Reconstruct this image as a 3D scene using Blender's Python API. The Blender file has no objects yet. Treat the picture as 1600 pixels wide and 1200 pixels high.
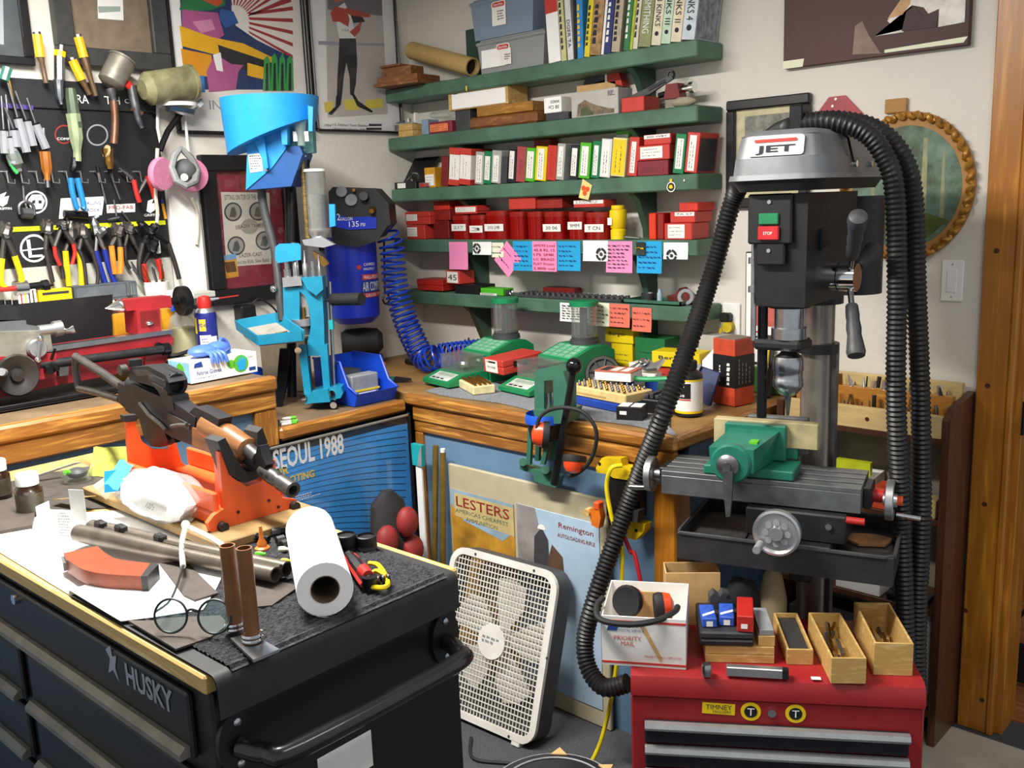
import bpy,math,random
from mathutils import Vector,Matrix
random.seed(7)
S=bpy.context.scene
COL=S.collection
V=Vector
PI=math.pi
# camera
F=1485.76
CAM=V((3.08,-2.709,1.547))
RT=V((0.72967186,0.68278252,-0.03724248)).normalized()
FW=V((-0.67588561,0.71189754,-0.19073683)).normalized()
UP=RT.cross(FW).normalized()
cd=bpy.data.cameras.new('camera');cd.sensor_width=36;cd.lens=F/1600*36;cd.clip_start=0.02
camo=bpy.data.objects.new('camera',cd);COL.objects.link(camo)
camo.matrix_world=Matrix(((RT.x,UP.x,-FW.x,CAM.x),(RT.y,UP.y,-FW.y,CAM.y),(RT.z,UP.z,-FW.z,CAM.z),(0,0,0,1)))
S.camera=camo
# light
S.view_settings.view_transform='Standard';S.view_settings.look='None'
S.view_settings.gamma=1;S.view_settings.exposure=0.0
try:S.view_settings.use_curve_mapping=False
except Exception:pass
w=bpy.data.worlds.new('room_world');S.world=w;w.use_nodes=True
bg=w.node_tree.nodes['Background'];bg.inputs[0].default_value=(0.92,0.96,1.0,1);bg.inputs[1].default_value=0.54
def area(name,loc,sx,sy,power,col=(1,0.96,0.9),rot=(0,0,0)):
 l=bpy.data.lights.new(name,'AREA');l.shape='RECTANGLE';l.size=sx;l.size_y=sy;l.energy=power;l.color=col
 o=bpy.data.objects.new(name,l);COL.objects.link(o);o.location=loc;o.rotation_euler=rot
 return o
area('ceiling_tube_light',(1.25,-1.9,2.40),1.2,0.16,98)
area('ceiling_tube_light',(3.1,-1.55,2.40),0.16,1.2,11)
# helpers
def at(px,py,X=None,Y=None,Z=None):
 r=FW*F+RT*(px-800)-UP*(py-600)
 t=(X-CAM.x)/r.x if X is not None else(Y-CAM.y)/r.y if Y is not None else(Z-CAM.z)/r.z
 return CAM+r*t
def lin(h):
 h=h.lstrip('#');c=[int(h[i:i+2],16)/255 for i in(0,2,4)]
 return tuple(x/12.92 if x<=0.04045 else((x+0.055)/1.055)**2.4 for x in c)+(1,)
MATS={}
def mat(name,hexc,rough=0.5,metal=0.0,nz=0.18,ns=25.0,bump=0.0,bs=None,trans=0.0,alpha=1.0,emit=0.0,stretch=None,hex2=None,coat=0.0):
 if name in MATS:return MATS[name]
 m=bpy.data.materials.new(name);m.use_nodes=True;MATS[name]=m
 nt=m.node_tree;N=nt.nodes;L=nt.links;p=N['Principled BSDF']
 p.inputs['Roughness'].default_value=rough;p.inputs['Metallic'].default_value=metal
 if coat:p.inputs['Coat Weight'].default_value=coat
 if trans:p.inputs['Transmission Weight'].default_value=trans;p.inputs['IOR'].default_value=1.3
 if alpha<1:p.inputs['Alpha'].default_value=alpha
 c=lin(hexc)
 if emit:p.inputs['Emission Color'].default_value=c;p.inputs['Emission Strength'].default_value=emit
 if nz<=0 and not bump and not hex2:p.inputs['Base Color'].default_value=c;return m
 tc=N.new('ShaderNodeTexCoord');mp=N.new('ShaderNodeMapping');L.new(tc.outputs['Object'],mp.inputs[0])
 if stretch:mp.inputs['Scale'].default_value=stretch
 n=N.new('ShaderNodeTexNoise');n.inputs['Scale'].default_value=ns;n.inputs['Detail'].default_value=4;n.inputs['Roughness'].default_value=.6
 L.new(mp.outputs[0],n.inputs['Vector'])
 r=N.new('ShaderNodeValToRGB');L.new(n.outputs['Fac'],r.inputs[0])
 c2=lin(hex2)if hex2 else tuple(min(1,x*(1+nz))for x in c[:3])+(1,)
 c1=c if hex2 else tuple(x*(1-nz)for x in c[:3])+(1,)
 r.color_ramp.elements[0].position=0.32;r.color_ramp.elements[0].color=c1
 r.color_ramp.elements[1].position=0.68;r.color_ramp.elements[1].color=c2
 L.new(r.outputs[0],p.inputs['Base Color'])
 if bump:
  n2=N.new('ShaderNodeTexNoise');n2.inputs['Scale'].default_value=bs or ns*3;n2.inputs['Detail'].default_value=3
  L.new(mp.outputs[0],n2.inputs['Vector'])
  b=N.new('ShaderNodeBump');b.inputs['Strength'].default_value=bump;b.inputs['Distance'].default_value=0.004
  L.new(n2.outputs['Fac'],b.inputs['Height']);L.new(b.outputs[0],p.inputs['Normal'])
 return m
def wood(name,dark,light,stretch=(1,12,12),scale=6,rough=0.4,coat=0.3):
 if name in MATS:return MATS[name]
 m=bpy.data.materials.new(name);m.use_nodes=True;MATS[name]=m
 nt=m.node_tree;N=nt.nodes;L=nt.links;p=N['Principled BSDF'];p.inputs['Roughness'].default_value=rough
 p.inputs['Coat Weight'].default_value=coat;p.inputs['Coat Roughness'].default_value=.3
 tc=N.new('ShaderNodeTexCoord');mp=N.new('ShaderNodeMapping');mp.inputs['Scale'].default_value=stretch
 L.new(tc.outputs['Object'],mp.inputs[0])
 n=N.new('ShaderNodeTexNoise');n.inputs['Scale'].default_value=scale;n.inputs['Detail'].default_value=6;n.inputs['Distortion'].default_value=.6
 L.new(mp.outputs[0],n.inputs['Vector'])
 w2=N.new('ShaderNodeMath');w2.operation='MULTIPLY';w2.inputs[1].default_value=9;L.new(n.outputs['Fac'],w2.inputs[0])
 s=N.new('ShaderNodeMath');s.operation='SINE';L.new(w2.outputs[0],s.inputs[0])
 a=N.new('ShaderNodeMath');a.operation='MULTIPLY_ADD';a.inputs[1].default_value=.35;a.inputs[2].default_value=.55;L.new(s.outputs[0],a.inputs[0])
 r=N.new('ShaderNodeValToRGB');r.color_ramp.elements[0].color=lin(dark);r.color_ramp.elements[1].color=lin(light)
 r.color_ramp.elements[0].position=.1;r.color_ramp.elements[1].position=.75
 L.new(a.outputs[0],r.inputs[0]);L.new(r.outputs[0],p.inputs['Base Color'])
 return m
def pane_mat(name,tint='#ffffff',gloss=0.06,rough=0.03,dens=0.0):
 if name in MATS:return MATS[name]
 m=bpy.data.materials.new(name);m.use_nodes=True;MATS[name]=m
 nt=m.node_tree;N=nt.nodes;L=nt.links;N.remove(N['Principled BSDF']);o=N['Material Output']
 t=N.new('ShaderNodeBsdfTransparent');t.inputs[0].default_value=lin(tint)
 g=N.new('ShaderNodeBsdfGlossy');g.inputs['Roughness'].default_value=rough
 fr=N.new('ShaderNodeLayerWeight');fr.inputs[0].default_value=.25
 ad=N.new('ShaderNodeMath');ad.operation='MULTIPLY_ADD';ad.inputs[1].default_value=.3;ad.inputs[2].default_value=gloss;L.new(fr.outputs['Fresnel'],ad.inputs[0])
 mx=N.new('ShaderNodeMixShader');L.new(ad.outputs[0],mx.inputs[0]);L.new(t.outputs[0],mx.inputs[1]);L.new(g.outputs[0],mx.inputs[2])
 last=mx
 if dens:
  d=N.new('ShaderNodeBsdfDiffuse');d.inputs[0].default_value=lin(tint)
  m2=N.new('ShaderNodeMixShader');m2.inputs[0].default_value=dens;L.new(mx.outputs[0],m2.inputs[1]);L.new(d.outputs[0],m2.inputs[2]);last=m2
 L.new(last.outputs[0],o.inputs[0])
 return m
class B:
 def __init__(s,T=None):s.v=[];s.f=[];s.T=T
 def add(s,vs,fs):
  o=len(s.v)
  s.v+=[(s.T@V(p))if s.T else V(p)for p in vs]
  s.f+=[tuple(i+o for i in f)for f in fs]
  return s
 def box(s,x0,y0,z0,x1,y1,z1,b=0.0,R=None):
  x0,x1=min(x0,x1),max(x0,x1);y0,y1=min(y0,y1),max(y0,y1);z0,z1=min(z0,z1),max(z0,z1)
  b=min(b,(x1-x0)*.45,(y1-y0)*.45,(z1-z0)*.45)
  if b<=0:
   vs=[(x,y,z)for x in(x0,x1)for y in(y0,y1)for z in(z0,z1)]
   fs=[(0,1,3,2),(4,6,7,5),(0,4,5,1),(2,3,7,6),(0,2,6,4),(1,5,7,3)]
  else:
   vs=[];idx={}
   for i,x in enumerate((x0,x1)):
    for j,y in enumerate((y0,y1)):
     for k,z in enumerate((z0,z1)):
      dx,dy,dz=(b if i==0 else-b),(b if j==0 else-b),(b if k==0 else-b)
      idx[i,j,k,0]=len(vs);vs.append((x,y+dy,z+dz))
      idx[i,j,k,1]=len(vs);vs.append((x+dx,y,z+dz))
      idx[i,j,k,2]=len(vs);vs.append((x+dx,y+dy,z))
   I=lambda i,j,k,a:idx[i,j,k,a]
   fs=[]
   q=[(0,0),(1,0),(1,1),(0,1)]
   for t in(0,1):
    f=[I(t,a,c,0)for a,c in q];fs.append(f if t else f[::-1])
    f=[I(a,t,c,1)for a,c in q];fs.append(f[::-1]if t else f)
    f=[I(a,c,t,2)for a,c in q];fs.append(f if t else f[::-1])
   for p in(0,1):
    for r in(0,1):
     f=[I(0,p,r,1),I(1,p,r,1),I(1,p,r,2),I(0,p,r,2)];fs.append(f if p==r else f[::-1])
     f=[I(p,0,r,2),I(p,1,r,2),I(p,1,r,0),I(p,0,r,0)];fs.append(f if p==r else f[::-1])
     f=[I(p,r,0,0),I(p,r,1,0),I(p,r,1,1),I(p,r,0,1)];fs.append(f if p==r else f[::-1])
   for i in(0,1):
    for j in(0,1):
     for k in(0,1):
      f=[I(i,j,k,0),I(i,j,k,1),I(i,j,k,2)];fs.append(f if(i+j+k)%2 else f[::-1])
  if R is not None:
   c=V(((x0+x1)/2,(y0+y1)/2,(z0+z1)/2));vs=[c+R@(V(p)-c)for p in vs]
  return s.add(vs,fs)
 def cbox(s,c,d,b=0.0,R=None):
  return s.box(c[0]-d[0]/2,c[1]-d[1]/2,c[2]-d[2]/2,c[0]+d[0]/2,c[1]+d[1]/2,c[2]+d[2]/2,b,R)
 def cyl(s,p,q,r,r2=None,n=16,cap=True):
  p,q=V(p),V(q);r2=r if r2 is None else r2
  d=(q-p).normalized();u=d.orthogonal().normalized();w=d.cross(u)
  vs=[];fs=[]
  for c,rr in((p,r),(q,r2)):
   for i in range(n):
    a=2*PI*i/n;vs.append(c+(u*math.cos(a)+w*math.sin(a))*rr)
  for i in range(n):fs.append((i,(i+1)%n,n+(i+1)%n,n+i))
  if cap:fs.append(tuple(range(n))[::-1]);fs.append(tuple(range(n,2*n)))
  return s.add(vs,fs)
 def lathe(s,prof,o=(0,0,0),d=(0,0,1),n=20,cap=True,squash=None):
  o=V(o);d=V(d).normalized();u=(V((1,0,0))if abs(d.z)>.9 else V((0,0,1)).cross(d)).normalized();u=(u-d*u.dot(d)).normalized();w=d.cross(u)
  vs=[];fs=[];k=len(prof);sq=squash or(1,1)
  for r,t in prof:
   for i in range(n):
    a=2*PI*i/n;vs.append(o+d*t+(u*math.cos(a)*sq[0]+w*math.sin(a)*sq[1])*max(r,1e-5))
  for j in range(k-1):
   for i in range(n):fs.append((j*n+i,j*n+(i+1)%n,(j+1)*n+(i+1)%n,(j+1)*n+i))
  if cap:
   if prof[0][0]>1e-4:fs.append(tuple(range(n))[::-1])
   if prof[-1][0]>1e-4:fs.append(tuple(range((k-1)*n,k*n)))
  return s.add(vs,fs)
 def tube(s,pts,r,n=8,closed=False,cap=True,sm=0):
  pts=[V(p)for p in pts]
  if sm:pts=spline(pts,sm,closed)
  k=len(pts);rs=r if isinstance(r,(list,tuple))else[r]*k
  if len(rs)!=k:rs=[rs[min(len(rs)-1,int(i/max(1,k-1)*(len(rs)-1)+.5))]for i in range(k)]
  vs=[];fs=[];u=None
  for i,p in enumerate(pts):
   if closed:t=pts[(i+1)%k]-pts[i-1]
   else:t=pts[min(i+1,k-1)]-pts[max(i-1,0)]
   t=t.normalized()if t.length>1e-9 else V((0,0,1))
   u=t.orthogonal().normalized()if u is None else(u-t*u.dot(t)).normalized()
   w=t.cross(u)
   for j in range(n):
    a=2*PI*j/n;vs.append(p+(u*math.cos(a)+w*math.sin(a))*rs[i])
  for i in range(k if closed else k-1):
   for j in range(n):
    i2=(i+1)%k;fs.append((i*n+j,i*n+(j+1)%n,i2*n+(j+1)%n,i2*n+j))
  if cap and not closed:fs.append(tuple(range(n))[::-1]);fs.append(tuple(range((k-1)*n,k*n)))
  return s.add(vs,fs)
 def prism(s,pts,o,u,v,w):
  o,u,v,w=V(o),V(u),V(v),V(w);n=len(pts)
  base=[o+u*a+v*b for a,b in pts]
  ar=sum(pts[i][0]*pts[(i+1)%n][1]-pts[(i+1)%n][0]*pts[i][1]for i in range(n))
  if(ar>0)==(u.cross(v).dot(w)>0):pass
  else:base=base[::-1]
  vs=base+[p+w for p in base]
  fs=[tuple(range(n))[::-1],tuple(range(n,2*n))]+[(i,(i+1)%n,n+(i+1)%n,n+i)for i in range(n)]
  return s.add(vs,fs)
 def hull4(s,a,b):
  return s.add(list(a)+list(b),[(3,2,1,0),(4,5,6,7),(0,1,5,4),(1,2,6,5),(2,3,7,6),(3,0,4,7)])
 def sphere(s,c,r,n=14,m=9):
  c=V(c);r=(r,r,r)if not isinstance(r,(tuple,list))else r
  vs=[c+V((0,0,-r[2]))];fs=[]
  for j in range(1,m):
   t=PI*j/m-PI/2
   for i in range(n):
    a=2*PI*i/n;vs.append(c+V((r[0]*math.cos(t)*math.cos(a),r[1]*math.cos(t)*math.sin(a),r[2]*math.sin(t))))
  vs.append(c+V((0,0,r[2])));e=len(vs)-1
  for i in range(n):
   fs.append((0,1+(i+1)%n,1+i));fs.append((e,e-n+i,e-n+(i+1)%n))
  for j in range(m-2):
   for i in range(n):fs.append((1+j*n+i,1+j*n+(i+1)%n,1+(j+1)*n+(i+1)%n,1+(j+1)*n+i))
  return s.add(vs,fs)
 def torus(s,c,d,R,r,n=24,m=8):
  d=V(d).normalized();u=d.orthogonal().normalized();w=d.cross(u);c=V(c)
  return s.tube([c+(u*math.cos(2*PI*i/n)+w*math.sin(2*PI*i/n))*R for i in range(n)],r,m,closed=True)
 def sheet(s,g,t=0.0):
  a,b=len(g),len(g[0]);vs=[V(p)for r in g for p in r];fs=[(i*b+j,(i+1)*b+j,(i+1)*b+j+1,i*b+j+1)for i in range(a-1)for j in range(b-1)]
  return s.add(vs,fs)
 def mesh(s,name):
  me=bpy.data.meshes.new(name);me.from_pydata([tuple(p)for p in s.v],[],[list(f)for f in s.f])
  me.polygons.foreach_set('use_smooth',[True]*len(me.polygons));me.set_sharp_from_angle(angle=math.radians(38))
  me.update();return me
 def obj(s,name,m,parent=None):
  me=s.mesh(name);me.materials.append(m)
  o=bpy.data.objects.new(name,me);COL.objects.link(o)
  if parent:o.parent=parent
  return o
def spline(pts,k=6,closed=False):
 pts=[V(p)for p in pts];n=len(pts);out=[]
 for i in range(n if closed else n-1):
  p0,p1,p2,p3=(pts[(i+d)%n]for d in(-1,0,1,2))if closed else(pts[max(i-1,0)],pts[i],pts[i+1],pts[min(i+2,n-1)])
  for j in range(k):
   t=j/k
   out.append(.5*((2*p1)+(p2-p0)*t+(2*p0-5*p1+4*p2-p3)*t*t+(3*p1-p0-3*p2+p3)*t**3))
 if not closed:out.append(pts[-1])
 return out
def circ(r,n=20,a0=0,a1=2*PI,c=(0,0),ry=None):
 ry=r if ry is None else ry;full=abs(a1-a0-2*PI)<1e-6
 return[(c[0]+r*math.cos(a0+(a1-a0)*i/(n if full else n-1)),c[1]+ry*math.sin(a0+(a1-a0)*i/(n if full else n-1)))for i in range(n)]
def rrect(x0,y0,x1,y1,r,k=5):
 return circ(r,k,-PI/2,0,(x1-r,y0+r))+circ(r,k,0,PI/2,(x1-r,y1-r))+circ(r,k,PI/2,PI,(x0+r,y1-r))+circ(r,k,PI,1.5*PI,(x0+r,y0+r))
def tag(o,label,cat,group=None):
 o['label']=label;o['category']=cat
 if group:o['group']=group
 return o
def thing(name,label,cat,loc=(0,0,0),rz=0.0,group=None,M=None):
 o=bpy.data.objects.new(name,None);COL.objects.link(o);o.empty_display_size=.03
 if M is not None:o.matrix_world=M
 else:o.location=loc;o.rotation_euler=(0,0,rz)
 return tag(o,label,cat,group)
def one(name,b,m,label,cat,group=None):
 return tag(b.obj(name,m),label,cat,group)
def struct(name,b,m,parent=None):
 o=b.obj(name,m,parent)
 if not parent:o['kind']='structure'
 return o
TXT={}
def txt(par,s,o,u,v,wd,ht,m,lift=0.0006,name='lettering',bold=0.0):
 if s not in TXT:
  cu=bpy.data.curves.new('t','FONT');cu.body=s;cu.align_x='CENTER';cu.resolution_u=2;cu.offset=bold
  ob=bpy.data.objects.new('t',cu);me=bpy.data.meshes.new_from_object(ob)
  TXT[s]=([tuple(p.co)for p in me.vertices],[tuple(p.vertices)for p in me.polygons])
  bpy.data.objects.remove(ob);bpy.data.meshes.remove(me);bpy.data.curves.remove(cu)
 vs,fs=TXT[s]
 if not vs:return None
 x0,x1=min(p[0]for p in vs),max(p[0]for p in vs);y0,y1=min(p[1]for p in vs),max(p[1]for p in vs)
 u,v=V(u).normalized(),V(v).normalized();nrm=u.cross(v);o=V(o)
 pts=[o+u*(((p[0]-x0)/(x1-x0)-.5)*wd)+v*(((p[1]-y0)/(y1-y0)-.5)*ht)+nrm*lift for p in vs]
 return B().add(pts,fs).obj(name,m,par)
def quad(par,name,o,u,v,wd,ht,m,th=0.0004,lift=0.0):
 u,v=V(u).normalized(),V(v).normalized();n=u.cross(v)
 return B().prism([(-wd/2,-ht/2),(wd/2,-ht/2),(wd/2,ht/2),(-wd/2,ht/2)],V(o)+n*lift,u,v,n*th).obj(name,m,par)
def scribble(b,o,u,v,wd,ht,rows,n,rnd,th=0.0012):
 u,v=V(u).normalized(),V(v).normalized();nn=u.cross(v)*.0005;o=V(o)
 for i in range(rows):
  y=ht/2-(i+.5)*ht/rows;x=-wd/2;end=wd/2*rnd.uniform(.3,1)
  while x<end:
   l=wd/n*rnd.uniform(.5,1.1)
   b.prism([(x,y),(x+l,y+rnd.uniform(-.3,.3)*ht/rows*.5),(x+l,y+th),(x,y+th*1.3)],o+nn*.6,u,v,nn*.4)
   x+=l+wd/n*.35
 return b
def copy_tree(o,parent=None):
 c=o.copy();COL.objects.link(c)
 if parent:c.parent=parent
 for ch in list(o.children):copy_tree(ch,c)
 return c
def Rz(a):return Matrix.Rotation(a,3,'Z')
def frameM(o,x,y,z):return Matrix(((x[0],y[0],z[0],o[0]),(x[1],y[1],z[1],o[1]),(x[2],y[2],z[2],o[2]),(0,0,0,1)))
# materials
WHT=mat('white_paint','#f2f1ec',.5,nz=.03);PAPER=mat('paper_white','#f7f7f5',.8,nz=.02)
BLK=mat('black_plastic','#161618',.45,nz=.2);BLKM=mat('black_metal','#1b1c1f',.38,.55,nz=.2)
RUB=mat('black_rubber','#1c1c1d',.7,nz=.2);DKG=mat('dark_grey','#3b3d40',.55);GRY=mat('grey_plastic','#8b8f92',.5)
STL=mat('steel','#b9bbbd',.28,1.0,nz=.12);DST=mat('dull_steel','#77777a',.42,.9,nz=.25,ns=40);CHR=mat('chrome','#e2e4e6',.1,1.0,nz=.03)
ALU=mat('aluminium','#c9cbcd',.35,.9,nz=.06);BRS=mat('brass','#b58a45',.3,1.0,nz=.15);GUN=mat('gunmetal','#3a3a3c',.42,.7,nz=.3,ns=30)
RED=mat('red_plastic','#b02620',.4,nz=.12);REDB=mat('red_box_card','#c03a2e',.55,nz=.1);DRED=mat('dark_red','#741a1a',.45)
ORG=mat('orange_plastic','#e2551f',.45,nz=.08);YEL=mat('yellow_plastic','#f0cd12',.45,nz=.06);BLU=mat('blue_plastic','#1647c4',.4,nz=.08)
GRN=mat('green_plastic','#12884f',.42,nz=.08);LIME=mat('lime_plastic','#5cb92c',.45,nz=.08);TEAL=mat('teal_paint','#1ba3a8',.4,nz=.1)
PINK=mat('pink_paper','#f58fc0',.8,nz=.03);SKY=mat('sky_paper','#1fa0d8',.8,nz=.03);SALM=mat('salmon_paper','#f0745f',.8,nz=.03);CREAM=mat('cream_paper','#e9ebcf',.8,nz=.03)
INK=mat('ink','#2a2a33',.8,nz=0);INKR=mat('ink_red','#9c2222',.8,nz=0);INKW=mat('ink_white','#f4f4f2',.7,nz=0);INKY=mat('ink_yellow','#efc61a',.7,nz=0);INKB=mat('ink_blue','#1b3f8f',.7,nz=0)
LAB=mat('label_white','#eeece6',.7,nz=.04);CARD=mat('cardboard','#c9a56e',.8,nz=.1);TAN=mat('tan_wood','#d2b67c',.65,nz=.12,ns=12,stretch=(1,6,6))
OAK=wood('oak_varnished','#7a4512','#dda04a',(14,1.2,14),5);OAKX=wood('oak_varnished_x','#7a4512','#dda04a',(1.2,14,14),5);OAKZ=wood('oak_varnished_z','#7a4512','#dda04a',(14,14,1.2),5)
PINE=wood('pine_casing','#9c5e14','#cf8f30',(12,12,.9),4,.35);WAL=wood('dark_walnut','#3d2013','#6a3d22',(10,10,1),5,.45)
WBOX=wood('box_wood','#b8904a','#e2c486',(2,9,9),8,.6,0);RWD=wood('reddish_wood','#6b3d1e','#a8713d',(2,10,10),6,.5,.1);CHW=wood('chestnut_wood','#6b3410','#ad6a2c',(2,9,9),7,.35,.4)
CLR=pane_mat('clear_plastic','#f6f8f7',.04,.05,.05);GLS=pane_mat('glass','#fdfdfd',.018,.04);SMK=pane_mat('smoke_plastic','#c9ccd0',.06,.08,.3)
# the setting
WALLM=mat('wall_paint','#dcd8ce',.75,nz=.03,ns=3,bump=.35,bs=60)
WALLL=WALLM
CARP=mat('grey_carpet','#484b4e',.95,nz=.35,ns=180,bump=.5,bs=500)
struct('floor',B().box(-.1,-4.0,-.06,4.2,.12,0),CARP)
struct('floor_tile_strip',B().box(2.2,-.30,0,3.4,-.045,.004),mat('pale_tile','#b9b3a5',.4,nz=.12,ns=9))
struct('floor_hall',B().box(1.2,.1,0,3.4,1.2,.006),wood('hall_floor_wood','#8a4a26','#c58a58',(1.4,10,10),4,.25))
struct('wall_left',B().box(-.1,-4.0,0,0,.1,2.5),WALLL)
struct('wall_back',B().box(0,0,0,2.345,.1,2.5),WALLM)
struct('wall_hall',B().box(1.2,1.2,0,3.6,1.25,2.5),mat('hall_unlit','#2b2522',.8))  # hall wall coloured near black to stand for the unlit room
struct('ceiling',B().box(-.1,-4.0,2.5,4.2,.1,2.55),mat('ceiling_white','#e9e8e4',.9,nz=.02))
kn=mat('pine_knot','#4a2409',.5)
t1=struct('trim_1',B().box(2.257,-.02,0,2.335,0,2.45,.003),PINE)
B().box(2.335,-.026,0,2.352,0,2.45,.004).obj('casing_bead',PINE,t1)
B().box(2.345,-.0,0,2.372,.12,2.45,.002).obj('jamb_board',PINE,t1)
for px,py in((1543,603),(1538,788),(1508,954),(1534,1094),(1557,392)):
 p=at(px,py,Y=-.021);B().cyl((p.x,-.0206,p.z),(p.x,-.0195,p.z),.007,n=10).obj('knot',kn,t1)
hz=at(1592,650,Y=.02)
t=thing('door_hinge','dark green hinge leaf on the pine door jamb','hinge',(2.372,.03,hz.z))
B().box(0,-.035,-.045,.003,.035,.045,.002).obj('hinge_leaf',mat('dark_green_metal','#26382c',.4,.6),t)
B().cyl((.004,-.035,-.045),(.004,-.035,.045),.005,n=8).obj('hinge_pin',BLKM,t)
t=thing('lattice_gate','dark lattice gate beyond the doorway at right edge','gate',(2.02,.32,0))
b=B()
b.box(-.02,-.012,0.02,0,.012,.95,.002).box(.5,-.012,.02,.52,.012,.95,.002).box(0,-.012,.93,.5,.012,.95).box(0,-.012,.02,.5,.012,.14)
b.obj('gate_frame',BLK,t)
for i in range(-3,8):
 for sgn in(1,-1):
  p0=V((.0625*i*2,0,.14));
  x0,x1=(.125*i,.125*i+.42);z0,z1=.14,.93
  if sgn<0:x0,x1=x1,x0
  ta=max(0,min(((0-x0)/(x1-x0)),((.5-x0)/(x1-x0))));tb=min(1,max(((0-x0)/(x1-x0)),((.5-x0)/(x1-x0))))
  if tb-ta<.04:continue
  f=lambda k:V((x0+(x1-x0)*k,.004*sgn,z0+(z1-z0)*k))
  B().cyl(f(ta),f(tb),.006,n=6).obj('lattice_slat',BLK,t)
  # fixtures on the ceiling (out of frame)
for k,(x,y,lx,ly)in enumerate(((1.25,-1.9,1.3,.2),(3.1,-1.55,.2,1.3))):
 t=thing('ceiling_light',('long ceiling light over the black tool cart','long ceiling light over the walkway by the door')[k],'ceiling light',(x,y,2.5))
 B().box(-lx/2,-ly/2,-.06,lx/2,ly/2,0,.008).obj('housing',WHT,t)
 # benches
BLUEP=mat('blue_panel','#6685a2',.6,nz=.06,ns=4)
TOPD=mat('worn_bench_top','#6d5a42',.6,nz=.3,ns=8)
t=thing('lathe_bench','tall oak trimmed workbench with blue panel carrying the red lathe','workbench',(0,0,0))
B().box(0.004,-2.75,1.022,.665,-1.19,1.058,.003).obj('worktop',TOPD,t)
B().box(.645,-2.75,1.020,.685,-1.185,1.062,.007).obj('edge_trim',OAK,t)
B().box(.645,-2.75,.964,.675,-1.188,1.019,.005).obj('face_rail',OAK,t)
B().box(.645,-1.262,.0,.672,-1.188,.963,.004).obj('stile',OAKZ,t)
B().box(.60,-2.75,0,.652,-1.262,.964).obj('front_panel',BLUEP,t)
B().box(.004,-1.215,0,.644,-1.192,1.021).obj('side_panel',mat('dark_side_panel','#4a4038',.6),t)
t=thing('corner_bench','low oak edged corner bench carrying the blue press','workbench',(0,0,0))
B().box(.004,-1.188,.866,.65,-.694,.898,.002).obj('worktop',TOPD,t)
B().box(.645,-1.186,.862,.678,-.694,.902,.008).obj('edge_trim',OAK,t)
B().box(.44,-1.186,0,.46,-.694,.86).obj('front_panel',BLUEP,t)
t=thing('reloading_desk','oak edged desk with blue front panels under the green shelves','desk',(0,0,0))
DTOP=mat('desk_top_brown','#94703f',.55,nz=.25,ns=7)
B().box(.004,-.665,.884,1.715,-.004,.918,.002).obj('worktop',DTOP,t)
B().box(.66,-.69,.882,1.738,-.662,.92,.008).obj('edge_trim',OAKX,t)
B().box(1.712,-.662,.882,1.738,-.01,.92,.008).obj('edge_trim',OAK,t)
B().box(.682,-.678,.828,1.728,-.655,.881,.006).obj('face_rail',OAKX,t)
B().box(.682,-.672,.79,1.728,-.655,.827,.004).obj('face_rail',OAKX,t)
B().box(.684,-.672,0,.722,-.655,.789,.003).obj('stile',OAKZ,t)
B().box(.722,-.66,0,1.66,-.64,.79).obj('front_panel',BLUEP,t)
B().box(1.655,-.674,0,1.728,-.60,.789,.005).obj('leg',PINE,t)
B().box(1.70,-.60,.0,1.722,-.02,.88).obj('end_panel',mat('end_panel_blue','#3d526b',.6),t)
pts=[(.70,-.02)]
for i in range(13):
 x=.70+i*.085;pts.append((x,-.625-.018*math.sin(i*1.1)-(.02 if i>2 else 0)*min(1,(i-2)/3)))
pts.append((1.66,-.60));pts.append((1.50,-.36));pts.append((1.42,-.02))
one('carpet_mat',B().prism(pts,(0,0,.92),(1,0,0),(0,1,0),(0,0,.005)),mat('grey_felt','#80848a',.95,nz=.3,ns=150,bump=.3),'grey carpet offcut lying under the green powder dispensers','mat')
# green shelves
GSH=mat('green_shelf_paint','#4b6d5b',.5,nz=.28,ns=9);GBR=mat('green_paint_shaded','#2f4a3c',.55,nz=.15)  # brackets take the shelf green darkened, their shadow put into the colour
SHZ=[1.995,1.806,1.603,1.401,1.191]
SL,SR,SF=.006,1.462,-.147
nmz=['topmost of the five green shelves, carrying books','second green shelf from the top, carrying wooden blocks','middle green shelf holding the row of die boxes','fourth green shelf, hung with a row of sticky notes','lowest green shelf above the green dispensers']
for i,z in enumerate(SHZ):
 t=thing('wall_shelf',nmz[i],'shelf',(0,0,0),group='green wall shelves')
 B().box(SL,SF,z-.05,SR,-.002,z,.004).obj('board',GSH,t)
 for bx in(.385,1.19):
  lo=SHZ[i+1]+.002 if i<4 else z-.22
  B().prism([(-.002,z-.051),(-.135,z-.051),(-.10,z-.075-.0*i),(-.055,lo+.03)if i<4 else(-.03,lo),(-.052,lo)if i<4 else(-.02,lo),(-.002,lo)],(bx,0,0),(0,1,0),(0,0,1),(.022,0,0)).obj('bracket',GBR,t)
t=one('shelf_upright',B().box(.36,-.03,SHZ[0]+.002,.45,-.002,SHZ[0]+.19,.003),GBR,'green upright board standing on the top shelf behind plastic bins','board')
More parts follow.
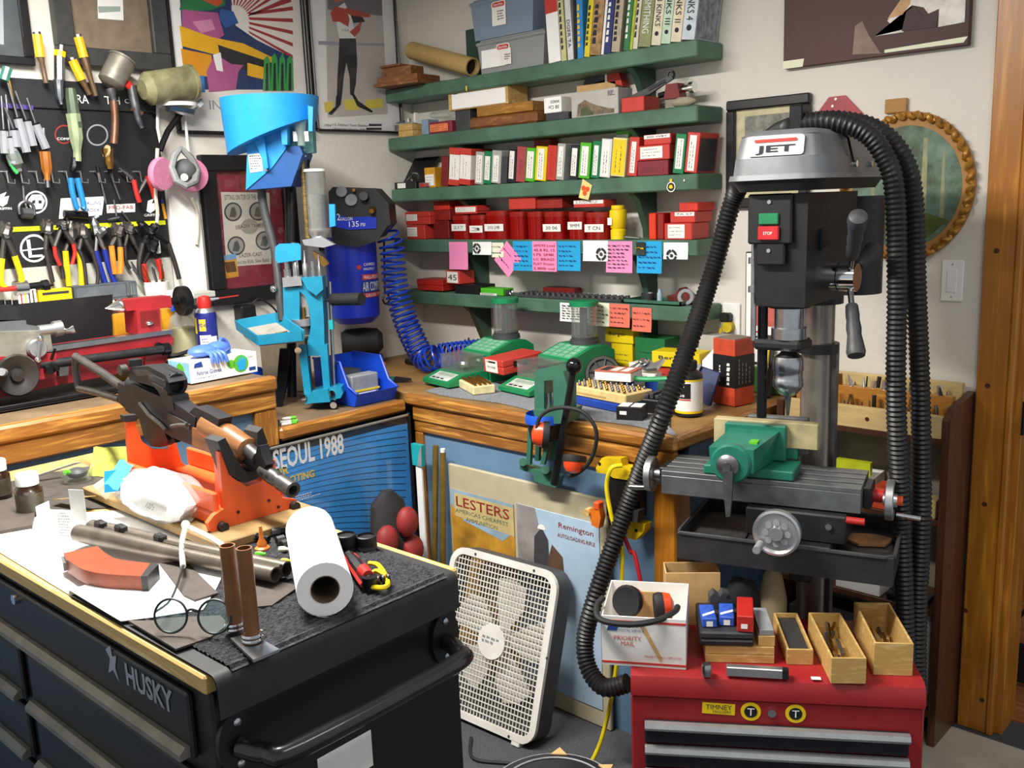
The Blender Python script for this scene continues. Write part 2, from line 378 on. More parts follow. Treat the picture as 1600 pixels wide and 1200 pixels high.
# black tool cart
CB=mat('cart_black','#131317',.4,nz=.25,ns=6);CG=mat('drawer_pull_grey','#7d7b73',.42,.4,nz=.2)
ct=thing('tool_cart','black rolling tool cart with rail handle and cluttered top','tool cart',(2.0,-2.169,0),math.radians(1.2))
X0,D=-1.28,.455
B().box(X0,0.006,.10,0,D,.93,.004).obj('body',CB,ct)
B().box(X0-.01,-.003,.932,.004,D+.004,.958,.003).obj('wood_top',wood('cart_top_wood','#b5924f','#dcc48c',(1.2,14,14),6,.5,.1),ct)
def drawer(x0,x1,z0,z1):
 d=B().box(x0,-.004,z0,x1,.006,z1,.003).obj('drawer',mat('drawer_black','#1a1a1f',.45,nz=.35,ns=9),ct)
 b=B().prism([(0,.0),(-.016,-.001),(-.016,.008),(-.007,.016),(0,.016)],(x0+.005,-.0045,z0+.004),(0,1,0),(0,0,1),(x1-x0-.01,0,0))
 b.obj('drawer_pull',CG,d)
drawer(X0+.03,-.045,.822,.918)
for z0,z1 in((.70,.80),(.585,.685),(.44,.57),(.29,.425),(.13,.28)):
 drawer(X0+.03,-.645,z0,z1);drawer(-.605,-.045,z0,z1)
u,v=V((1,0,0)),V((0,0,1))
txt(ct,'HUSKY',(-.150,-.0045,.893),u,v,.135,.036,ALU,.0008,bold=.03)
B().prism([(-.02,-.015),(-.012,.004),(-.02,.012),(-.008,.02),(-.006,.008),(.004,.012),(-.002,-.004),(.004,-.018),(-.008,-.008)],(-.248,-.0046,.896),u*1.4,v*1.4,(0,-.0006,0)).obj('emblem',ALU,ct)
p=at(34,940,Y=-2.18);B().cyl((p.x-2.0,-.001,.905),(p.x-2.0,-.012,.905),.009,n=14).obj('key_lock',CHR,ct)
hb=B()
hb.tube([(.012,.035,.845),(.05,.05,.845),(.075,.085,.845),(.075,D-.085,.845),(.05,D-.05,.845),(.012,D-.035,.845)],.0145,12,sm=5)
hn=hb.obj('rail_handle',mat('handle_black','#17181b',.25,nz=.3,ns=14,coat=.4),ct)
for y in(.035,D-.035):
 B().prism(circ(.03,18,ry=.045),(.0,y,.85),(0,1,0),(0,0,1),(.008,0,0)).obj('mount_plate',CB,hn)
 for dz in(-.03,.03):B().lathe([(.006,0),(.006,.002),(.003,.004)],(.008,y,.85+dz),(1,0,0),8).obj('bolt',STL,hn)
B().box(.0005,.16,.70,.001,.26,.76).obj('sticker',LAB,ct)
for x in(X0+.1,-.1):
 for y in(.08,D-.08):
  B().cyl((x,y-.018,.05),(x,y+.018,.05),.05,n=18).box(x-.03,y-.025,.06,x+.03,y+.025,.1).obj('caster',BLK,ct)
MATM=mat('ribbed_mat','#34353a',.95,nz=.6,ns=120,bump=.9,bs=260);MATE=mat('mat_edge','#232427',.6,nz=.2)
mt_=thing('floor_mat','black ribbed mat draped over the right end of the tool cart','mat',(2.0,-2.169,0),math.radians(1.2))
def mprof(s):
 if s<.41:return(-.40+s,.9595)
 a=min((s-.41)/.03,1)*PI/2
 if s<.44:return(.010+.012*math.sin(a),.9595-.012*(1-math.cos(a)))
 return(.022,.9475-(s-.44))
b=B();eb=B()
S0=[i*.0055 for i in range(75)]+[.415,.42,.425,.43,.435,.44,.455,.47,.485]
ny=64
def rows(y0,y1,n,h,rib,smax):
 g=[]
 for si,s in enumerate(S0):
  if s>smax:break
  x,z=mprof(s);x2,z2=mprof(s+.001);tv=V((x2-x,0,z2-z)).normalized();nn=V((-tv.z,0,tv.x))
  if nn.z<0 and nn.x<0:nn=-nn
  r=[]
  for j in range(n+1):
   y=y0+(y1-y0)*j/n
   k=(.0034*(si%2)+.0016*random.random())if rib else 0
   r.append(V((x,y,z))+nn*(h+k))
  g.append(r)
 return g
B().sheet(rows(.028,D-.04,ny,.004,True,.425)).obj('ribbed_pile',MATM,mt_)
g0=rows(.003,D-.018,8,.0005,False,.7);g1=rows(.003,D-.018,8,.003,False,.7)
eb.sheet(g1);eb.sheet([r[::-1]for r in g0])
eb.obj('rubber_edge',MATE,mt_)
# what stands on the green shelves
def solveX(px,Y,Z):
 c=V((-CAM.x,Y-CAM.y,Z-CAM.z));k=px-800
 return-(F*RT.dot(c)-k*FW.dot(c))/(F*RT.x-k*FW.x)
def solveZ(py,X,Y):
 c=V((X-CAM.x,Y-CAM.y,-CAM.z));k=600-py
 return-(F*UP.dot(c)-k*FW.dot(c))/(F*UP.z-k*FW.z)
EX,EY,EZ=V((1,0,0)),V((0,1,0)),V((0,0,1))
rnd=random.Random(3)
def span(px0,px1,top,Y,z):
 a,b=solveX(px0,Y,z),solveX(px1,Y,z);return a,b,solveZ(top,(a+b)/2,Y)-z
def upright(name,label,cat,px0,px1,top,si,m,dep=.11,Y=None,lean=8,group=None,lab=None,labm=LAB,text=None,tm=INK,cap=None,z=None,gap=.006):
 z=SHZ[si]if z is None else z;Y=(SF+.008)if Y is None else Y
 x0,x1,h=span(px0,px1,top,Y,z);w=max(x1-x0,.006)-.0012;a=math.radians(lean)
 t=thing(name,label,cat,(x1,Y,z+.0006),group=group);t.rotation_euler=(0,a,0)
 h=h/math.cos(a)
 B().box(-w,0,0,0,dep,h,.0015).obj('case' if cat=='box' else 'cover',m,t)
 if cap:
  for z0,z1 in((0,h*.16),(h*.82,h)):B().box(-w-.0012,-.0015,z0-(0 if z0 else-.0005),.0012,dep,z1,.001).obj('end_cap',cap,t)
 if lab:
  l0,l1,fr=lab
  quad(t,'label',(-w/2,-.0005,h*(l0+l1)/2),EX,EZ,w*fr,h*(l1-l0),labm)
  if text is None:
   b=B();scribble(b,(-w/2,-.0012,h*(l0+l1)/2),EZ,-EX,h*(l1-l0)*.85,w*fr*.7,2,9,rnd);b.obj('print',tm,t)
 if text:txt(t,text,(-w/2,-.0012,h*.52),EZ,-EX,h*.74,w*.62,tm)
 return t
def hbox(name,label,px0,px1,top,z,m,dep=.1,Y=None,cat='box',group=None,lab=None,labm=LAB,text=None,tm=INK,rz=0,lidz=None,bev=.002,lidm=None):
 Y=(SF+.01)if Y is None else Y
 x0,x1,h=span(px0,px1,top,Y,z);w=x1-x0
 t=thing(name,label,cat,(x0,Y,z+.0006),math.radians(rz),group)
 if lidz:
  B().box(0,0,0,w,dep,h*lidz-.0006,bev).obj('base',m,t);B().box(-.001,-.001,h*lidz,w+.001,dep+.001,h,bev).obj('lid',lidm or m,t)
 else:B().box(0,0,0,w,dep,h,bev).obj('body',m,t)
 if lab:
  a0,a1,b0,b1=lab
  c=V((w*(a0+a1)/2,-.0012,h*(b0+b1)/2));quad(t,'label',c,EX,EZ,w*(a1-a0),h*(b1-b0),labm)
  if text:txt(t,text,c+V((0,-.0005,0)),EX,EZ,w*(a1-a0)*.8,h*(b1-b0)*.5,tm)
  else:b=B();scribble(b,c+V((0,-.0006,0)),EX,EZ,w*(a1-a0)*.85,h*(b1-b0)*.8,3,9,rnd,.0009);b.obj('print',tm,t)
 elif text:txt(t,text,(w/2,-.0014,h*.5),EX,EZ,w*.8,h*.45,tm)
 t['dims']=(w,dep,h);return t
 # middle shelf: die boxes
G3='die boxes on the middle green shelf'
GR3=mat('die_grey','#a9aba6',.5,nz=.05);DG3=mat('die_green','#0f7a4b',.45,nz=.06);NV3=mat('die_black','#20222a',.45);PK3=mat('die_faded_red','#a8484c',.5,nz=.1)
R3=mat('die_red','#c43a30',.45,nz=.06);Y3=mat('die_yellow','#e7cb1c',.45,nz=.05);CR3=mat('die_cream','#e4d9a0',.5,nz=.05);L3=mat('die_lime','#4fb428',.45,nz=.05);W3=mat('die_white','#d9dad6',.5,nz=.04)
MR3=mat('maroon_box','#7e2230',.5,nz=.1)
for px0,px1,tp,m,kw,lb in((688,699,246,DRED,dict(),'thin dark red box at the left end of the die box row'),(700.5,716,233,LAB,dict(cap=R3,lab=(.2,.8,.72)),'red capped die box, first of the pair left of the grey ones'),(717,734,234,LAB,dict(cap=R3,lab=(.2,.8,.72)),'red capped die box, second of the pair left of the grey ones'),(741,754,239,GR3,dict(lab=(.06,.9,.7)),'pale grey die box just left of the first dark green one'),(754.5,766,238,DG3,dict(lab=(.12,.85,.7)),'dark green die box between two grey ones'),(766.5,781,237,GR3,dict(lab=(.05,.85,.6)),'grey die box with broad label right of the leftmost green one'),(782,791,246,DKG,dict(),'dark grey plain die box left of a black one'),(792,804,236,NV3,dict(lab=(.12,.97,.62)),'black die box with tall white label beside the faded red one'),(805,819,231,PK3,dict(lab=(.2,.8,.5),labm=PK3),'faded red die box without label left of a lime one'),(819.5,834,233,L3,dict(lab=(.1,.9,.7)),'lime die box next to the bright yellow one'),(834.5,852,231,Y3,dict(lab=(.04,.94,.55)),'bright yellow die box in the middle of the row'),(852.5,867,229,R3,dict(lab=(.1,.9,.5),labm=R3,tm=INKR),'plain red die box right of the bright yellow one'),(867.5,880,226,GR3,dict(lab=(.1,.92,.6)),'grey die box between plain red and black ones'),(888,902,229,NV3,dict(lab=(.1,.92,.6)),'black die box left of the second lime one'),(902.5,920,225,L3,dict(lab=(.08,.9,.62)),'lime die box right of the second black one'),(922,935,222,DG3,dict(lab=(.08,.88,.55)),'dark green die box left of the tall white one'),(935.5,952,219,W3,dict(lab=(.04,.96,.7)),'white die box left of the cream lettered one'),(953,975,218,CR3,dict(lab=(.04,.96,.9),labm=Y3),'cream and yellow box with dark vertical lettering'),(979,994,216,R3,dict(lab=(.08,.88,.5)),'red labelled die box left of the stacked red boxes'),(1050,1067,211,DG3,dict(lab=(.12,.88,.62)),'dark green die box right of the stacked red boxes'),(1068,1088,209,R3,dict(lab=(.05,.93,.55)),'red fronted die box with dark sides at the right end')):
 t=upright('die_box',lb,'box',px0,px1,tp,2,m,group=G3,lean=7,**kw)
d=t;B().box(.0008,.004,.006,.0016,.10,.105).obj('dark_side',mat('dark_print','#2b2630',.4),d)
z=SHZ[2]
s1=hbox('cartridge_box','maroon box lying at the bottom of the stack on the middle shelf',996,1044,251,z,MR3,.1,lab=(.1,.85,.25,.6),labm=MR3,group='stacked red boxes')
s2=hbox('cartridge_box','red box with white label lying second in the stack',995,1046,227,z+s1['dims'][2]+.001,R3,.1,lab=(.12,.8,.12,.9),group='stacked red boxes',Y=SF+.006)
s3=hbox('cartridge_box','red box with white stripe lying topmost in the stack',1006,1048,210,z+s1['dims'][2]+s2['dims'][2]+.002,R3,.1,lab=(.02,.98,.6,.97),text='300 WBY',group='stacked red boxes',Y=SF+.012)
hbox('cartridge_box','lime box with white label peeking above the yellow lettered box',962,984,203,z+.128,L3,.05,Y=-.062,lab=(.05,.9,.05,.45))
hbox('cartridge_box','brown red box lying flat on the die boxes below the second shelf',834,858,218,z+.124,mat('brown_red','#8a2f22',.5),.05,Y=-.065)
t=thing('pistol_case','black open case leaning at the left end of the middle shelf','case',(.01,-.13,z))
x0,x1,h=span(619,642,240,-.13,z)
B().box(0,0,0,x1-x0+.04,.10,.028,.002).obj('base',BLK,t)
B().hull4([(-.0,.05,.03),(.12,.05,.03),(.12,.055,.03),(-.0,.055,.03)],[(.01,.11,.125),(.16,.11,.125),(.16,.116,.125),(.01,.116,.125)]).obj('lid',BLK,t)
quad(t,'label',(.045,-.0006,.014),EX,EZ,.05,.02,LAB)
t=hbox('parts_box','small yellow box with white label beside the thin dark red box',664,680,262,z,mat('amber_box','#cf9420',.5),.07,Y=-.12,lab=(.1,.95,.1,.65))
t=thing('die_clamp','small steel clamp tool lying on the middle shelf left end','tool',(.105,-.135,z+.030))
B().tube([(-.01,0,.004),(.012,.01,.02),(.03,.0,.03),(.05,.01,.024),(.06,0,.006)],.004,6,sm=3).obj('clamp_arm',DST,t)
B().cyl((.02,-.0,.004),(.02,.03,.012),.006,n=10).obj('clamp_screw',STL,t)
t=thing('red_clamp_box','small clear box with red insert at shelf edge','box',(.175,SF+.002,z+.0006))
B().box(0,0,0,.045,.03,.022,.002).obj('body',CLR,t);B().box(.008,-.001,.003,.036,.026,.018,.002).obj('insert',RED,t)
# fourth shelf: red cartridge tubs
z=SHZ[3]
TUB=pane_mat('red_clear_plastic','#a81712',.08,.08,.62);TUBS=mat('tub_cartridges','#4a130f',.5,nz=.4,ns=60)
G4='clear red cartridge tubs on the fourth shelf'
k=0
for px0,px1,tp,text,lb in((706,730,337,'22 X 77','clear red tub labelled in pen at the left end'),(734,756,336,'3','clear red tub second from left, label half hidden'),(757,789,330,'3/10 LMR','wide clear red tub with a tilted paper label'),(795,817,331,None,'clear red tub without label under the red carton'),(823,845,331,None,'clear red tub without label in the middle of the shelf'),(848,878,331,'30 06','clear red tub labelled 30 06'),(887,911,331,'9MM','clear red tub labelled 9MM'),(913,945,332,'T CN','clear red tub with low label beside yellow bottle')):
 x0,x1,h=span(px0,px1,tp,SF+.012,z);w=x1-x0
 t=thing('cartridge_tub',lb,'tub',(x0,SF+.012,z+.0006),group=G4)
 B().prism(rrect(0,0,w,w*1.0,w*.22,4),(0,0,0),EX,EY,EZ*(h-.018)).obj('cup',TUB,t)
 B().prism(rrect(.003,.003,w-.003,w-.003,w*.2,4),(0,0,.003),EX,EY,EZ*(h*.55)).obj('cartridges',TUBS,t)
 B().prism(rrect(-.001,-.001,w+.001,w+.001,w*.22,4),(0,0,h-.018),EX,EY,EZ*.018).obj('lid',mat('red_tub_lid','#8f1c16',.3),t)
 if text:
  zz=h*(.42 if k%3 else .5);quad(t,'label',(w*.5,-.0014,zz),EX,EZ+EX*rnd.uniform(-.05,.05),w*.92,.026,LAB);txt(t,text,(w*.5,-.0022,zz),EX,EZ,w*.6,.012,INK)
 k+=1
def flat4(px0,px1,top,zz,m,lb,**kw):return hbox('bullet_box',lb,px0,px1,top,zz,m,group='red bullet boxes on the fourth shelf',**kw)
a=flat4(636,664,352,z,R3,'red box with grey label under the sloping one at left',Y=-.13,dep=.09,lab=(.05,.6,.2,.85))
flat4(634,672,331,z+a['dims'][2]+.002,R3,'red box with white label on the stack behind the blue hose',Y=-.125,dep=.09,lab=(.05,.5,.3,.8),lidz=.6)
a=flat4(678,702,345,z,DRED,'dark red box lowest in the short stack left of the tubs',Y=-.1,dep=.08)
b2=flat4(678,703,329,z+a['dims'][2]+.001,mat('dim_red','#8c211b',.5),'red box in the middle of the short stack left of the tubs',Y=-.1,dep=.08)
flat4(678,702,315,z+a['dims'][2]+b2['dims'][2]+.002,mat('orange_red','#c9301c',.5),'orange red box on top of the short stack left of the tubs',Y=-.1,dep=.08)
flat4(711,745,322,z+.096,R3,'red and white bullet box lying across the left tubs',Y=SF+.014,dep=.07,lab=(.04,.96,.25,.85),lidz=.3)
flat4(795,836,307,z+.108,REDB,'plain red carton lying on the middle tubs',Y=SF+.016,dep=.1)
flat4(838,878,309,z+.108,mat('dim_carton','#93271f',.5),'darker red carton beside the plain one on the tubs',Y=SF+.03,dep=.09)
flat4(896,944,313,z+.108,R3,'red box with white top strip lying on the right tubs',Y=SF+.014,dep=.07,lab=(.02,.98,.5,.97))
t=thing('powder_bottle','yellow ribbed plastic bottle with small paper label','bottle',(solveX(965,-.11,z),-.105,z+.0006))
B().lathe([(.026,0),(.027,.03),(.022,.034),(.027,.04),(.03,.075),(.029,.095),(.02,.1)],n=14).obj('body',YEL,t);B().lathe([(.023,.1),(.023,.112),(.0,.112)],n=14).obj('cap',YEL,t)
quad(t,'label',(-.012,-.031,.06),EX,EZ,.018,.024,LAB)
t=thing('steel_clip','shiny steel offcut lying beside the yellow bottle','scrap',(solveX(975,SF+.02,z),SF+.02,z+.0005))
B().cyl((0,.008,.007),(.06,.006,.004),.0065,.004,10).obj('bar',STL,t);B().torus((0,.008,.007),(1,.1,.6),.007,.0025,14,6).obj('loop',STL,t)
for i,(p0,p1)in enumerate(((1013,1024),(1026,1037))):
 one('shell_box',B().box(solveX(p0,SF+.01,z),SF+.012,z+.0005,solveX(p1,SF+.01,z),SF+.06,z+.085,.003),TUB if i else mat('bright_orange_red','#d6371b',.35),('orange red upright tub left of the stacked red boxes at right','dark clear red upright tub left of the stacked red boxes at right')[i],'box')
a=flat4(1038,1081,349,z,R3,'red box with white label at the bottom of the right stack',lab=(.14,.75,.1,.92),Y=SF+.006)
b2=flat4(1047,1086,331,z+a['dims'][2]+.001,R3,'red box with pen lettering in the middle of the right stack',lab=(.2,.98,.6,.95),text='7X 57',Y=SF+.02)
flat4(1061,1090,317,z+a['dims'][2]+b2['dims'][2]+.002,mat('orange_red','#c9301c',.5),'orange red box on top of the right stack',Y=SF+.028)
# lowest shelf
z=SHZ[4]
hbox('parts_tray','shallow red tray at the left end of the lowest shelf',652,692,437,z+.004,RED,.1,Y=-.13,cat='tray',lidz=.5)
a=hbox('die_box','black box under the red box on the lowest shelf',711,752,445,z,BLK,.08)
t=hbox('die_box','red box with white pen label overhanging a black box',697,722,423,z+a['dims'][2]+.001,R3,.075,lab=(.12,.92,.08,.92),text='45',rz=-8)
t=hbox('die_box','lime box with white base label lying on the lowest shelf',749,786,451,z,L3,.06,lab=(.05,.75,.0,.3))
b=B()
t=thing('steel_washer_stack','steel collars beside the lime box','collars',(solveX(795,SF+.02,z),SF+.025,z+.0005))
B().cyl((-.012,0,.011),(.002,0,.011),.011,n=14).obj('collar',DST,t);B().torus((.012,-.004,.013),(.2,1,0),.009,.004,14,6).obj('ring',STL,t)
t=thing('shell_holder_tray','long grey tray packed with small steel rings at shelf front','tray',(0,0,z+.0005))
xa,xb=solveX(806,SF,z),solveX(968,SF,z)
B().box(xa,SF+.006,0,xb,SF+.085,.01,.002).obj('tray',DKG,t)
for r in range(3):
 n=int((xb-xa)/.026)
 for i in range(n):
  x=xa+.014+i*.026+rnd.uniform(-.002,.002);y=SF+.018+r*.026
  B().lathe([(.0055,.0),(.0085,.0),(.0085,.007),(.0055,.007),(.0055,0)],(x,y,.0105),n=8,cap=False).obj('shell_holder',DST,t)
hbox('die_box','flat maroon case lying at the back of the lowest shelf',848,897,450,z,DRED,.045,Y=-.055)
t=thing('parts_tray','green tray of dark odds and ends on the lowest shelf','tray',(0,0,z+.0005))
xa,xb=solveX(972,SF,z),solveX(1062,SF,z);gt=mat('tray_green','#3c6a57',.4)
B().box(xa,SF+.004,0,xb,SF+.11,.004).obj('tray_floor',BLK,t)
for q in((xa,SF+.004,xb,SF+.008),(xa,SF+.106,xb,SF+.11),(xa,SF+.004,xa+.004,SF+.11),(xb-.004,SF+.004,xb,SF+.11)):B().box(q[0],q[1],.0,q[2],q[3],.014).obj('tray_rim',gt,t)
one('cup',B().lathe([(.02,0),(.024,.026),(.02,.026),(.016,.006)],(solveX(1013,-.09,z),-.09,z+.006),n=14),DST,'small grey cup standing in the green tray','cup')
one('vial',B().lathe([(.009,0),(.009,.028),(.006,.034),(.006,.042),(0,.042)],(solveX(1031,-.1,z),-.1,z+.006),n=10),mat('pale_blue_plastic','#9fb4c4',.4),'pale blue vial standing in the green tray','vial')
t=thing('tape_roll','grey tape roll on edge at the right of the lowest shelf','tape',(solveX(1076,-.085,z),-.1,z+.026))
B().lathe([(.015,-.01),(.026,-.01),(.026,.01),(.015,.01),(.015,-.01)],(0,0,0),(.4,-1,.15),18,cap=False).obj('roll',GRY,t)
t=thing('leather_holster','dark red leather holster on the lowest shelf right end','holster',(solveX(1062,-.05,z),-.045,z+.0005))
B().prism([(-.05,.0),(.05,0),(.055,.02),(.01,.05),(-.005,.046),(-.02,.026),(-.055,.02)],(0,0,0),EX,EZ,(0,.02,0)).obj('body',mat('maroon_leather','#6d241c',.6),t)
# second shelf
z=SHZ[1];zf=SF+.008
t=thing('wood_block','small stacked wood block carrying a metal model at left end','block',(solveX(623,zf,z),zf,z+.0006))
B().box(0,0,0,.085,.06,.024,.001).obj('lower_board',WBOX,t);B().box(.002,.001,.025,.083,.059,.049,.001).obj('upper_board',WBOX,t)
t=thing('drill_jig','small white metal jig with upright pins on the wood block','jig',(solveX(623,zf,z),zf,z+.0505))
B().box(-.045,.012,0,.088,.03,.006,.001).obj('rail',ALU,t);B().box(.03,.012,.006,.05,.03,.022,.001).obj('saddle',ALU,t);B().box(.084,.012,.0,.09,.03,.04,.001).obj('stop',WHT,t)
B().cyl((-.03,.02,.006),(.02,.02,.011),.005,n=8).obj('pin',DST,t)
B().cyl((-.04,.02,-.001),(-.04,.02,-.02),.004,n=8).obj('hanging_pin',DST,t)
hbox('parts_box','small blue grey box between wood block and orange box',659,669,187,z,mat('slate_blue_card','#7d93a8',.6),.06)
t=hbox('cartridge_box','dark red box with orange window on the second shelf',671,706,190,z,MR3,.08,lab=(.05,.85,.15,.8),labm=mat('orange_label','#e07a4a',.6))
one('plastic_bag',B().sphere((solveX(690,-.09,z+.05),-.085,z+.075),(.07,.03,.018),12,7),CLR,'clear plastic bag lying on the dark red box','bag')
t=hbox('tool_case','dark case supporting the white fronted wooden box',712,735,172,z,DKG,.09,Y=-.12)
t=hbox('wood_board','brown wooden board with rounded end lying lowest on second shelf',733,838,179,z,RWD,.10,cat='board',bev=.008)
h1=t['dims'][2]
t=hbox('wood_board','yellow brown wooden board on top of the rounded one',745,832,163,z+h1+.001,wood('honey_wood','#8a5a1e','#c9953f',(1.5,12,12),7,.5,.1),.085,cat='board')
h2=t['dims'][2]
zb=z+h1+h2+.003
xa=solveX(704,-.125,zb);xb=solveX(797,-.125,zb)
t=thing('specimen_box','pale wooden box with blank white front on the second shelf','box',(xa,-.128,zb))
w=xb-xa;h=.072
B().box(0,0,0,w,.1,h,.002).obj('body',WBOX,t);B().box(.014,-.0025,.004,w-.014,0,h-.013,.001).obj('white_panel',PAPER,t)
for q in((0,0,.014,h),(w-.014,0,w,h),(0,h-.013,w,h)):B().box(q[0],-.006,q[1],q[2],0,q[3],.001).obj('frame_strip',WBOX,t)
one('yellow_peg',B().cyl((solveX(730,SF,1.96),SF-.004,1.945),(solveX(730,SF,1.96),SF-.004,1.962),.003,n=8),YEL,'tiny yellow peg on the edge of the top shelf','peg')
a=hbox('parts_box','flat grey box under the white wads box',853,888,176,z,DKG,.07)
x0=solveX(850,zf,z+.03)
t=thing('wad_box','white box with upside down handwritten label on grey box','box',(x0,zf,z+a['dims'][2]+.001))
B().box(0,0,0,.078,.06,.052,.002).obj('body',PAPER,t)
txt(t,'38 Ctr',(.045,-.0008,.018),-EX,-EZ,.05,.012,INK);txt(t,'WADS',(.052,-.0008,.036),-EX,-EZ,.04,.01,INK)
t=hbox('scope_carton','grey carton with a rifle picture standing on the second shelf',893,966,141,z,mat('grey_carton','#b4b2ab',.6,nz=.06),.08)
w,dp,h=t['dims']
B().prism([(.12,.0),(.15,.45),(.3,.62),(.5,.4),(.8,.2),(.92,.16),(.92,0)],(0,-.0004,.004),EX*w,EZ*h,(0,-.0006,0)).obj('picture',mat('carton_print','#7a6a55',.6,nz=.5,ns=40),t)
B().prism([(.2,.0),(.22,.3),(.34,.36),(.48,.1),(.48,0)],(0,-.001,.004),EX*w,EZ*h,(0,-.0005,0)).obj('picture',mat('carton_print2','#4b5238',.6),t)
b=B();scribble(b,(w*.86,-.001,h*.8),EX,EZ,w*.13,h*.2,4,4,rnd,.002);b.obj('print',INK,t)
t=thing('torn_pack','crumpled dark pack with red and white sleeve behind the grey carton','pack',(solveX(915,-.06,z+.12),-.05,z+.115))
B().hull4([(-.02,0,0),(.12,0,.01),(.12,.03,.01),(-.02,.03,0)],[(-.01,0,.02),(.1,0,.045),(.1,.03,.045),(-.01,.03,.02)]).obj('wrap',DKG,t)
B().hull4([(.085,-.002,.0),(.15,-.002,-.02),(.15,.03,-.02),(.085,.03,.0)],[(.085,-.002,.048),(.13,-.002,.04),(.13,.03,.04),(.085,.03,.048)]).obj('sleeve',R3,t);B().box(.078,-.004,.0,.087,.032,.049).obj('band',PAPER,t)
one('carton_shim',B().box(solveX(900,-.06,z),-.052,z+.0005,solveX(960,-.06,z),-.012,z+.1145),CARD,'brown card packing hidden behind the grey carton','card')
t=hbox('die_box','plain red box right of the grey carton on second shelf',971,1006,152,z,R3,.09);hr=t['dims'][2]
t=thing('gas_block','dark steel gun part with lever lying on the red box','gun part',(solveX(975,-.1,z+hr),-.1,z+hr+.003),math.radians(8))
B().prism([(0,0),(.09,.028),(.14,.05),(.17,.055),(.175,.045),(.14,.03),(.09,.005),(.04,-.002)],(0,0,0),EX,EZ,(0,.012,0)).obj('lever',GUN,t)
B().cyl((.09,.006,.02),(.15,.006,.042),.008,n=10).obj('tube',GUN,t);B().torus((.165,.006,.058),(0,1,0),.012,.004,14,6).obj('ring',GUN,t)
t=thing('trimmer','small red and chrome trimmer at the right end of second shelf','tool',(solveX(1040,-.1,z),-.1,z+.0005))
B().hull4([(0,-.01,.03),(.06,-.01,.03),(.06,.03,.03),(0,.03,.03)],[(.008,-.01,.075),(.05,-.01,.075),(.05,.03,.075),(.008,.03,.075)]).obj('body',DRED,t)
B().cyl((.04,.01,.055),(.085,.01,.058),.01,n=12).cyl((.085,.01,.058),(.1,.01,.059),.017,n=14).obj('spindle',CHR,t);B().cyl((-.03,.01,.045),(.002,.01,.05),.009,n=12).obj('collar',BLKM,t)
B().box(0,-.005,0,.055,.025,.03,.003).obj('foot',mat('canvas_grey','#8a8477',.8),t)
one('cloth_pouch',B().sphere((solveX(1062,-.1,z)+.02,-.11,z+.016),(.045,.018,.0155),12,7),mat('tan_cloth','#9b917d',.9,nz=.15),'tan cloth pouch at the right end of second shelf','pouch')
# top shelf
z=SHZ[0]
t=thing('wood_box','wooden box lid jutting over the left end of top shelf','box',(.045,-.235,z+.0006),math.radians(10))
B().box(0,0,0,.22,.16,.012,.001).obj('bottom_board',RWD,t);B().box(.012,.008,.013,.212,.152,.036,.001).obj('body',RWD,t)
t=thing('wood_box','smaller wooden box stacked on the jutting box lid','box',(.05,-.195,z+.038),math.radians(8))
B().box(0,0,0,.15,.08,.036,.002).obj('body',RWD,t);B().box(-.006,-.004,.037,.1,.08,.046,.002).obj('cover',RWD,t)
for q in((.02,.01),(.02,.03)):B().cyl((q[0],-.003,q[1]),(q[0],.001,q[1]),.003,n=8).obj('screw',DST,t)
p0=V((.08,-.055,z+.15));p1=V((solveX(739,-.105,z+.035),-.105,z+.037));t=thing('mailing_tube','brown cardboard mailing tube leaning on the wooden boxes','tube',(0,0,0))
d=(p1-p0).normalized();L_=(p1-p0).length
B().lathe([(.030,0),(.034,0),(.034,L_),(.029,L_),(.029,0)],p0,d,22,cap=False).obj('tube_wall',mat('kraft_tube','#bb9c62',.7,nz=.08),t)
B().cyl(p0+d*.01,p0+d*.02,.0295,n=18).obj('end_plug',CARD,t);B().cyl(p1-d*.03,p1-d*.025,.0285,n=18).obj('end_plug',BLK,t)
def bin_(label,px0,px1,zz,m,Y,h):
 xa,xb=solveX(px0,Y,zz),solveX(px1,Y,zz);w=xb-xa
 t=thing('storage_bin',label,'storage bin',(xa,Y,zz),group='plastic storage bins')
 d_=.12
 o=B();k=.012
 lo=[(k,.004,0),(w-k,.004,0),(w-k,d_-.006,0),(k,d_-.006,0)];hi=[(0,0,h-.02),(w,0,h-.02),(w,d_,h-.02),(0,d_,h-.02)]
 o.hull4(lo,hi).obj('tub',m,t)
 B().box(-.006,-.006,h-.02,w+.006,d_+.002,h-.008,.004).box(.006,.004,h-.008,w-.006,d_-.008,h,.003).obj('lid',m,t)
 b=B();b.box(-.012,.04,h-.03,0,.08,h-.008,.003).obj('latch',m,t)
 return t,w,h
SMB=pane_mat('smoky_bin','#b9bcbd',.08,.15,.55);SMU=pane_mat('bluish_bin','#8fa0b2',.08,.15,.75)
t,w,h=bin_('lower clear storage bin with paper stuck behind its label',748,852,z+.0006,SMB,-.135,.118)
B().box(.03,.03,.01,w-.03,.1,.075,.006).obj('contents',mat('bin_contents','#8d8477',.8,nz=.4,ns=30),t)
quad(t,'paper',(w*.24,-.0012,.05),EX,EZ,w*.36,.062,PAPER)
quad(t,'label',(w*.43,-.002,.048),EX,EZ,w*.17,.055,LAB)
B().prism(rrect(-.033,-.011,.033,.011,.01,4),(w*.4,-.0026,.082),EX,EZ,(0,-.0006,0)).obj('label',LAB,t);B().prism(rrect(-.028,-.008,.028,.008,.007,4),(w*.4,-.0033,.082),EX,EZ,(0,-.0005,0)).obj('label',R3,t)
txt(t,'Sterilite',(w*.4,-.0044,.082),EX,EZ,.044,.009,INKW)
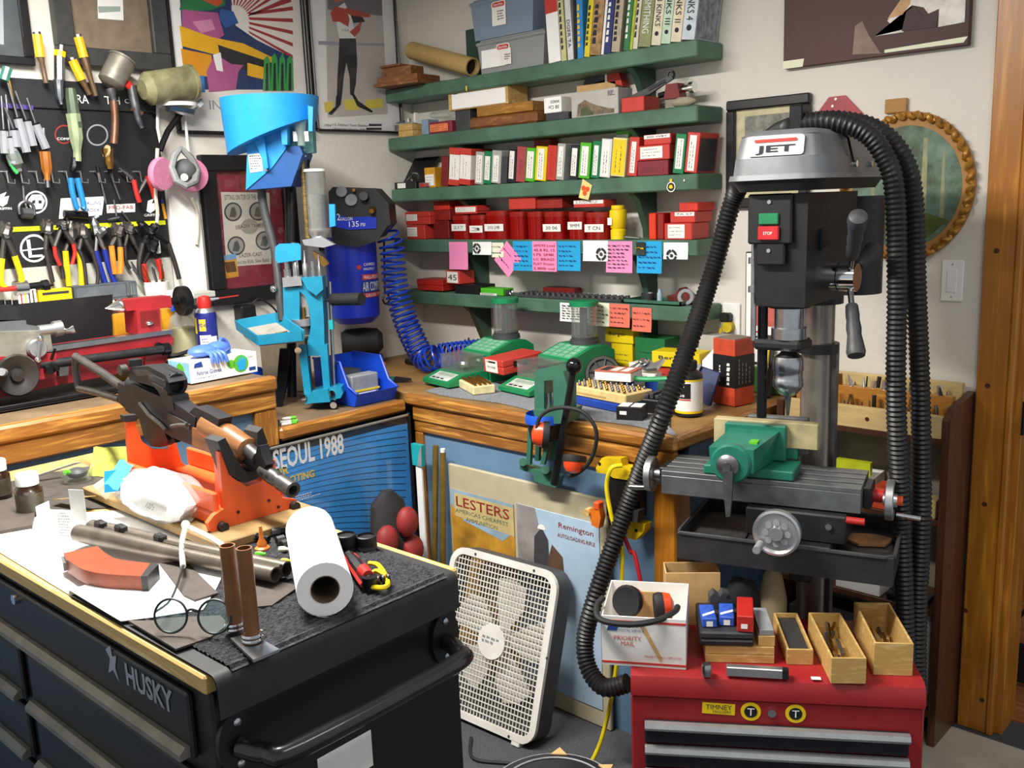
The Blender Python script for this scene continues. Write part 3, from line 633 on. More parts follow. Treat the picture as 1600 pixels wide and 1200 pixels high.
b=B();scribble(b,(w*.46,-.0026,.045),EX,EZ,w*.08,.022,3,6,rnd,.003);b.obj('print',INK,t)
t,w,h=bin_('upper bluish storage bin stacked on the clear one',738,835,z+.1206,SMU,-.13,.14)
quad(t,'label',(w*.46,-.0015,.075),EX,EZ,w*.22,.075,LAB)
B().prism(rrect(-.035,-.011,.035,.011,.01,4),(w*.46,-.0022,.108),EX,EZ,(0,-.0006,0)).obj('label',LAB,t);B().prism(rrect(-.03,-.008,.03,.008,.007,4),(w*.46,-.0029,.108),EX,EZ,(0,-.0005,0)).obj('label',R3,t)
txt(t,'Sterilite',(w*.46,-.004,.108),EX,EZ,.046,.009,INKW)
b=B();scribble(b,(w*.49,-.0022,.07),EX,EZ,w*.1,.035,4,6,rnd,.003);b.obj('print',INK,t)
B().box(.03,.03,.01,w-.03,.1,.1,.006).obj('contents',mat('bin_contents2','#5c6a78',.8,nz=.3,ns=20),t)
GB='books on the top green shelf'
for px0,px1,hh,m,text,tm,lb in((858,877,.24,PAPER,None,INK,'white booklet with red top leaning beside the storage bins'),(878,886,.25,mat('book_comb_yellow','#c9c78c',.6),None,INK,'yellow comb bound booklet next to the white one'),(888,897,.23,mat('book_pale','#d9dadb',.6),'DGER TA',INK,'pale grey book with dark spine lettering at left of the row'),(897.5,902,.22,BLK,None,INK,'thin black book beside the pale grey one'),(902.5,912,.24,mat('book_blue','#2b8bd0',.5),None,INKY,'bright blue magazine in the book row'),(912.5,921,.235,mat('book_yellow','#e2cf2a',.5),None,INK,'yellow and black magazine in the book row'),(921.5,938,.23,mat('book_photo','#a8845a',.5,nz=.6,ns=35),None,INK,'book with brown picture spine in the row'),(939,943,.235,PAPER,None,INK,'thin white book left of the navy one'),(943.5,954,.23,mat('book_navy','#27336f',.5),None,INKW,'navy blue book with pale lettering'),(955,968,.22,mat('book_beige','#b8ab93',.6),None,INK,'beige paperback between navy and green books'),(974,983,.24,mat('book_green','#2f7a45',.5),None,INKW,'green thin book in the right half of the row'),(983.5,988,.235,mat('book_yellowgreen','#b4be2e',.5),None,INK,'thin yellow green book beside the green one'),(988.5,996,.23,mat('book_offwhite','#d8d4c0',.6),None,INK,'off white book left of the olive one'),(997,1016,.235,mat('book_olive','#8d9464',.45),'SMITHING',INKW,'olive book with white lettering SMITHING'),(1017,1032,.225,mat('book_cream','#e3dcc0',.6),'N KINKS',INK,'cream book lettered KINKS without numeral'),(1032.5,1047,.225,mat('book_mint','#c3dcc4',.6),'KINKS III',INK,'mint book lettered KINKS III'),(1047.5,1064,.225,mat('book_cream2','#e6d9bd',.6),'KINKS II',INK,'cream book lettered KINKS II'),(1064.5,1085,.225,mat('book_paleblue','#cdd7df',.6),'KINKS 4',INK,'pale blue book lettered KINKS 4 at the right end')):
 Y=SF+.012;x0,x1,_=span(px0,px1,0,Y,z);w=x1-x0-.001
 ln=-3 if px0<890 else 0 if px0<910 else 8;a=math.radians(ln)
 t=thing('book',lb,'book',((x1 if ln>=0 else x0),Y,z+.0006),group=GB);t.rotation_euler=(0,a,0)
 s0=-w if ln>=0 else 0
 B().box(s0,0,0,s0+.0018,.125,hh).box(s0+w-.0018,0,0,s0+w,.125,hh).box(s0,-.0015,0,s0+w,.0005,hh,.0005).obj('cover',m,t)
 B().box(s0+.002,.001,.002,s0+w-.002,.122,hh-.003).obj('pages',PAPER,t)
 if text:
  L9=.0125*len(text);txt(t,text,(s0+w/2,-.0024,(.055 if 'KINKS' in text else .04)+L9/2),-EZ,EX,L9,w*.55,tm)
  if 'KINKS' in text:B().cyl((s0+w/2,-.0018,.034),(s0+w/2,-.0026,.034),w*.2,n=12).obj('emblem',INK,t)
 elif m in(PAPER,)and w>.02:quad(t,'label',(s0+w/2,-.002,.19),EX,EZ,w,.06,R3)
 elif w>.012:
  b=B();scribble(b,(s0+w/2,-.0022,hh*.5),EZ,-EX,hh*.7,w*.5,1,9,rnd,w*.3);b.obj('print',tm,t)
 if px0>1064:B().box(.0003,.004,.006,.001,.12,hh-.006).obj('cover_print',mat('grey_sketch','#8b9094',.6,nz=.5,ns=45),t)
 # sticky notes
def note(px0,py0,px1,py1,m,lb,lines=None,rot=0,pen=INK,Y=None,rows=5,target=None,name='sticky_note',cat='note',k=[0]):
 Y=(SF-.0012-.0004*(k[0]%4))if Y is None else Y;k[0]+=1
 c=at((px0+px1)/2,(py0+py1)/2,Y=Y);a=at(px0,(py0+py1)/2,Y=Y);b_=at(px1,(py0+py1)/2,Y=Y);w=b_.x-a.x
 h=at((px0+px1)/2,py0,Y=Y).z-at((px0+px1)/2,py1,Y=Y).z
 t=thing(name,lb,cat,c,group='notes on the shelf edges')
 t.rotation_euler=(0,math.radians(rot),0)
 if rot>30:w=h=h*.70
 n=6;cv=.004
 g=[[V((-w/2+w*i/3,-cv*max(0,(j/n-.45))**1.5*2-.0002,h/2-h*j/n))for i in range(4)]for j in range(n+1)]
 bb=B().sheet([r[::-1]for r in g]);bb.sheet([[p+V((0,.0003,0))for p in r]for r in g]);bb.obj('sheet',m,t)
 o=V((0,-cv*.35-.0009,0))
 if lines:
  for i,s in enumerate(lines):txt(t,s,o+EZ*(h*(.36-.15*i))-EY*(.0012*max(0,i-1)),EX,EZ,w*min(.86,.13*len(s)),h*.085,pen)
 elif rows:
  b=B();scribble(b,o-EY*.003,EX,EZ,w*.82,h*.82,rows,6,rnd,.0022);b.obj('handwriting',pen,t)
 if target:
  tx,tz,r=target
  for r0,r1 in((.62,1),(.0,.3)):
   for q in range(4):
    a0=q*PI/2+.12;pts=circ(r*r1,7,a0,a0+PI/2-.24)
    pts=pts+(circ(r*r0,7,a0,a0+PI/2-.24)[::-1]if r0 else[(0,0)])
    B().prism(pts,(tx*w,-.0052,tz*h),EX,EZ,(0,-.0004,0)).obj('target_ring',INK,t)
 return t
note(702,378,731,421,PINK,'plain pink note at the left end of the upper note row',rows=0)
note(739,378,768,398,PAPER,'white slip with two black targets left of cream note',rows=0,target=(-.25,0,.02),name='target_slip')
note(769,379,787,402,CREAM,'small cream note beside the target slip',rows=2)
note(776,376,811,434,PINK,'pink note hanging cornerwise',rot=43,rows=2)
note(802,377,834,423,SKY,'blue note left of the lettered pink one',pen=INKB)
note(832,377,870,424,PINK,'pink note with red handwriting in the middle of the row',lines=['XM193 Load','45.8 RL 15','175 SMK','LC BRASS','FLAT Primer','2.800 oal'],pen=INKR)
note(871,377,907,423,SKY,'blue note right of the red lettered pink one',pen=INKB)
note(911,376,950,408,PAPER,'white slip with black target near the middle bracket',rows=0,target=(.25,-.15,.022),name='target_slip')
note(947,377,988,426,PINK,'pink note with black handwriting under the right bracket',rows=7)
note(995,377,1034,427,SKY,'blue note with a small dark sticker on its corner',pen=INKB)
note(994,378,1008,398,mat('sticker_dark','#23261c',.5),'small black and yellow sticker on the blue note',Y=SF-.0075,rows=1,pen=INKY,name='sticker',cat='sticker')
note(1037,379,1075,405,PAPER,'white slip with half a target at the right end',rows=0,target=(-.15,-.28,.02),name='target_slip')
note(875,474,921,503,PAPER,'white slip of small print on the lowest shelf edge',rows=6)
note(921,473,952,509,CREAM,'cream note on the lowest shelf edge',rows=5)
note(952,475,984,511,SALM,'salmon note with white last line',rows=4)
note(988,481,1018,518,SALM,'salmon note hanging at the right end of lowest shelf',rows=3)
t=thing('paper_tag','yellow tag with red trefoil hanging from the middle shelf','tag',at(915,297,Y=SF-.002));t.rotation_euler=(0,math.radians(12),0)
B().prism([(-.024,-.03),(.018,-.03),(.026,.02),(-.018,.035)],(0,-.0015,0),EX,EZ,(0,.001,0)).obj('card',mat('tag_yellow','#e0cf86',.7),t)
for q in range(3):B().prism(circ(.009,10,0,2*PI,(.010*math.cos(q*2.09+.5),.010*math.sin(q*2.09+.5))),(0,-.0025-.0002*q,0),EX,EZ,(0,.0005,0)).obj('trefoil',ORG,t)
t=thing('round_badge','round black and white badge hanging from the middle shelf','badge',at(1049,292,Y=SF-.002))
B().cyl((0,0,0),(0,-.002,0),.016,n=20).obj('rim',WHT,t);B().cyl((0,-.002,0),(0,-.0026,0),.013,n=18).obj('face',BLK,t);B().prism([(-.008,-.002),(0,-.006),(.008,-.002),(.004,.006),(-.004,.006)],(0,-.0027,0),EX,EZ,(0,-.0004,0)).obj('emblem',YEL,t);B().cyl((0,-.0,.02),(0,-.003,.02),.005,n=10).obj('pin',YEL,t)
one('shelf_screw',B().lathe([(.006,0),(.005,.003),(0,.004)],at(1069,283,Y=SF),(0,-1,0),10),STL,'bare screw head on the middle shelf edge','screw')
# on the reloading desk
class Fr:
 zmin=None
 def __init__(s,o,deg):s.o=V(o);a=math.radians(deg);s.a=a;s.x=V((math.cos(a),math.sin(a),0));s.y=V((-math.sin(a),math.cos(a),0))
 def L(s,px,py,y=0.0):
  r=FW*F+RT*(px-800)-UP*(py-600);o=s.o+s.y*y
  p=CAM+r*((o-CAM).dot(s.y)/r.dot(s.y))-s.o
  return(p.dot(s.x),p.z if s.zmin is None else max(p.z,s.zmin))
 def tr(s,pts,y=0.0):return[s.L(a,b,y)for a,b in pts]
 def P(s,px,py,y=0.0):a=s.L(px,py,y);return V((a[0],y,a[1]))
 def pr(s,b,pts,y,th):return b.prism(s.tr(pts,y),(0,y,0),EX,EZ,(0,th,0))
RG=mat('dispenser_green','#15824f',.4,nz=.05);RGD=mat('keypad_green','#3da672',.5,nz=.05);LCD=mat('lcd_grey','#9aa89a',.35,nz=.05);PG=mat('panel_grey','#bfc4bb',.5)
DZ=.926
def dispenser(label,loc,rz):
 t=thing('powder_dispenser',label,'powder dispenser',loc,math.radians(rz),'green electronic powder dispensers')
 b=B();b.prism([(0,.006),(0,.022),(.085,.052),(.20,.052),(.20,.006)],(0,0,0),EY,EZ,(.165,0,0));s=b.obj('scale_base',RG,t)
 for x in(.012,.14):
  for y in(.012,.18):B().cyl((x,y,0),(x,y,.006),.008,n=8).obj('foot',BLK,s)
 un=V((0,.085,.03)).normalized();nn=EX.cross(un)
 c=V((.082,.043,.0375));quad(t,'control_panel',c,EX,un,.115,.062,PG,.0008)
 quad(t,'display',c+un*.015+nn*.001,EX,un,.095,.02,LCD,.0006)
 for i in range(4):quad(t,'button',c-un*.02+nn*.001+EX*(-.039+.026*i),EX,un,.018,.009,DKG if i<3 else WHT,.0008)
 b=B()
 for q in((.01,.088,.152,.0905),(.01,.195,.152,.1975),(.01,.088,.0125,.1975),(.1495,.088,.152,.1975)):b.box(q[0],q[1],.0525,q[2],q[3],.118)
 b.box(.006,.084,.118,.156,.2,.121);b.obj('draft_shield',CLR,t)
 B().lathe([(.012,0),(.03,.006),(.036,.02),(.034,.02),(.028,.008),(.0,.006)],(.08,.142,.06),n=18,cap=False).obj('scale_pan',STL,t);B().cyl((.08,.142,.0525),(.08,.142,.061),.008,n=10).obj('pan_post',DKG,t)
 b=B();b.prism([(.206,.0),(.206,.115),(.21,.125),(.325,.165),(.40,.165),(.44,.14),(.445,0)],(0,0,0),EY,EZ,(.175,0,0));d=b.obj('dispenser_body',RG,t)
 un=V((0,.115,.04)).normalized();nn=EX.cross(un);c=V((.085,.268,.1455))
 quad(t,'keypad_plate',c,EX,un,.15,.112,RGD,.0012)
 for i in range(4):
  for j in range(4):quad(t,'key',c+nn*.0012+EX*(-.054+.036*i)+un*(-.04+.026*j),EX,un,.028,.018,mat('key_pale','#7fb597',.5),.003)
 B().cyl((.176,.33,.075),(.184,.33,.075),.028,n=18).obj('drain_knob',BLK,t)
 o=V((.085,.375,.165))
 B().lathe([(.052,0),(.05,.018),(.045,.02),(.045,.03)],o,n=24,squash=(1,1.2)).obj('hopper_collar',DKG,t)
 B().lathe([(.045,.03),(.045,.165),(.043,.165),(.043,.03)],o,n=24,cap=False,squash=(1,1.2)).obj('hopper',CLR,t)
 B().box(o.x-.02,o.y-.004,o.z+.03,o.x+.012,o.y+.004,o.z+.15).obj('drop_baffle',DKG,t)
 B().lathe([(.05,.16),(.05,.178),(.047,.181),(.0,.181)],o,n=24,squash=(1,1.2)).obj('hopper_lid',mat('lid_green','#118150',.4),t)
 return t
d1=dispenser('green powder dispenser nearer the corner, left of the red die box',(.598,-.548,DZ),-10)
d1.scale=(1,.82,.8);d2=copy_tree(d1);d2.location=(.925,-.505,DZ);d2['label']='green powder dispenser behind the green press, right of the red die box'
t=thing('loading_block','cream loading block full of brass in front of red box','loading block',(.768,-.535,DZ),math.radians(-26));t.scale=(.92,.9,1)
B().box(0,0,0,.165,.085,.028,.003).obj('block',mat('cream_plastic','#e2d6a4',.5),t)
for i in range(9):
 for j in range(4):B().cyl((.014+i*.0172,.014+j*.019,.026),(.014+i*.0172,.014+j*.019,.038),.0052,.0045,8).obj('cartridge_case',BRS,t)
t=thing('die_box','red plastic die box with white label propped on the loading block','box',(.808,-.452,DZ+.045),math.radians(-10));t.scale=(.86,.9,1);t.rotation_euler=(math.radians(4),0,math.radians(-10))
B().box(0,0,0,.13,.19,.026,.003).obj('base',R3,t);B().box(0,0,.027,.13,.19,.05,.003).obj('lid',R3,t)
quad(t,'label',(.056,-.0006,.026),EX,EZ,.08,.042,LAB);txt(t,'H',(.03,-.0015,.041),EX,EZ,.01,.009,R3);B().box(.038,-.0016,.037,.085,-.001,.043).obj('print',BLK,t);txt(t,'7 MM X 57 MAUSER',(.056,-.0014,.022),EX,EZ,.055,.007,INK)
B().box(.1302,.05,.02,.131,.12,.04).obj('latch',BLK,t)
t=thing('parts_bin','low blue tray of brass cases behind the red die box','tray',(.825,-.165,DZ),math.radians(-3));t.scale=(.5,1,1)
b=B().box(0,0,0,.2,.13,.003);b.box(0,0,0,.2,.003,.045).box(0,.127,0,.2,.13,.045).box(0,0,0,.003,.13,.045).box(.197,0,0,.2,.13,.045);b.obj('tray',BLU,t)
for i in range(10):
 for j in range(6):B().cyl((.014+i*.019,.014+j*.02,.004),(.014+i*.019,.014+j*.02,.054),.0055,n=6).obj('cartridge_case',BRS,t)
one('funnel_clip',B().prism([(-.012,0),(.012,0),(.016,.03),(.02,.045),(.004,.035),(-.006,.03)],(.87,-.12,DZ+.056),EX,EZ,(0,.012,0)),BLK,'black clip standing on the brass in the blue tray','clip')
t=thing('pliers','dark pliers with teal grips lying beside the blue bin','pliers',(.40,-.64,.9185),math.radians(35))
B().tube([(0,0,.012),(.05,.02,.012),(.1,.02,.012)],.009,8,sm=4).tube([(0,.03,.012),(.05,.018,.012),(.1,.012,.012)],.009,8,sm=4).obj('handle',mat('teal_grip','#1c6f68',.5),t);B().hull4([(.1,.004,.004),(.16,.012,.006),(.16,.02,.006),(.1,.03,.004)],[(.1,.004,.02),(.16,.012,.014),(.16,.02,.014),(.1,.03,.02)]).obj('jaws',GUN,t)
t=thing('knife','black handled knife lying by the coiled hose','knife',(.22,-.30,.9185),math.radians(10))
B().tube([(0,0,.014),(.06,.004,.016),(.12,0,.014)],[.011,.015,.010],8,sm=4).obj('handle',BLK,t);B().prism([(0,0),(.09,.004),(.07,.016),(0,.018)],(.12,-.009,.012),EX,EY,(0,0,.003)).obj('blade',STL,t)
one('carton',B().box(.25,-.60,.9185,.34,-.50,.97,.002),ORG,'small orange carton on the desk behind the blue bin','box')
t=thing('bit_case','open case of small bits at the back corner of the desk','case',(.30,-.13,.9185))
B().box(0,0,0,.22,.1,.05,.003).obj('tray',ORG,t)
for i in range(9):B().cyl((.02+i*.022,.04,.05),(.02+i*.022,.04,.075+.008*(i%3)),.004,n=6).obj('bit',CHR if i%2 else BRS,t)
# blue coil hose
def pv(px,py,**k):return at(px,py,**k)
hp=[pv(598,345,X=.26),pv(612,385,X=.27),pv(617,440,X=.28),pv(630,490,X=.31),pv(646,530,X=.36),pv(664,560,X=.42),V((.49,-.36,.985)),V((.53,-.24,.985)),V((.57,-.16,.985)),V((.62,-.09,.985))]
cl=spline(hp,60);tot=[0]
for i in range(1,len(cl)):tot.append(tot[-1]+(cl[i]-cl[i-1]).length)
turns=46;pts=[];u=None
nst=turns*11;j=0
for i in range(nst):
 s=tot[-1]*(i/(nst-1))**.82
 while j<len(cl)-2 and tot[j+1]<s:j+=1
 f=(s-tot[j])/max(1e-6,tot[j+1]-tot[j]);c=cl[j].lerp(cl[j+1],f);tv=(cl[min(j+2,len(cl)-1)]-cl[max(j-1,0)]).normalized()
 u=(tv.orthogonal()if u is None else u-tv*u.dot(tv)).normalized();w_=tv.cross(u);a=2*PI*turns*i/(nst-1)
 R_=.045*min(1,.35+i/30)
 pts.append(c+(u*math.cos(a)+w_*math.sin(a))*R_)
t=thing('air_hose','coiled blue air hose hanging from the compressor to the desk','hose',(0,0,0))
BH=mat('blue_hose','#1b3fb0',.3,nz=.06)
B().tube([pv(590,325,X=.235),pv(600,328,X=.27),pv(610,338,X=.29),pts[0]],.0055,6,sm=5).tube(pts,.0048,6).obj('coil',BH,t)
B().cyl(pv(584,326,X=.22),pv(592,325,X=.24),.009,n=10).obj('fitting',BRS,t)
# single stage press clamped to the desk edge
PGN=mat('press_green','#3a6a57',.35,nz=.12)
f=Fr((1.16,-.768,.92),8)
t=thing('reloading_press','green single stage press with black ball lever at desk edge','press',f.o,f.a)
b=B();f.pr(b,[(835,584),(840,577),(870,573),(880,580),(886,600),(886,640),(865,644),(864,594),(850,595),(850,642),(835,642)],.0,.05);b.obj('frame',PGN,t)
c=f.P(849,579,.025);B().cyl(c-EZ*.01,c+EZ*.012,.016,n=6).obj('die_bushing',DST,t)
c=f.P(857,640,.025);B().cyl(c,c+EZ*.05,.014,n=14).obj('ram',STL,t)
b=B();f.pr(b,[(833,641),(890,641),(884,662),(838,662)],-.01,.07);b.obj('base_flange',PGN,t)
c=f.P(850,645,.015);B().lathe([(.052,0),(.055,-.012),(.055,-.026),(.05,-.026),(.05,0)],c,n=26,cap=False).obj('catcher_rim',mat('royal_blue','#1d55c8',.4),t)
B().lathe([(.05,-.024),(.042,-.075),(.03,-.08),(.0,-.08)],c,n=22,cap=False).obj('catcher_cup',BLK,t)
for x0,x1 in((824,829),(856,851)):
 a,c2=f.P(x0+4,662,.0),f.P(x1-4,726,.0);B().prism([(-.007,0),(.007,0),(.007,1),(-.007,1)],a,EX,c2-a,(0,.012,0)).obj('link',PGN,t)
 a,c2=a+EY*.045,c2+EY*.045;B().prism([(-.007,0),(.007,0),(.007,1),(-.007,1)],a,EX,c2-a,(0,.012,0)).obj('link',PGN,t)
b=B();b.cyl(f.P(817,722,-.006),f.P(817,722,.064),.012,n=14).cyl(f.P(852,734,-.006),f.P(852,734,.064),.012,n=14)
f.pr(b,[(812,727),(850,738),(872,746),(868,763),(834,752),(834,740),(812,734)],.01,.035);b.obj('toggle',PGN,t)
a,c2=f.P(866,756,-.015),f.P(896,578,-.05);B().cyl(a,c2,.0115,.0095,12).obj('lever',BLK,t);B().sphere(c2+(c2-a).normalized()*.012,.0225,18,12).obj('ball_knob',mat('gloss_black','#0d0d0f',.15),t)
def cup(t,c,n,r,m,pad=.018):
 n=V(n).normalized();B().lathe([(r*.55,0),(r,.0),(r*1.05,pad*.5),(r,pad),(r*.9,pad)],c,n,22,squash=(1,1.25)).obj('cushion',RUB,t)
 B().lathe([(r*.95,pad),(r*.9,pad+.012),(r*.65,pad+.026),(r*.2,pad+.031),(0,pad+.031)],c,n,22,squash=(1,1.25)).obj('ear_cup',m,t)
t=thing('ear_muffs','orange ear muffs hanging from the green press','ear muffs',f.o,f.a)
MUF=mat('muff_orange','#e04a20',.3,nz=.05)
c=f.P(858,680,-.055);cup(t,c,(-.75,-.5,.1),.03,MUF);c2=f.P(898,712,-.045);cup(t,c2,(.1,-.35,-1),.03,MUF)
B().tube([f.P(838,682,-.085),f.P(842,655,-.08),f.P(858,641,-.07),f.P(885,637,-.075),f.P(912,645,-.07),f.P(930,668,-.065),f.P(931,695,-.06),f.P(921,722,-.055),f.P(902,740,-.05),f.P(888,744,-.05)],.0055,8,sm=6).obj('headband',RUB,t)
# right part of the desk
t=thing('bullet_case','flat blue plastic case under the tan loading block','case',(1.225,-.515,.9265),math.radians(-8));B().box(0,0,0,.26,.12,.024,.003).obj('case',mat('navy_plastic','#1c3f9a',.4),t)
t=thing('loading_block','tan loading block of bullets lying on the flat blue case','loading block',(1.225,-.51,.9515),math.radians(-8))
B().box(0,0,0,.25,.115,.03,.003).obj('block',mat('tan_plastic','#dcc183',.5),t);B().box(.03,-.0008,.008,.17,.0005,.014).obj('groove',mat('groove_tan','#b89a5c',.5),t)
for i in range(10):
 for j in range(5):B().lathe([(.0048,0),(.0048,.004),(.003,.009),(0,.012)],(.018+i*.0238,.015+j*.021,.03),n=7).obj('bullet',DST if(i+j)%3 else BRS,t)
t=thing('bullet_box','open red and white card box sitting on the bullets','box',(1.295,-.46,.9945),math.radians(12));B().box(0,0,0,.12,.085,.026,.001).obj('sleeve',LAB,t);B().box(-.001,-.001,.027,.121,.086,.03).obj('lid',mat('faded_red_card','#c06a58',.6),t)
for i in range(3):B().box(.012+i*.035,.01,.0305,.036+i*.035,.07,.031).obj('print',(INK,LAB,LAB)[i],t)
t=thing('sight_box','small black card box with white top near the desk corner','box',(1.49,-.612,.9205),math.radians(20));B().box(0,0,0,.075,.06,.042,.001).obj('box',BLK,t);B().box(.004,.006,.0425,.034,.055,.0432).box(.04,.006,.0425,.071,.055,.0432).obj('label',LAB,t);B().box(.01,-.0008,.02,.03,0,.03).obj('emblem',WHT,t)
t=thing('parts_rack','black plastic rack with small parts right of the loading block','rack',(1.495,-.50,.9265),math.radians(4));t.scale=(.85,.8,1);B().box(0,0,0,.09,.09,.04,.004).obj('base',BLK,t)
for i in range(4):B().box(.008+i*.02,.01,.0405,.022+i*.02,.08,.052+.006*(i%2),.002).obj('slot',DKG,t)
t=thing('case_tumbler_lid','dark ribbed round lid standing behind the loading block','lid',(1.23,-.335,.987))
B().lathe([(.055,-.012),(.06,0),(.055,.012),(.046,.012),(.044,.004),(.02,.004),(.018,.014),(0,.014)],(0,0,0),(.55,-.75,.35),26).obj('rim',mat('dark_olive','#242820',.5),t)
for i in range(8):
 a=i*PI/4;d_=V((.55,-.75,.35)).normalized();u=d_.orthogonal().normalized();w_=d_.cross(u);q=u*math.cos(a)+w_*math.sin(a);B().cyl(q*.02+d_*.008,q*.045+d_*.008,.004,n=5).obj('spoke',DKG,t)
one('tumbler_stand',B().box(1.19,-.36,.9265,1.27,-.30,.935,.004),BLK,'black foot holding the dark round lid','stand')
def bx(name,lb,x,y,w,d,h,m,z=.9265,rz=0,cat='box',text=None,tm=INK,lab=None):
 t=thing(name,lb,cat,(x,y,z),math.radians(rz));B().box(0,0,0,w,d,h,.0015).obj('box',m,t)
 if lab:quad(t,'label',(w*.5,-.0006,h*.5),EX,EZ,w*lab[0],h*lab[1],LAB)
 if text:txt(t,text,(w*.45,-.0015,h*.6),EX,EZ,w*.6,h*.3,tm)
 else:
  b=B();scribble(b,(w*.5,-.0012,h*.5),EX,EZ,w*.7,h*.5,3,7,rnd,.0015);b.obj('print',tm,t)
 return t
YB=mat('yellow_card','#e8cc10',.5,nz=.05);GC=mat('green_card','#1e6b3a',.5,nz=.1)
bx('bullet_box','yellow box standing lowest behind the right dispenser',1.085,-.10,.09,.07,.12,YB)
bx('bullet_box','yellow bullet box stacked on the standing yellow one',1.062,-.105,.12,.08,.05,YB,1.0475,text='Berger')
bx('ammo_can','small green box on top of the stacked yellow boxes',1.01,-.09,.1,.06,.06,GC,1.0985)
bx('ammo_can','small dark green box beside the top green one',1.115,-.085,.085,.06,.055,mat('dark_green_card','#17452a',.5),1.0985)
bx('ammo_can','green ammo box right of the yellow stack',1.20,-.12,.12,.09,.15,GC)
bx('card_box','red and white card box leaning low behind the pill packs',1.225,-.19,.1,.05,.075,LAB,tm=R3)
bx('bullet_box','long yellow bullet box raised on the cards right of green box',1.335,-.215,.165,.085,.048,YB,1.0045,8,text='Berger')
bx('card_box','red card box under the long yellow bullet box',1.345,-.20,.13,.08,.0765,REDB)
bx('carton','tall grey carton with printed squares at the back of the desk',1.43,-.09,.13,.06,.17,mat('grey_carton','#b4b2ab',.6))
bx('carton','flat grey carton in front of the tall grey carton',1.47,-.29,.06,.045,.05,mat('grey_carton','#b4b2ab',.6))
bx('medicine_box','blue and white pill box lying among the desk clutter',1.30,-.33,.12,.06,.05,mat('pill_blue','#2450b4',.5),rz=14,lab=(.3,.8))
bx('medicine_box','light blue pill box beside the blue and white one',1.425,-.30,.04,.045,.045,mat('pill_sky','#74a7d6',.5),rz=14)
bx('medicine_box','white pill box tilted on the blue and white one',1.31,-.32,.1,.05,.02,LAB,.9775,rz=10)
t=thing('wax_crumple','crumpled blister foil on the pill boxes','foil',(1.385,-.295,1.012));B().prism([(-.04,-.01),(-.02,.03),(.01,.015),(.035,.04),(.03,-.005),(.0,-.014)],(0,0,0),EX,(0,.8,.6),(0,-.006,.01)).obj('foil',ALU,t)
t=thing('spoon','steel measuring scoop lying on the foil','scoop',(1.37,-.31,1.035));B().sphere((0,0,0),(.014,.022,.012),12,8).obj('bowl',CHR,t);B().cyl((0,-.02,0),(-.02,-.07,-.02),.004,n=8).obj('handle',CHR,t)
t=thing('navy_envelope','navy blue folder slanting behind the vacuum hose','folder',(1.545,-.335,.9265),math.radians(4));t.scale=(.6,.6,.8);B().hull4([(0,0,.03),(.12,0,.0),(.12,.03,0),(0,.03,.03)],[(.03,.05,.14),(.15,.05,.12),(.15,.07,.12),(.03,.07,.14)]).obj('cover',mat('navy_card','#1e2d5c',.5),t);B().hull4([(-.01,-.01,.02),(.02,-.01,.06),(.02,0,.06),(-.01,0,.02)],[(.02,.04,.145),(.06,.04,.15),(.06,.05,.15),(.02,.05,.145)]).obj('flap',GRY,t)
one('white_bag',B().hull4([(1.51,-.2,.9265),(1.57,-.2,.9265),(1.55,-.1,.9265),(1.51,-.1,.9265)],[(1.50,-.18,1.03),(1.56,-.18,1.09),(1.57,-.13,1.09),(1.52,-.13,1.03)]),PAPER,'white paper bag behind the powder canister','bag')
t=thing('brush','green handled cleaning brush lying on the desk','brush',(1.365,-.415,.967),math.radians(12));B().tube([(0,0,.036),(.08,0,.034),(.16,.0,.042)],.008,8,sm=3).obj('handle',mat('brush_green','#239a5c',.4),t);B().box(.12,-.02,0,.2,.02,.035,.006).obj('bristle_block',mat('brush_dark','#1f4a38',.7),t)
bx('parts_box','low dark green box supporting the brush',1.485,-.405,.075,.05,.04,mat('dark_green_card','#17452a',.5),.9265,0)
t=thing('powder_canister','black and white powder canister with yellow bands near desk end','canister',(1.612,-.43,.9205));t.scale=(1,1,.87)
B().lathe([(.036,0),(.04,.003),(.04,.012)],n=28).obj('base',BLK,t);B().lathe([(.0403,.012),(.0403,.02)],n=28,cap=False).lathe([(.0403,.118),(.0403,.124)],n=28,cap=False).obj('yellow_band',YEL,t)
B().lathe([(.04,.02),(.04,.118)],n=28,cap=False).obj('paper_wrap',LAB,t);B().lathe([(.04,.124),(.038,.138),(.022,.152),(.021,.158)],n=28,cap=False).obj('shoulder',BLK,t);B().lathe([(.024,.156),(.024,.178),(.022,.181),(0,.181)],n=24).obj('cap',RUB,t)
b=B()
g=[[V((.0406*math.cos(a),.0406*math.sin(a),z_))for z_ in(.062,.112)]for a in[math.radians(-110+6*i)for i in range(11)]]
b.sheet(g).obj('black_panel',BLK,t);txt(t,'-38',(.0406*math.cos(math.radians(-88)),.0406*math.sin(math.radians(-88))-.0005,.072),EX+EY*.05,EZ,.022,.008,INKW);txt(t,'XION',(.0406*math.cos(math.radians(-88)),-.0411,.102),EX,EZ,.02,.006,INKW);B().sheet([[V((.0407*math.cos(a),.0407*math.sin(a),z_))for z_ in(.056,.06)]for a in[math.radians(-110+6*i)for i in range(11)]]).obj('red_line',R3,t)
t=thing('scope_carton','tall red and black carton standing at the desk end','box',(1.585,-.255,.9205),math.radians(-12));RC=mat('carton_red','#c94a2c',.5)
B().box(0,0,0,.085,.085,.055,.001).obj('red_end',RC,t);B().box(0,0,.15,.085,.085,.198,.001).obj('red_end',RC,t);B().box(-.0006,-.0006,.055,.0856,.0856,.15).obj('black_wrap',BLK,t);B().box(.003,.003,.198,.082,.082,.2).obj('top_flap',mat('dusty_card','#7f7468',.8),t)
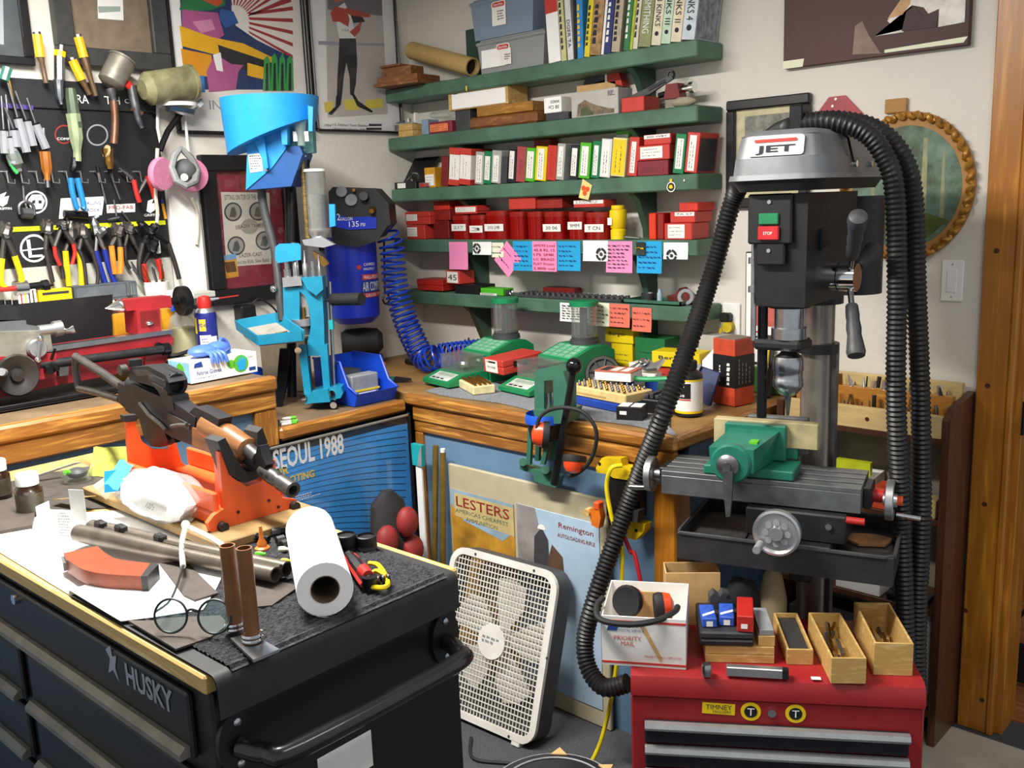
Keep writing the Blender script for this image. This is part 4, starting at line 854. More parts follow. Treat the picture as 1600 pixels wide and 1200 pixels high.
b=B();scribble(b,(.066,-.0012,.1),EZ,-EX,.075,.022,1,6,rnd,.009);scribble(b,(.03,-.0012,.1),EZ,-EX,.06,.01,1,7,rnd,.004);b.obj('print',LAB,t);b=B();scribble(b,(.086,.042,.1),EZ,-EY,.07,.06,4,6,rnd,.003);b.obj('print',GRY,t)
# the corner: compressor, blue press, bins
t=thing('air_compressor','blue wall mounted air compressor with black housing in the corner','compressor',(0,0,0))
CBL=mat('compressor_blue','#1b36c0',.3,nz=.06);cc=V((.135,-.47,0))
B().lathe([(.02,1.10),(.07,1.104),(.096,1.13),(.098,1.42),(.09,1.43)],cc,n=30).obj('tank',CBL,t)
f=Fr((.135,-.47,0),43.1)
hs=mat('compressor_black','#1d1e21',.5,nz=.2)
b=B();f.pr(b,[(513,300),(520,292),(585,294),(607,318),(610,350),(592,372),(560,382),(519,378)],-.115,.20);h_=b.obj('housing',hs,t)
M_=Matrix.Translation(f.o)@Matrix.Rotation(f.a,4,'Z')
h_.matrix_local=M_
def fo(b,name,m,par):o=b.obj(name,m,par);o.matrix_local=M_;return o
b=B();f.pr(b,[(519,362),(592,358),(606,352),(590,376),(560,386),(519,382)],-.122,.02);fo(b,'lower_shroud',hs,t)
b=B();f.pr(b,[(520,334),(545,340),(575,338),(588,340),(588,357),(545,359),(519,354)],-.121,.006);o=fo(b,'blue_badge',CBL,t)
x,z_=f.L(527,341,-.122);
def ft(s,px,py,w,h,m,y):
 x,z_=f.L(px,py,y);o=txt(t,s,(x,y,z_),EX,EZ,w,h,m);o.matrix_local=M_
ft('2',529,339,.013,.024,INKW,-.1225);ft('GALLON',541,342,.045,.012,INKW,-.1225);ft('135',553,350,.036,.02,INKW,-.1225);ft('PSI',567,351,.016,.012,INKW,-.1225)
b=B()
for px,py,r in((534,300,.02),(549,313,.022)):
 c=f.P(px,py,-.118);b.cyl(c,c-EY*.006+EZ*.002,r,n=18)
fo(b,'gauge',GRY,t)
b=B();c=f.P(570,308,-.118);b.cyl(c,c+V((0,-.03,.004)),.016,n=14);fo(b,'regulator_knob',BLK,t);b=B();c=f.P(554,297,-.118);b.cyl(c,c-EY*.02,.006,n=8);fo(b,'relief_valve',BRS,t)
b=B();c=f.P(582,328,-.118);b.cyl(c,c+V((.0,-.03,-.004)),.014,.009,12);fo(b,'air_outlet',BRS,t)
for py,h,m in((434,.02,R3),(449,.042,INKB),(462.5,.018,R3)):
 x,z_=f.L(565,py,-.096);a0=math.asin(x/.098)
 g=[[V((.0985*math.sin(a),-.0985*math.cos(a),z_+dz))for dz in(-h/2,h/2)]for a in[a0+1.5*i/12 for i in range(13)]]
 o=B().sheet(g).obj('label',m,t);o.matrix_local=M_
def bend(s,px,py,wd,ht,m):
 x,z_=f.L(px,py,-.096);a0=math.asin(max(-1,min(1,x/.098)))+wd/2/.0992
 o=txt(t,s,(0,0,0),EX,EZ,wd,ht,m,.0)
 for vv in o.data.vertices:
  a=a0+vv.co.x/.0992;vv.co=V((.0992*math.sin(a),-.0992*math.cos(a),z_+vv.co.z))
 o.matrix_local=M_
bend('CAMPBELL',567,414,.06,.011,INKW);bend('HAUSFELD',567,421,.055,.009,INKW);bend('WALL-MOUNTED',567,434,.10,.014,INKW);bend('AIR COMPRESSOR',566,449,.14,.034,INKW);bend('2 GALLON  135 PSI',567,462.5,.11,.012,INKW)
for px in(560,):
 x,z_=f.L(561,418,-.096);a=x/.098;o=B().cyl((.0985*math.sin(a),-.0985*math.cos(a),z_),(.0995*math.sin(a),-.0995*math.cos(a),z_),.009,n=14).obj('emblem',R3,t);o.matrix_local=M_
B().box(.002,-.52,1.2,.05,-.42,1.24).obj('wall_bracket',BLKM,t);B().box(.002,-.52,1.38,.05,-.42,1.42).obj('wall_bracket',BLKM,t)
one('hook_strap',B().tube([at(600,375,X=.2),at(601,440,X=.2),at(601,460,X=.2),at(598,468,X=.2),at(603,475,X=.2),at(609,468,X=.2),at(606,460,X=.2)],.004,6,sm=4),BLK,'black strap with ring hanging beside the coiled hose','strap')
t=thing('belt_sander','black rounded motor housing on the bench behind the blue bin','motor',(.12,-.42,.9205));B().lathe([(.04,-.09),(.052,-.07),(.055,0),(.05,.05),(.03,.07)],(0,0,.10),(.6,.8,0),22).obj('housing',RUB,t);B().box(-.05,-.05,0,.05,.05,.05,.006).obj('foot',BLK,t)
t=thing('carton','open brown carton with white edge behind the blue bin','box',(.14,-.90,.9005),math.radians(43));t.scale=(.8,.6,1);B().box(0,0,0,.2,.12,.19,.002).obj('carton_body',mat('dusty_brown_card','#6e6250',.8),t);B().hull4([(0,-.006,.185),(.2,-.006,.205),(.2,0,.205),(0,0,.185)],[(0,-.006,.19),(.2,-.006,.212),(.2,0,.212),(0,0,.19)]).obj('flap_edge',LAB,t)
# blue hanging bins
def akro(label,o,rz,sc=1):
 t=thing('parts_bin',label,'bin',o,math.radians(rz),'blue hopper bins');w,d,h=.19*sc,.26*sc,.165*sc;q=.004
 pr=[(0,.0),(-.02,.05*sc),(.03*sc,.075*sc),(.075*sc,h),(d,h),(d,0)]
 for x in(0,w-q):B().prism(pr,(x,0,0),EY,EZ,(q,0,0)).obj('side_wall',BLU,t)
 B().box(q,0,0,w-q,d,q).obj('bin_floor',BLU,t);B().box(q,d-q,0,w-q,d,h).obj('back_wall',BLU,t);B().hull4([(q,0,0),(w-q,0,0),(w-q,q,0),(q,q,0)],[(q,-.02,.05*sc),(w-q,-.02,.05*sc),(w-q,-.02+q,.05*sc),(q,-.02+q,.05*sc)]).obj('front_lip',BLU,t)
 b=B();b.tube([V((-.001,y,z_))for y,z_ in[(-.02,.05*sc),(.03*sc,.075*sc),(.075*sc,h),(d,h)]],.004,6).obj('rim',BLU,t);b=B();b.tube([V((w+.001,y,z_))for y,z_ in[(-.02,.05*sc),(.03*sc,.075*sc),(.075*sc,h),(d,h)]],.004,6).obj('rim',BLU,t)
 return t
akro('blue hopper bin of small packets on the corner bench',(.615,-.862,.9005),88,.86)
b_=Fr((.615,-.862,.9005),88)
t=thing('cleaning_kit','grey and yellow packet standing inside the blue bin','packet',V(b_.o)+b_.x*.03+b_.y*.05+V((0,0,.005)),b_.a);B().box(0,0,0,.11,.05,.085,.004).obj('pack',GRY,t);B().box(-.001,-.002,.03,.111,.05,.036).obj('yellow_edge',YEL,t);quad(t,'label',(.06,-.0008,.016),EX,EZ,.07,.02,LAB)
t=thing('cleaning_kit','dark tool roll lying inside the blue bin','packet',V(b_.o)+b_.x*.03+b_.y*.15+V((0,0,.005)),b_.a);B().tube([(0,0,.06),(.05,.01,.075),(.1,.0,.065)],.024,10,sm=4).obj('roll',DKG,t);B().box(0.0,-.02,0,.1,.03,.03,.004).obj('pack',GRY,t)
one('parts_bin',B().box(.16,-1.12,.9005,.28,-.98,1.02,.006),BLU,'blue box half hidden behind the legs of the blue press','bin')
# progressive press with case feeder
DB=mat('press_blue','#1a86a8',.38,nz=.1);DBB=mat('feeder_blue','#1f93dc',.4,nz=.06);DBD=mat('feeder_blue_shaded','#0f4d8f',.45,nz=.06)
f=Fr((.46,-.935,.9005),43.1);P=f.P;f.zmin=.0005
t=thing('progressive_press','blue progressive reloading press on the corner bench','press',f.o,f.a)
b=B();f.pr(b,[(476,632),(532,622),(536,614),(533,605),(512,606),(500,612),(482,616)],-.07,.12);b.obj('base_plate',DB,t)
b=B();f.pr(b,[(488,630),(487,612),(512,608),(516,628)],-.09,.03);b.obj('base_web',DB,t)
for xs in(((466,540),(478,540),(487,620),(476,622)),((499,540),(511,538),(516,612),(506,614))):
 b=B();f.pr(b,xs,-.06,.025);b.obj('link_arm',DB,t)
for px,py in((475,620),(467,547),(519,614),(522,632)):
 c=P(px,py,-.065);B().cyl(c,c-EY*.012,.011,n=12).obj('pivot_bolt',CHR,t)
b=B();f.pr(b,[(442,449),(470,449),(470,440),(502,433),(506,500),(507,545),(498,556),(482,556),(480,535),(484,520),(486,505),(482,478),(476,462),(468,455),(468,510),(444,518)],-.05,.07);b.obj('frame',DB,t)
b=B();f.pr(b,[(470,434),(503,432),(505,452),(494,462),(480,452)],-.07,.03);b.obj('frame_head',DB,t)
b=B();f.pr(b,[(441,434),(470,432),(472,446),(442,449)],-.065,.08);b.obj('toolhead',ALU,t)
c=P(472,508,-.02);B().cyl(c,c+EZ*.022,.04,n=24).obj('shell_plate',ALU,t);B().cyl(c-EZ*.03,c,.032,n=20).obj('ram',DST,t)
for dx in(-.02,.012):B().cyl(c+V((dx,-.02,.022)),c+V((dx,-.02,.06)),.006,n=8).obj('cartridge_case',BRS,t)
B().box(c.x+.005,-.03,c.z+.03,c.x+.028,-.015,c.z+.14).obj('backing_plate',ALU,t)
for px,hh,r in((450,.05,.012),(463,.11,.011),(478,.085,.01),(490,.05,.009),(500,.07,.006)):
 c=P(px,433,-.04);B().lathe([(r,0),(r,hh*.5),(r*.7,hh*.55),(r*.7,hh)],c,n=12).obj('die',STL,t)
for x0,y0,x1,y1,r in((456,300,458,430,.005),(482,250,482,262,.004)):B().cyl(P(x0,y0,.02),P(x1,y1,.0),r,n=8).obj('guide_rod',BLKM,t)
b=B();fl=[P(372,515,-.02),P(405,539,-.12),P(473,532,-.12),P(432,504,-.02)]
b.hull4([p-EZ*.004 for p in fl],fl);b.obj('catch_tray',mat('tray_grey_base','#9b968c',.6),t)
for i in range(4):
 a,c=fl[i],fl[(i+1)%4];n_=(c-a).cross(EZ).normalized()*.006;B().hull4([a,c,c+n_,a+n_],[a+EZ*.032+n_*.6,c+EZ*.032+n_*.6,c+EZ*.032+n_*1.6,a+EZ*.032+n_*1.6]).obj('tray_wall',DB,t)
for i in range(9):c=P(440+rnd.uniform(-12,12),524+rnd.uniform(-3,3),-.08);B().cyl(c,c+V((.012,rnd.uniform(-.01,.01),.006)),.0045,n=6).obj('cartridge_case',BRS,t)
b=B();b.tube([P(409,296,.01),P(412,325,.01),P(430,395,.0),P(436,450,-.02),P(441,500,-.03)],.0135,10,sm=5);b.obj('lever',mat('lever_grey','#4b4c4e',.5,.3),t)
c=P(428,451,-.04);B().sphere(c,.012,10,7).obj('bolt',CHR,t)
B().cyl(P(520,468,-.02),P(565,467,-.08),.020,n=16).obj('roller_grip',RUB,t);B().cyl(P(504,469,-.01),P(522,468,-.02),.006,n=8).obj('grip_rod',STL,t)
B().cyl(P(515,440,-.02),P(523,625,-.02),.006,n=8).obj('operating_rod',STL,t)
B().prism([(0,0),(.014,0),(.014,.03),(0,.03)],P(514,515,-.03),EX,EZ,(0,.02,0)).obj('rod_clip',TEAL,t)
b=B();f.pr(b,[(430,386),(436,381),(466,380),(470,384),(470,406),(434,411),(430,405)],-.06,.006);b.obj('bin_shield',DBB,t)
b=B();f.pr(b,[(514,319),(523,319),(524,353),(515,355)],-.03,.02);b.obj('measure_clip',DBB,t)
c=P(498,357,0);z_=P(498,268,0).z-c.z
B().lathe([(.033,0),(.033,z_),(.031,z_),(.031,0)],c,n=24,cap=False).obj('powder_tube',CLR,t);B().cyl(c,c+EZ*z_*.6,.030,n=20).obj('powder',mat('powder_grey','#6f6d69',.9,nz=.3,ns=200),t)
B().lathe([(.036,z_),(.036,z_+.008),(.0,z_+.008)],c,n=24).obj('measure_lid',WHT,t);B().lathe([(.036,0),(.036,-.012),(.012,-.045),(.012,-.055)],c,n=24).obj('measure_funnel',ALU,t)
b=B();f.pr(b,[(472,375),(503,370),(523,382),(505,387),(475,383)],-.03,.03);b.obj('measure_bar',ALU,t)
b=B();f.pr(b,[(488,392),(506,402),(514,412),(506,417),(494,406)],-.04,.02);b.obj('bellcrank',BRS,t)
B().tube([P(470,232,.0),P(476,300,.0),P(481,372,.0)],.0085,10,sm=3).obj('case_tube',mat('case_tube_brass','#8a7445',.4,.6,nz=.6,ns=60,stretch=(1,1,6)),t)
B().lathe([(.03,.1),(.028,.06),(.012,0),(.012,-.03)],P(470,212,-.05),n=16,cap=False).obj('feed_funnel',pane_mat('greenish_clear','#d2e4dc',.06,.05,.25),t)
b=B();f.pr(b,[(455,160),(486,160),(490,238),(470,241),(444,228)],.01,.05);b.obj('feed_housing',pane_mat('teal_clear','#8fc4c4',.06,.1,.5),t)
for px in(461,479):c=P(px,213,-.055);quad(t,'label',c,EX,EZ,.012,.03,LAB)
B().cyl(P(469,234,-.0),P(472,246,-.0),.014,n=12).obj('tube_collar',WHT,t)
xl,_=f.L(345,160,0);xr,zt=f.L(497,150,0);R_=(xr-xl)/2;xc=(xl+xr)/2;zlo=P(360,243,0).z;zhi=P(488,185,0).z
n=36;vs=[];
for k,(rr,fz)in enumerate(((1,1),(.96,1),(.90,0),(.94,0))):
 for i in range(n):
  a=2*PI*i/n;zb=zlo+(zhi-zlo)*(.5+.5*math.cos(a))**1.0-.04*(.5-.5*math.sin(a))*0
  vs.append(V((xc+R_*rr*math.cos(a),R_*rr*math.sin(a)*.9,zt if fz else zb)))
fs=[]
for i in range(n):
 j=(i+1)%n;fs+=[(3*n+i,3*n+j,j,i),(i,j,n+j,n+i),(n+i,n+j,2*n+j,2*n+i)]
fs.append(tuple(range(2*n,3*n)));fs.append(tuple(range(3*n,4*n))[::-1])
B().add(vs,fs).obj('feeder_bowl',DBB,t)
b=B();f.pr(b,[(384,297),(386,236),(370,210),(402,196),(440,172),(448,200),(447,232),(425,262)],-.055,.12);b.obj('motor_housing',DBB,t)
b=B();f.pr(b,[(384,297),(425,262),(447,230),(468,228),(473,240),(455,291)],-.05,.15);b.obj('motor_underside',DBD,t)  # motor box underside as its own prism, shade put into the darker blue
b=B();f.pr(b,[(396,214),(412,210),(419,262),(415,264)],-.075,.02);b.obj('rib',DBB,t)
b=B();f.pr(b,[(433,160),(447,157),(449,226),(441,226)],-.09,.04);b.obj('shroud_post',DBB,t);b=B();f.pr(b,[(481,165),(489,167),(488,205),(482,205)],-.09,.04);b.obj('shroud_post',DBB,t)
b=B();f.pr(b,[(387,241),(408,239),(411,267),(391,270)],-.057,.001);b.obj('label',LAB,t)
x,z_=f.L(399,254,-.0575);b=B();scribble(b,(x,-.0577,z_),EX,EZ,.034,.045,6,6,rnd,.002);b.obj('print',INK,t)
c=P(416,266,-.056);B().cyl(c,c-EY*.004,.005,n=8).obj('screw',STL,t)
B().tube([P(453,265,.05),P(458,300,.03),P(456,360,.02),P(456,428,.0)],.004,6,sm=4).obj('feeder_cord',BLK,t)
B().cyl(P(452,250,.06),P(456,620,.06),.016,n=12).obj('feeder_post',BLKM,t)
b=B();f.pr(b,[(437,545),(452,545),(448,600),(441,648),(425,648),(432,600)],.0,.02);b.obj('strong_mount',BLKM,t)
for k,(a,c)in enumerate((((440,655),(462,652)),((438,660),(465,657)),((440,664),(463,660)))):
 a,c=at(*a,Z=.9055),at(*c,Z=.9055);a.z+=.0006*k
 t=thing('pen',('green capped pen farthest back of the three on the bench','green capped pen in the middle of the three on the bench','green capped pen nearest the bench edge of the three')[k],'pen',(0,0,0),group='three green pens');B().cyl(a,a.lerp(c,.65),.0045,n=8).obj('barrel',LAB,t);B().cyl(a.lerp(c,.62),c,.005,n=8).obj('cap',LIME,t)
t=thing('power_adapter','black plug adapter with cord on the left wall','adapter',at(381,494,X=.02));B().box(-.018,-.03,-.035,.04,.03,.04,.005).obj('body',BLK,t);B().tube([(.03,.02,.045),(.035,.045,.06),(.04,.08,.04),(.05,.11,.0),(.06,.13,-.08)],.004,6,sm=4).obj('cord',BLK,t)
# pictures on the left wall
WU,WV=EY,EZ
def wl(px,py,X=0.0):p=at(px,py,X=X);return(p.y,p.z)
def picture(name,label,px0,px1,py0,py1,fw,fm,matm=None,inner=None,X=.001,th=.022,ytop=None,glass=True):
 y0,y1=at(px0,py1,X=X).y,at(px1,py1,X=X).y;z0=at((px0+px1)/2,py1,X=X).z;z1=at((px0+px1)/2,py0,X=X).z
 t=thing(name,label,'picture',(X,y0,z0));w,h=y1-y0,z1-z0
 for q in((0,0,w,fw),(0,h-fw,w,h),(0,fw,fw,h-fw),(w-fw,fw,w,h-fw)):B().box(0,q[0],q[1],th,q[2],q[3],.003).obj('frame_bar',fm,t)
 B().box(.001,fw*.5,fw*.5,th*.35,w-fw*.5,h-fw*.5).obj('mat_board',matm or PAPER,t)
 if glass:B().box(th*.75,fw*.6,fw*.6,th*.75+.001,w-fw*.6,h-fw*.6).obj('glass_pane',GLS,t)
 t['wh']=(w,h,th*.35+.0003,y0,z0);return t
def ink(t,pts,m,k=0,name='print_area'):
 w,h,d,y0,z0=t['wh'];X=t.location.x+d
 q=[(a-y0,b-z0)for a,b in(wl(px,py,X)for px,py in pts)]
 return B().prism(q,(d+.0003*k,0,0),EY,EZ,(.0002,0,0)).obj(name,m,t)
def itxt(t,s,px,py,wpx,hpx,m,k=3):
 w,h,d,y0,z0=t['wh'];X=t.location.x+d;a,b=wl(px,py,X);s_=(at(px+1,py,X=X).y-at(px,py,X=X).y);sz=(at(px,py,X=X).z-at(px,py+1,X=X).z)
 return txt(t,s,(d+.0003*k,a-y0,b-z0),EY,EZ,wpx*s_,hpx*sz,m,0)
BKF=mat('frame_black','#17161a',.35,nz=.15)
p1=picture('framed_poster','colourful shooter poster with red sunburst, behind the blue feeder',276,486,-60,212,.012,BKF)
pc=lambda n,h:mat('poster_'+n,h,.6,nz=.03)
ink(p1,[(277,-55),(466,-55),(478,160),(294,160)],pc('offwhite','#efe9e2'),0)
sun=pc('red','#a83238')
for i in range(13):
 a0=math.radians(-8+i*9.5+20);a1=a0+math.radians(4.6);cx,cy=366,30
 R_=130;pts=[(cx+22*math.cos(a0),cy-22*math.sin(a0)),(cx+R_*math.cos(a0),cy-R_*math.sin(a0)),(cx+R_*math.cos(a1),cy-R_*math.sin(a1)),(cx+22*math.cos(a1),cy-22*math.sin(a1))]
 pts=[(min(max(x,276),455+y*.07),max(y,-54))for x,y in pts]
 ink(p1,pts,sun,1)
for i in range(5):
 y=22+i*15;ink(p1,[(388,20+i*7),(457,y-12+i*4),(458,y-6+i*4),(390,24+i*7)],sun,1)
ink(p1,[(278,-54),(358,-54),(362,20),(368,40),(400,62),(456,90),(459,140),(289,140)],pc('navy','#1d3566'),2)
ink(p1,[(280,15),(300,-54),(350,-54),(352,8),(330,16),(285,18)],pc('green','#1f7a48'),3)
ink(p1,[(312,-54),(345,-54),(347,5),(338,10),(316,0)],pc('flame','#d0562a'),4)
ink(p1,[(284,15),(340,20),(350,55),(342,60),(300,56),(284,40)],pc('magenta','#b35a8e'),4)
ink(p1,[(300,34),(330,30),(336,46),(314,52)],pc('pink','#d98fb5'),5)
ink(p1,[(280,40),(330,58),(380,68),(430,92),(430,108),(370,92),(330,84),(284,72)],pc('yellow','#efb51c'),5)
ink(p1,[(282,76),(330,86),(334,120),(288,118)],pc('orange','#e39a1c'),5)
ink(p1,[(340,70),(430,100),(428,122),(400,118),(344,92)],pc('black','#20202a'),6)
ink(p1,[(386,98),(414,106),(410,124),(386,118)],pc('yellow','#efb51c'),7)
ink(p1,[(344,14),(364,18),(372,36),(352,44),(342,30)],pc('lens','#2a5aa0'),7)
ink(p1,[(322,112),(336,84),(360,100),(380,102),(372,112),(368,140),(326,144)],pc('magenta','#b35a8e'),8)
ink(p1,[(332,86),(344,82),(348,112),(338,110)],PAPER,9)
for i in range(4):ink(p1,[(410+i*12,142),(412+i*12,92-(i==1)*4),(417+i*12,87-(i in(1,2))*4),(421+i*12,94),(422+i*12,142)],pc('green2','#39a24c'),8);ink(p1,[(414+i*12,142),(415+i*12,100),(418+i*12,98),(419+i*12,142)],pc('black','#20202a'),9)
ink(p1,[(296,120),(318,118),(320,144),(299,144)],pc('blue','#2f7fc4'),8)
itxt(p1,'IN',336,164,18,14,pc('lettergrey','#9aa3a6'),3)
p2=picture('framed_poster','pale poster of a standing rifle skier beside the green shelves',492,626,-60,207,.008,BKF)
ink(p2,[(508,-50),(594,-50),(606,178),(512,184)],pc('snow','#c9c4c0'),0)
ink(p2,[(508,-50),(596,-50),(597,25),(512,15)],pc('slate','#7d7a80'),1)
ink(p2,[(497,64),(600,68),(601,72),(498,70)],pc('bluegrey','#a9a6b4'),1)
ink(p2,[(506,160),(520,158),(522,174),(508,176)],pc('paleyellow','#e6d35a'),1);ink(p2,[(536,156),(560,154),(562,172),(540,172)],pc('paleyellow','#e6d35a'),1);ink(p2,[(570,156),(598,154),(599,168),(572,170)],pc('paleyellow','#e6d35a'),1)
ink(p2,[(530,60),(556,60),(558,100),(556,130),(552,150),(547,148),(546,120),(541,98),(537,120),(534,152),(526,158),(527,120),(529,90)],pc('trousers','#33353c'),2)
ink(p2,[(546,140),(552,145),(560,158),(583,174),(580,176),(558,166)],pc('boot','#23232a'),3);ink(p2,[(525,150),(534,150),(532,164),(518,180),(512,178),(524,166)],pc('boot','#23232a'),3)
ink(p2,[(524,14),(538,4),(546,20),(552,40),(556,60),(530,60),(526,40)],PAPER,3)
ink(p2,[(516,20),(524,10),(540,14),(546,30),(544,42),(530,34),(520,34)],pc('sleeve','#c2503e'),4);ink(p2,[(546,50),(560,38),(566,30),(562,48),(554,58)],pc('sleeve','#c2503e'),4)
ink(p2,[(520,-20),(534,-20),(537,2),(522,4)],pc('face','#c07a5a'),4);ink(p2,[(540,12),(578,22),(578,27),(552,26),(540,20)],pc('sleeve','#c2503e'),5);ink(p2,[(548,24),(566,27),(570,34),(552,36)],pc('boot','#23232a'),5)
itxt(p2,'U.S.A.',540,47,12,4,INK,5)
itxt(p2,'U.S. Olympic Team: Biathlon',547,196,56,4.5,INK,3);itxt(p2,'Lillehammer Norway 1994',545,202,50,4,INK,3);itxt(p2,'1994',512,196,10,4,INK,3)
ink(p2,[(576,193.5),(596,193.5),(596,197),(576,197)],INK,3);ink(p2,[(572,199.5),(596,199.5),(596,203),(572,203)],INK,3)
p3=picture('framed_poster','black framed maroon poster with four medallions under the shooter poster',328,470,243,470,.055,BKF,mat('maroon_mat','#82283a',.7),th=.03)
ink(p3,[(345,300),(421,301),(424,412),(354,417)],pc('parchment','#c9c5b8'),0)
itxt(p3,'SITTING ON TOP OF THE WORLD',384,308,66,8,INK,2)
for px,py in((364,331),(403,330),(369,384),(413,376)):
 ink(p3,[(px+14*math.cos(a),py+15*math.sin(a))for a in[i*PI/9 for i in range(18)]],pc('medal','#3d3d40'),1);ink(p3,[(px+11.5*math.cos(a),py+12.5*math.sin(a))for a in[i*PI/9 for i in range(18)]],pc('medal2','#97958d'),2);ink(p3,[(px-6,py+8),(px-3,py-6),(px+2,py-8),(px+6,py+3),(px+3,py+9)],pc('medal3','#55534f'),3)
ink(p3,[(390+14*math.cos(a),354+12*math.sin(a))for a in[i*PI/9 for i in range(18)]],pc('medal2','#97958d'),1);ink(p3,[(367,352),(412,348),(413,355),(368,359)],pc('parchment2','#a5a196'),2);itxt(p3,'LAZER TRAP',390,353,34,5,INK,4)
itxt(p3,'LAZER-CAST',392,398,36,6,INK,2);itxt(p3,'and the REAL Silver Bullet',396,408,50,6,INK,2)
ink(p3,[(344,400),(368,396),(373,432),(348,436)],pc('gold','#c9962c'),3);ink(p3,[(345,400),(368,396),(369,404),(346,408)],pc('skyblue','#6fa0c9'),4);ink(p3,[(350,410),(366,408),(370,424),(354,426)],pc('bronze','#5a3a1c'),5)
q1=picture('framed_print','dark framed picture cut off at the top left corner',-90,50,-120,100,.024,BKF,mat('dark_mat','#4d5357',.6),th=.03)
ink(q1,[(-60,-40),(4,-40),(6,70),(-60,60)],pc('ghost','#a9b2b6'),1)
q2=picture('framed_print','wide dark framed certificate above the pegboard tools',88,262,-120,108,.055,mat('frame_charcoal','#3a3b3b',.45,nz=.2),mat('taupe_mat','#857560',.7),th=.035)
ink(q2,[(150,-60),(190,-60),(193,32),(153,29)],PAPER,1);ink(q2,[(153,10),(188,10),(188,18),(154,20)],pc('greenish','#9fb0a8'),2)
# pegboard with tools
PEG=mat('pegboard_black','#17171a',.5,nz=.15)
t=thing('tool_board','black tool board covered with stickers and hooks on the left wall','tool board',(.001,0,0))
ya,yb=at(-60,300,X=.01).y,at(256,300,X=.01).y;zt_,zb_=at(100,127,X=.01).z,at(100,412,X=.01).z
zm=at(100,172,X=.01).z
B().box(0,ya,zb_,.014,yb,zm,.001).obj('panel',PEG,t);B().box(0,ya,zm+.002,.022,yb,zt_,.002).obj('header_strip',mat('header_black','#26272a',.4),t)
zy=at(120,354,X=.016).z;B().box(.0145,at(14,354,X=.016).y,zy-.007,.0165,at(258,346,X=.016).y,zy+.007).obj('yellow_strip',mat('strip_yellow','#d3d61c',.5,nz=.04),t)
def bt(s,px,py,wpx,hpx,m,X=.0172):
 a=at(px,py,X=X);k=at(px+1,py,X=X).y-a.y;kz=a.z-at(px,py+1,X=X).z
 return txt(t,s,(X-.0005,a.y,a.z),EY,EZ,wpx*k,hpx*kz,m,.0005)
bt('RA',129,155,18,13,INKW,.0235);bt('TH',175,157,24,12,INKW,.0235);bt('C',198,158,7,7,INKW,.0235)
def bq(pts,m,X=.0152,th=.0003):
 q=[(at(a,b,X=X).y,at(a,b,X=X).z)for a,b in pts];return B().prism(q,(X-.0008,0,0),EY,EZ,(th,0,0)).obj('sticker',m,t)
bq([(0,160),(52,165),(52,172),(0,168)],mat('sticker_violet','#4a3a80',.5),.0235)
bq([(95,310),(163,307),(159,336),(92,342)],LAB);bq([(166,320),(211,318),(211,331),(167,333)],LAB);bt('PRO-FAB',189,324,38,6,INKR,.0162);bt('FALLING',145,317,24,5,INKB,.0162);bt('ROCK',146,328,20,5,INKB,.0162)
def circst(px,py,r,m,m2=None):
 bq([(px+r*math.cos(a),py+r*math.sin(a))for a in[i*PI/10 for i in range(20)]],m)
 if m2:bq([(px+r*.85*math.cos(a),py+r*.85*math.sin(a))for a in[i*PI/10 for i in range(20)]],m2,.0157)
circst(56,316,18,INKW,PEG);bq([(44,312),(50,304),(64,304),(70,314),(66,326),(48,328)],INKW,.0162);bq([(50,314),(55,312),(55,318),(50,318)],PEG,.0164);bq([(60,313),(65,313),(65,318),(60,318)],PEG,.0164)
circst(53,388,22,INKW,PEG);bt('L',54,388,22,28,INKW,.0162);bq([(31,391),(75,386),(75,388),(31,393)],INKW,.0162)
circst(100,210,15,mat('sticker_red','#8c2c2c',.5),PEG);bt('COMP',99,217,20,4,INKW,.0162);circst(152,211,17,GRY,PEG)
for px,py in((6,312),(237,322)):bq([(px-8,py+8),(px-6,py-8),(px+4,py-12),(px,py-4),(px+8,py-6),(px+5,py+6),(px-2,py+11)],INKW);bt('GRIFFIN',px,py+14,24,4,INKW,.0162)
X_=.002
t=thing('white_post','white painted upright board right of the black tool board','board',(X_,0,0));B().box(0,yb+.004,1.062,.03,yb+.115,zt_-.30,.004).obj('board',WHT,t)
t=thing('back_ledge','pale ledge board behind the lathe below the tool board','ledge',(X_,0,0));B().box(0,ya,at(100,470,X=.03).z-.04,.012,yb,zb_-.004,.002).obj('board',mat('ledge_pale','#b9bab0',.6,nz=.1),t)
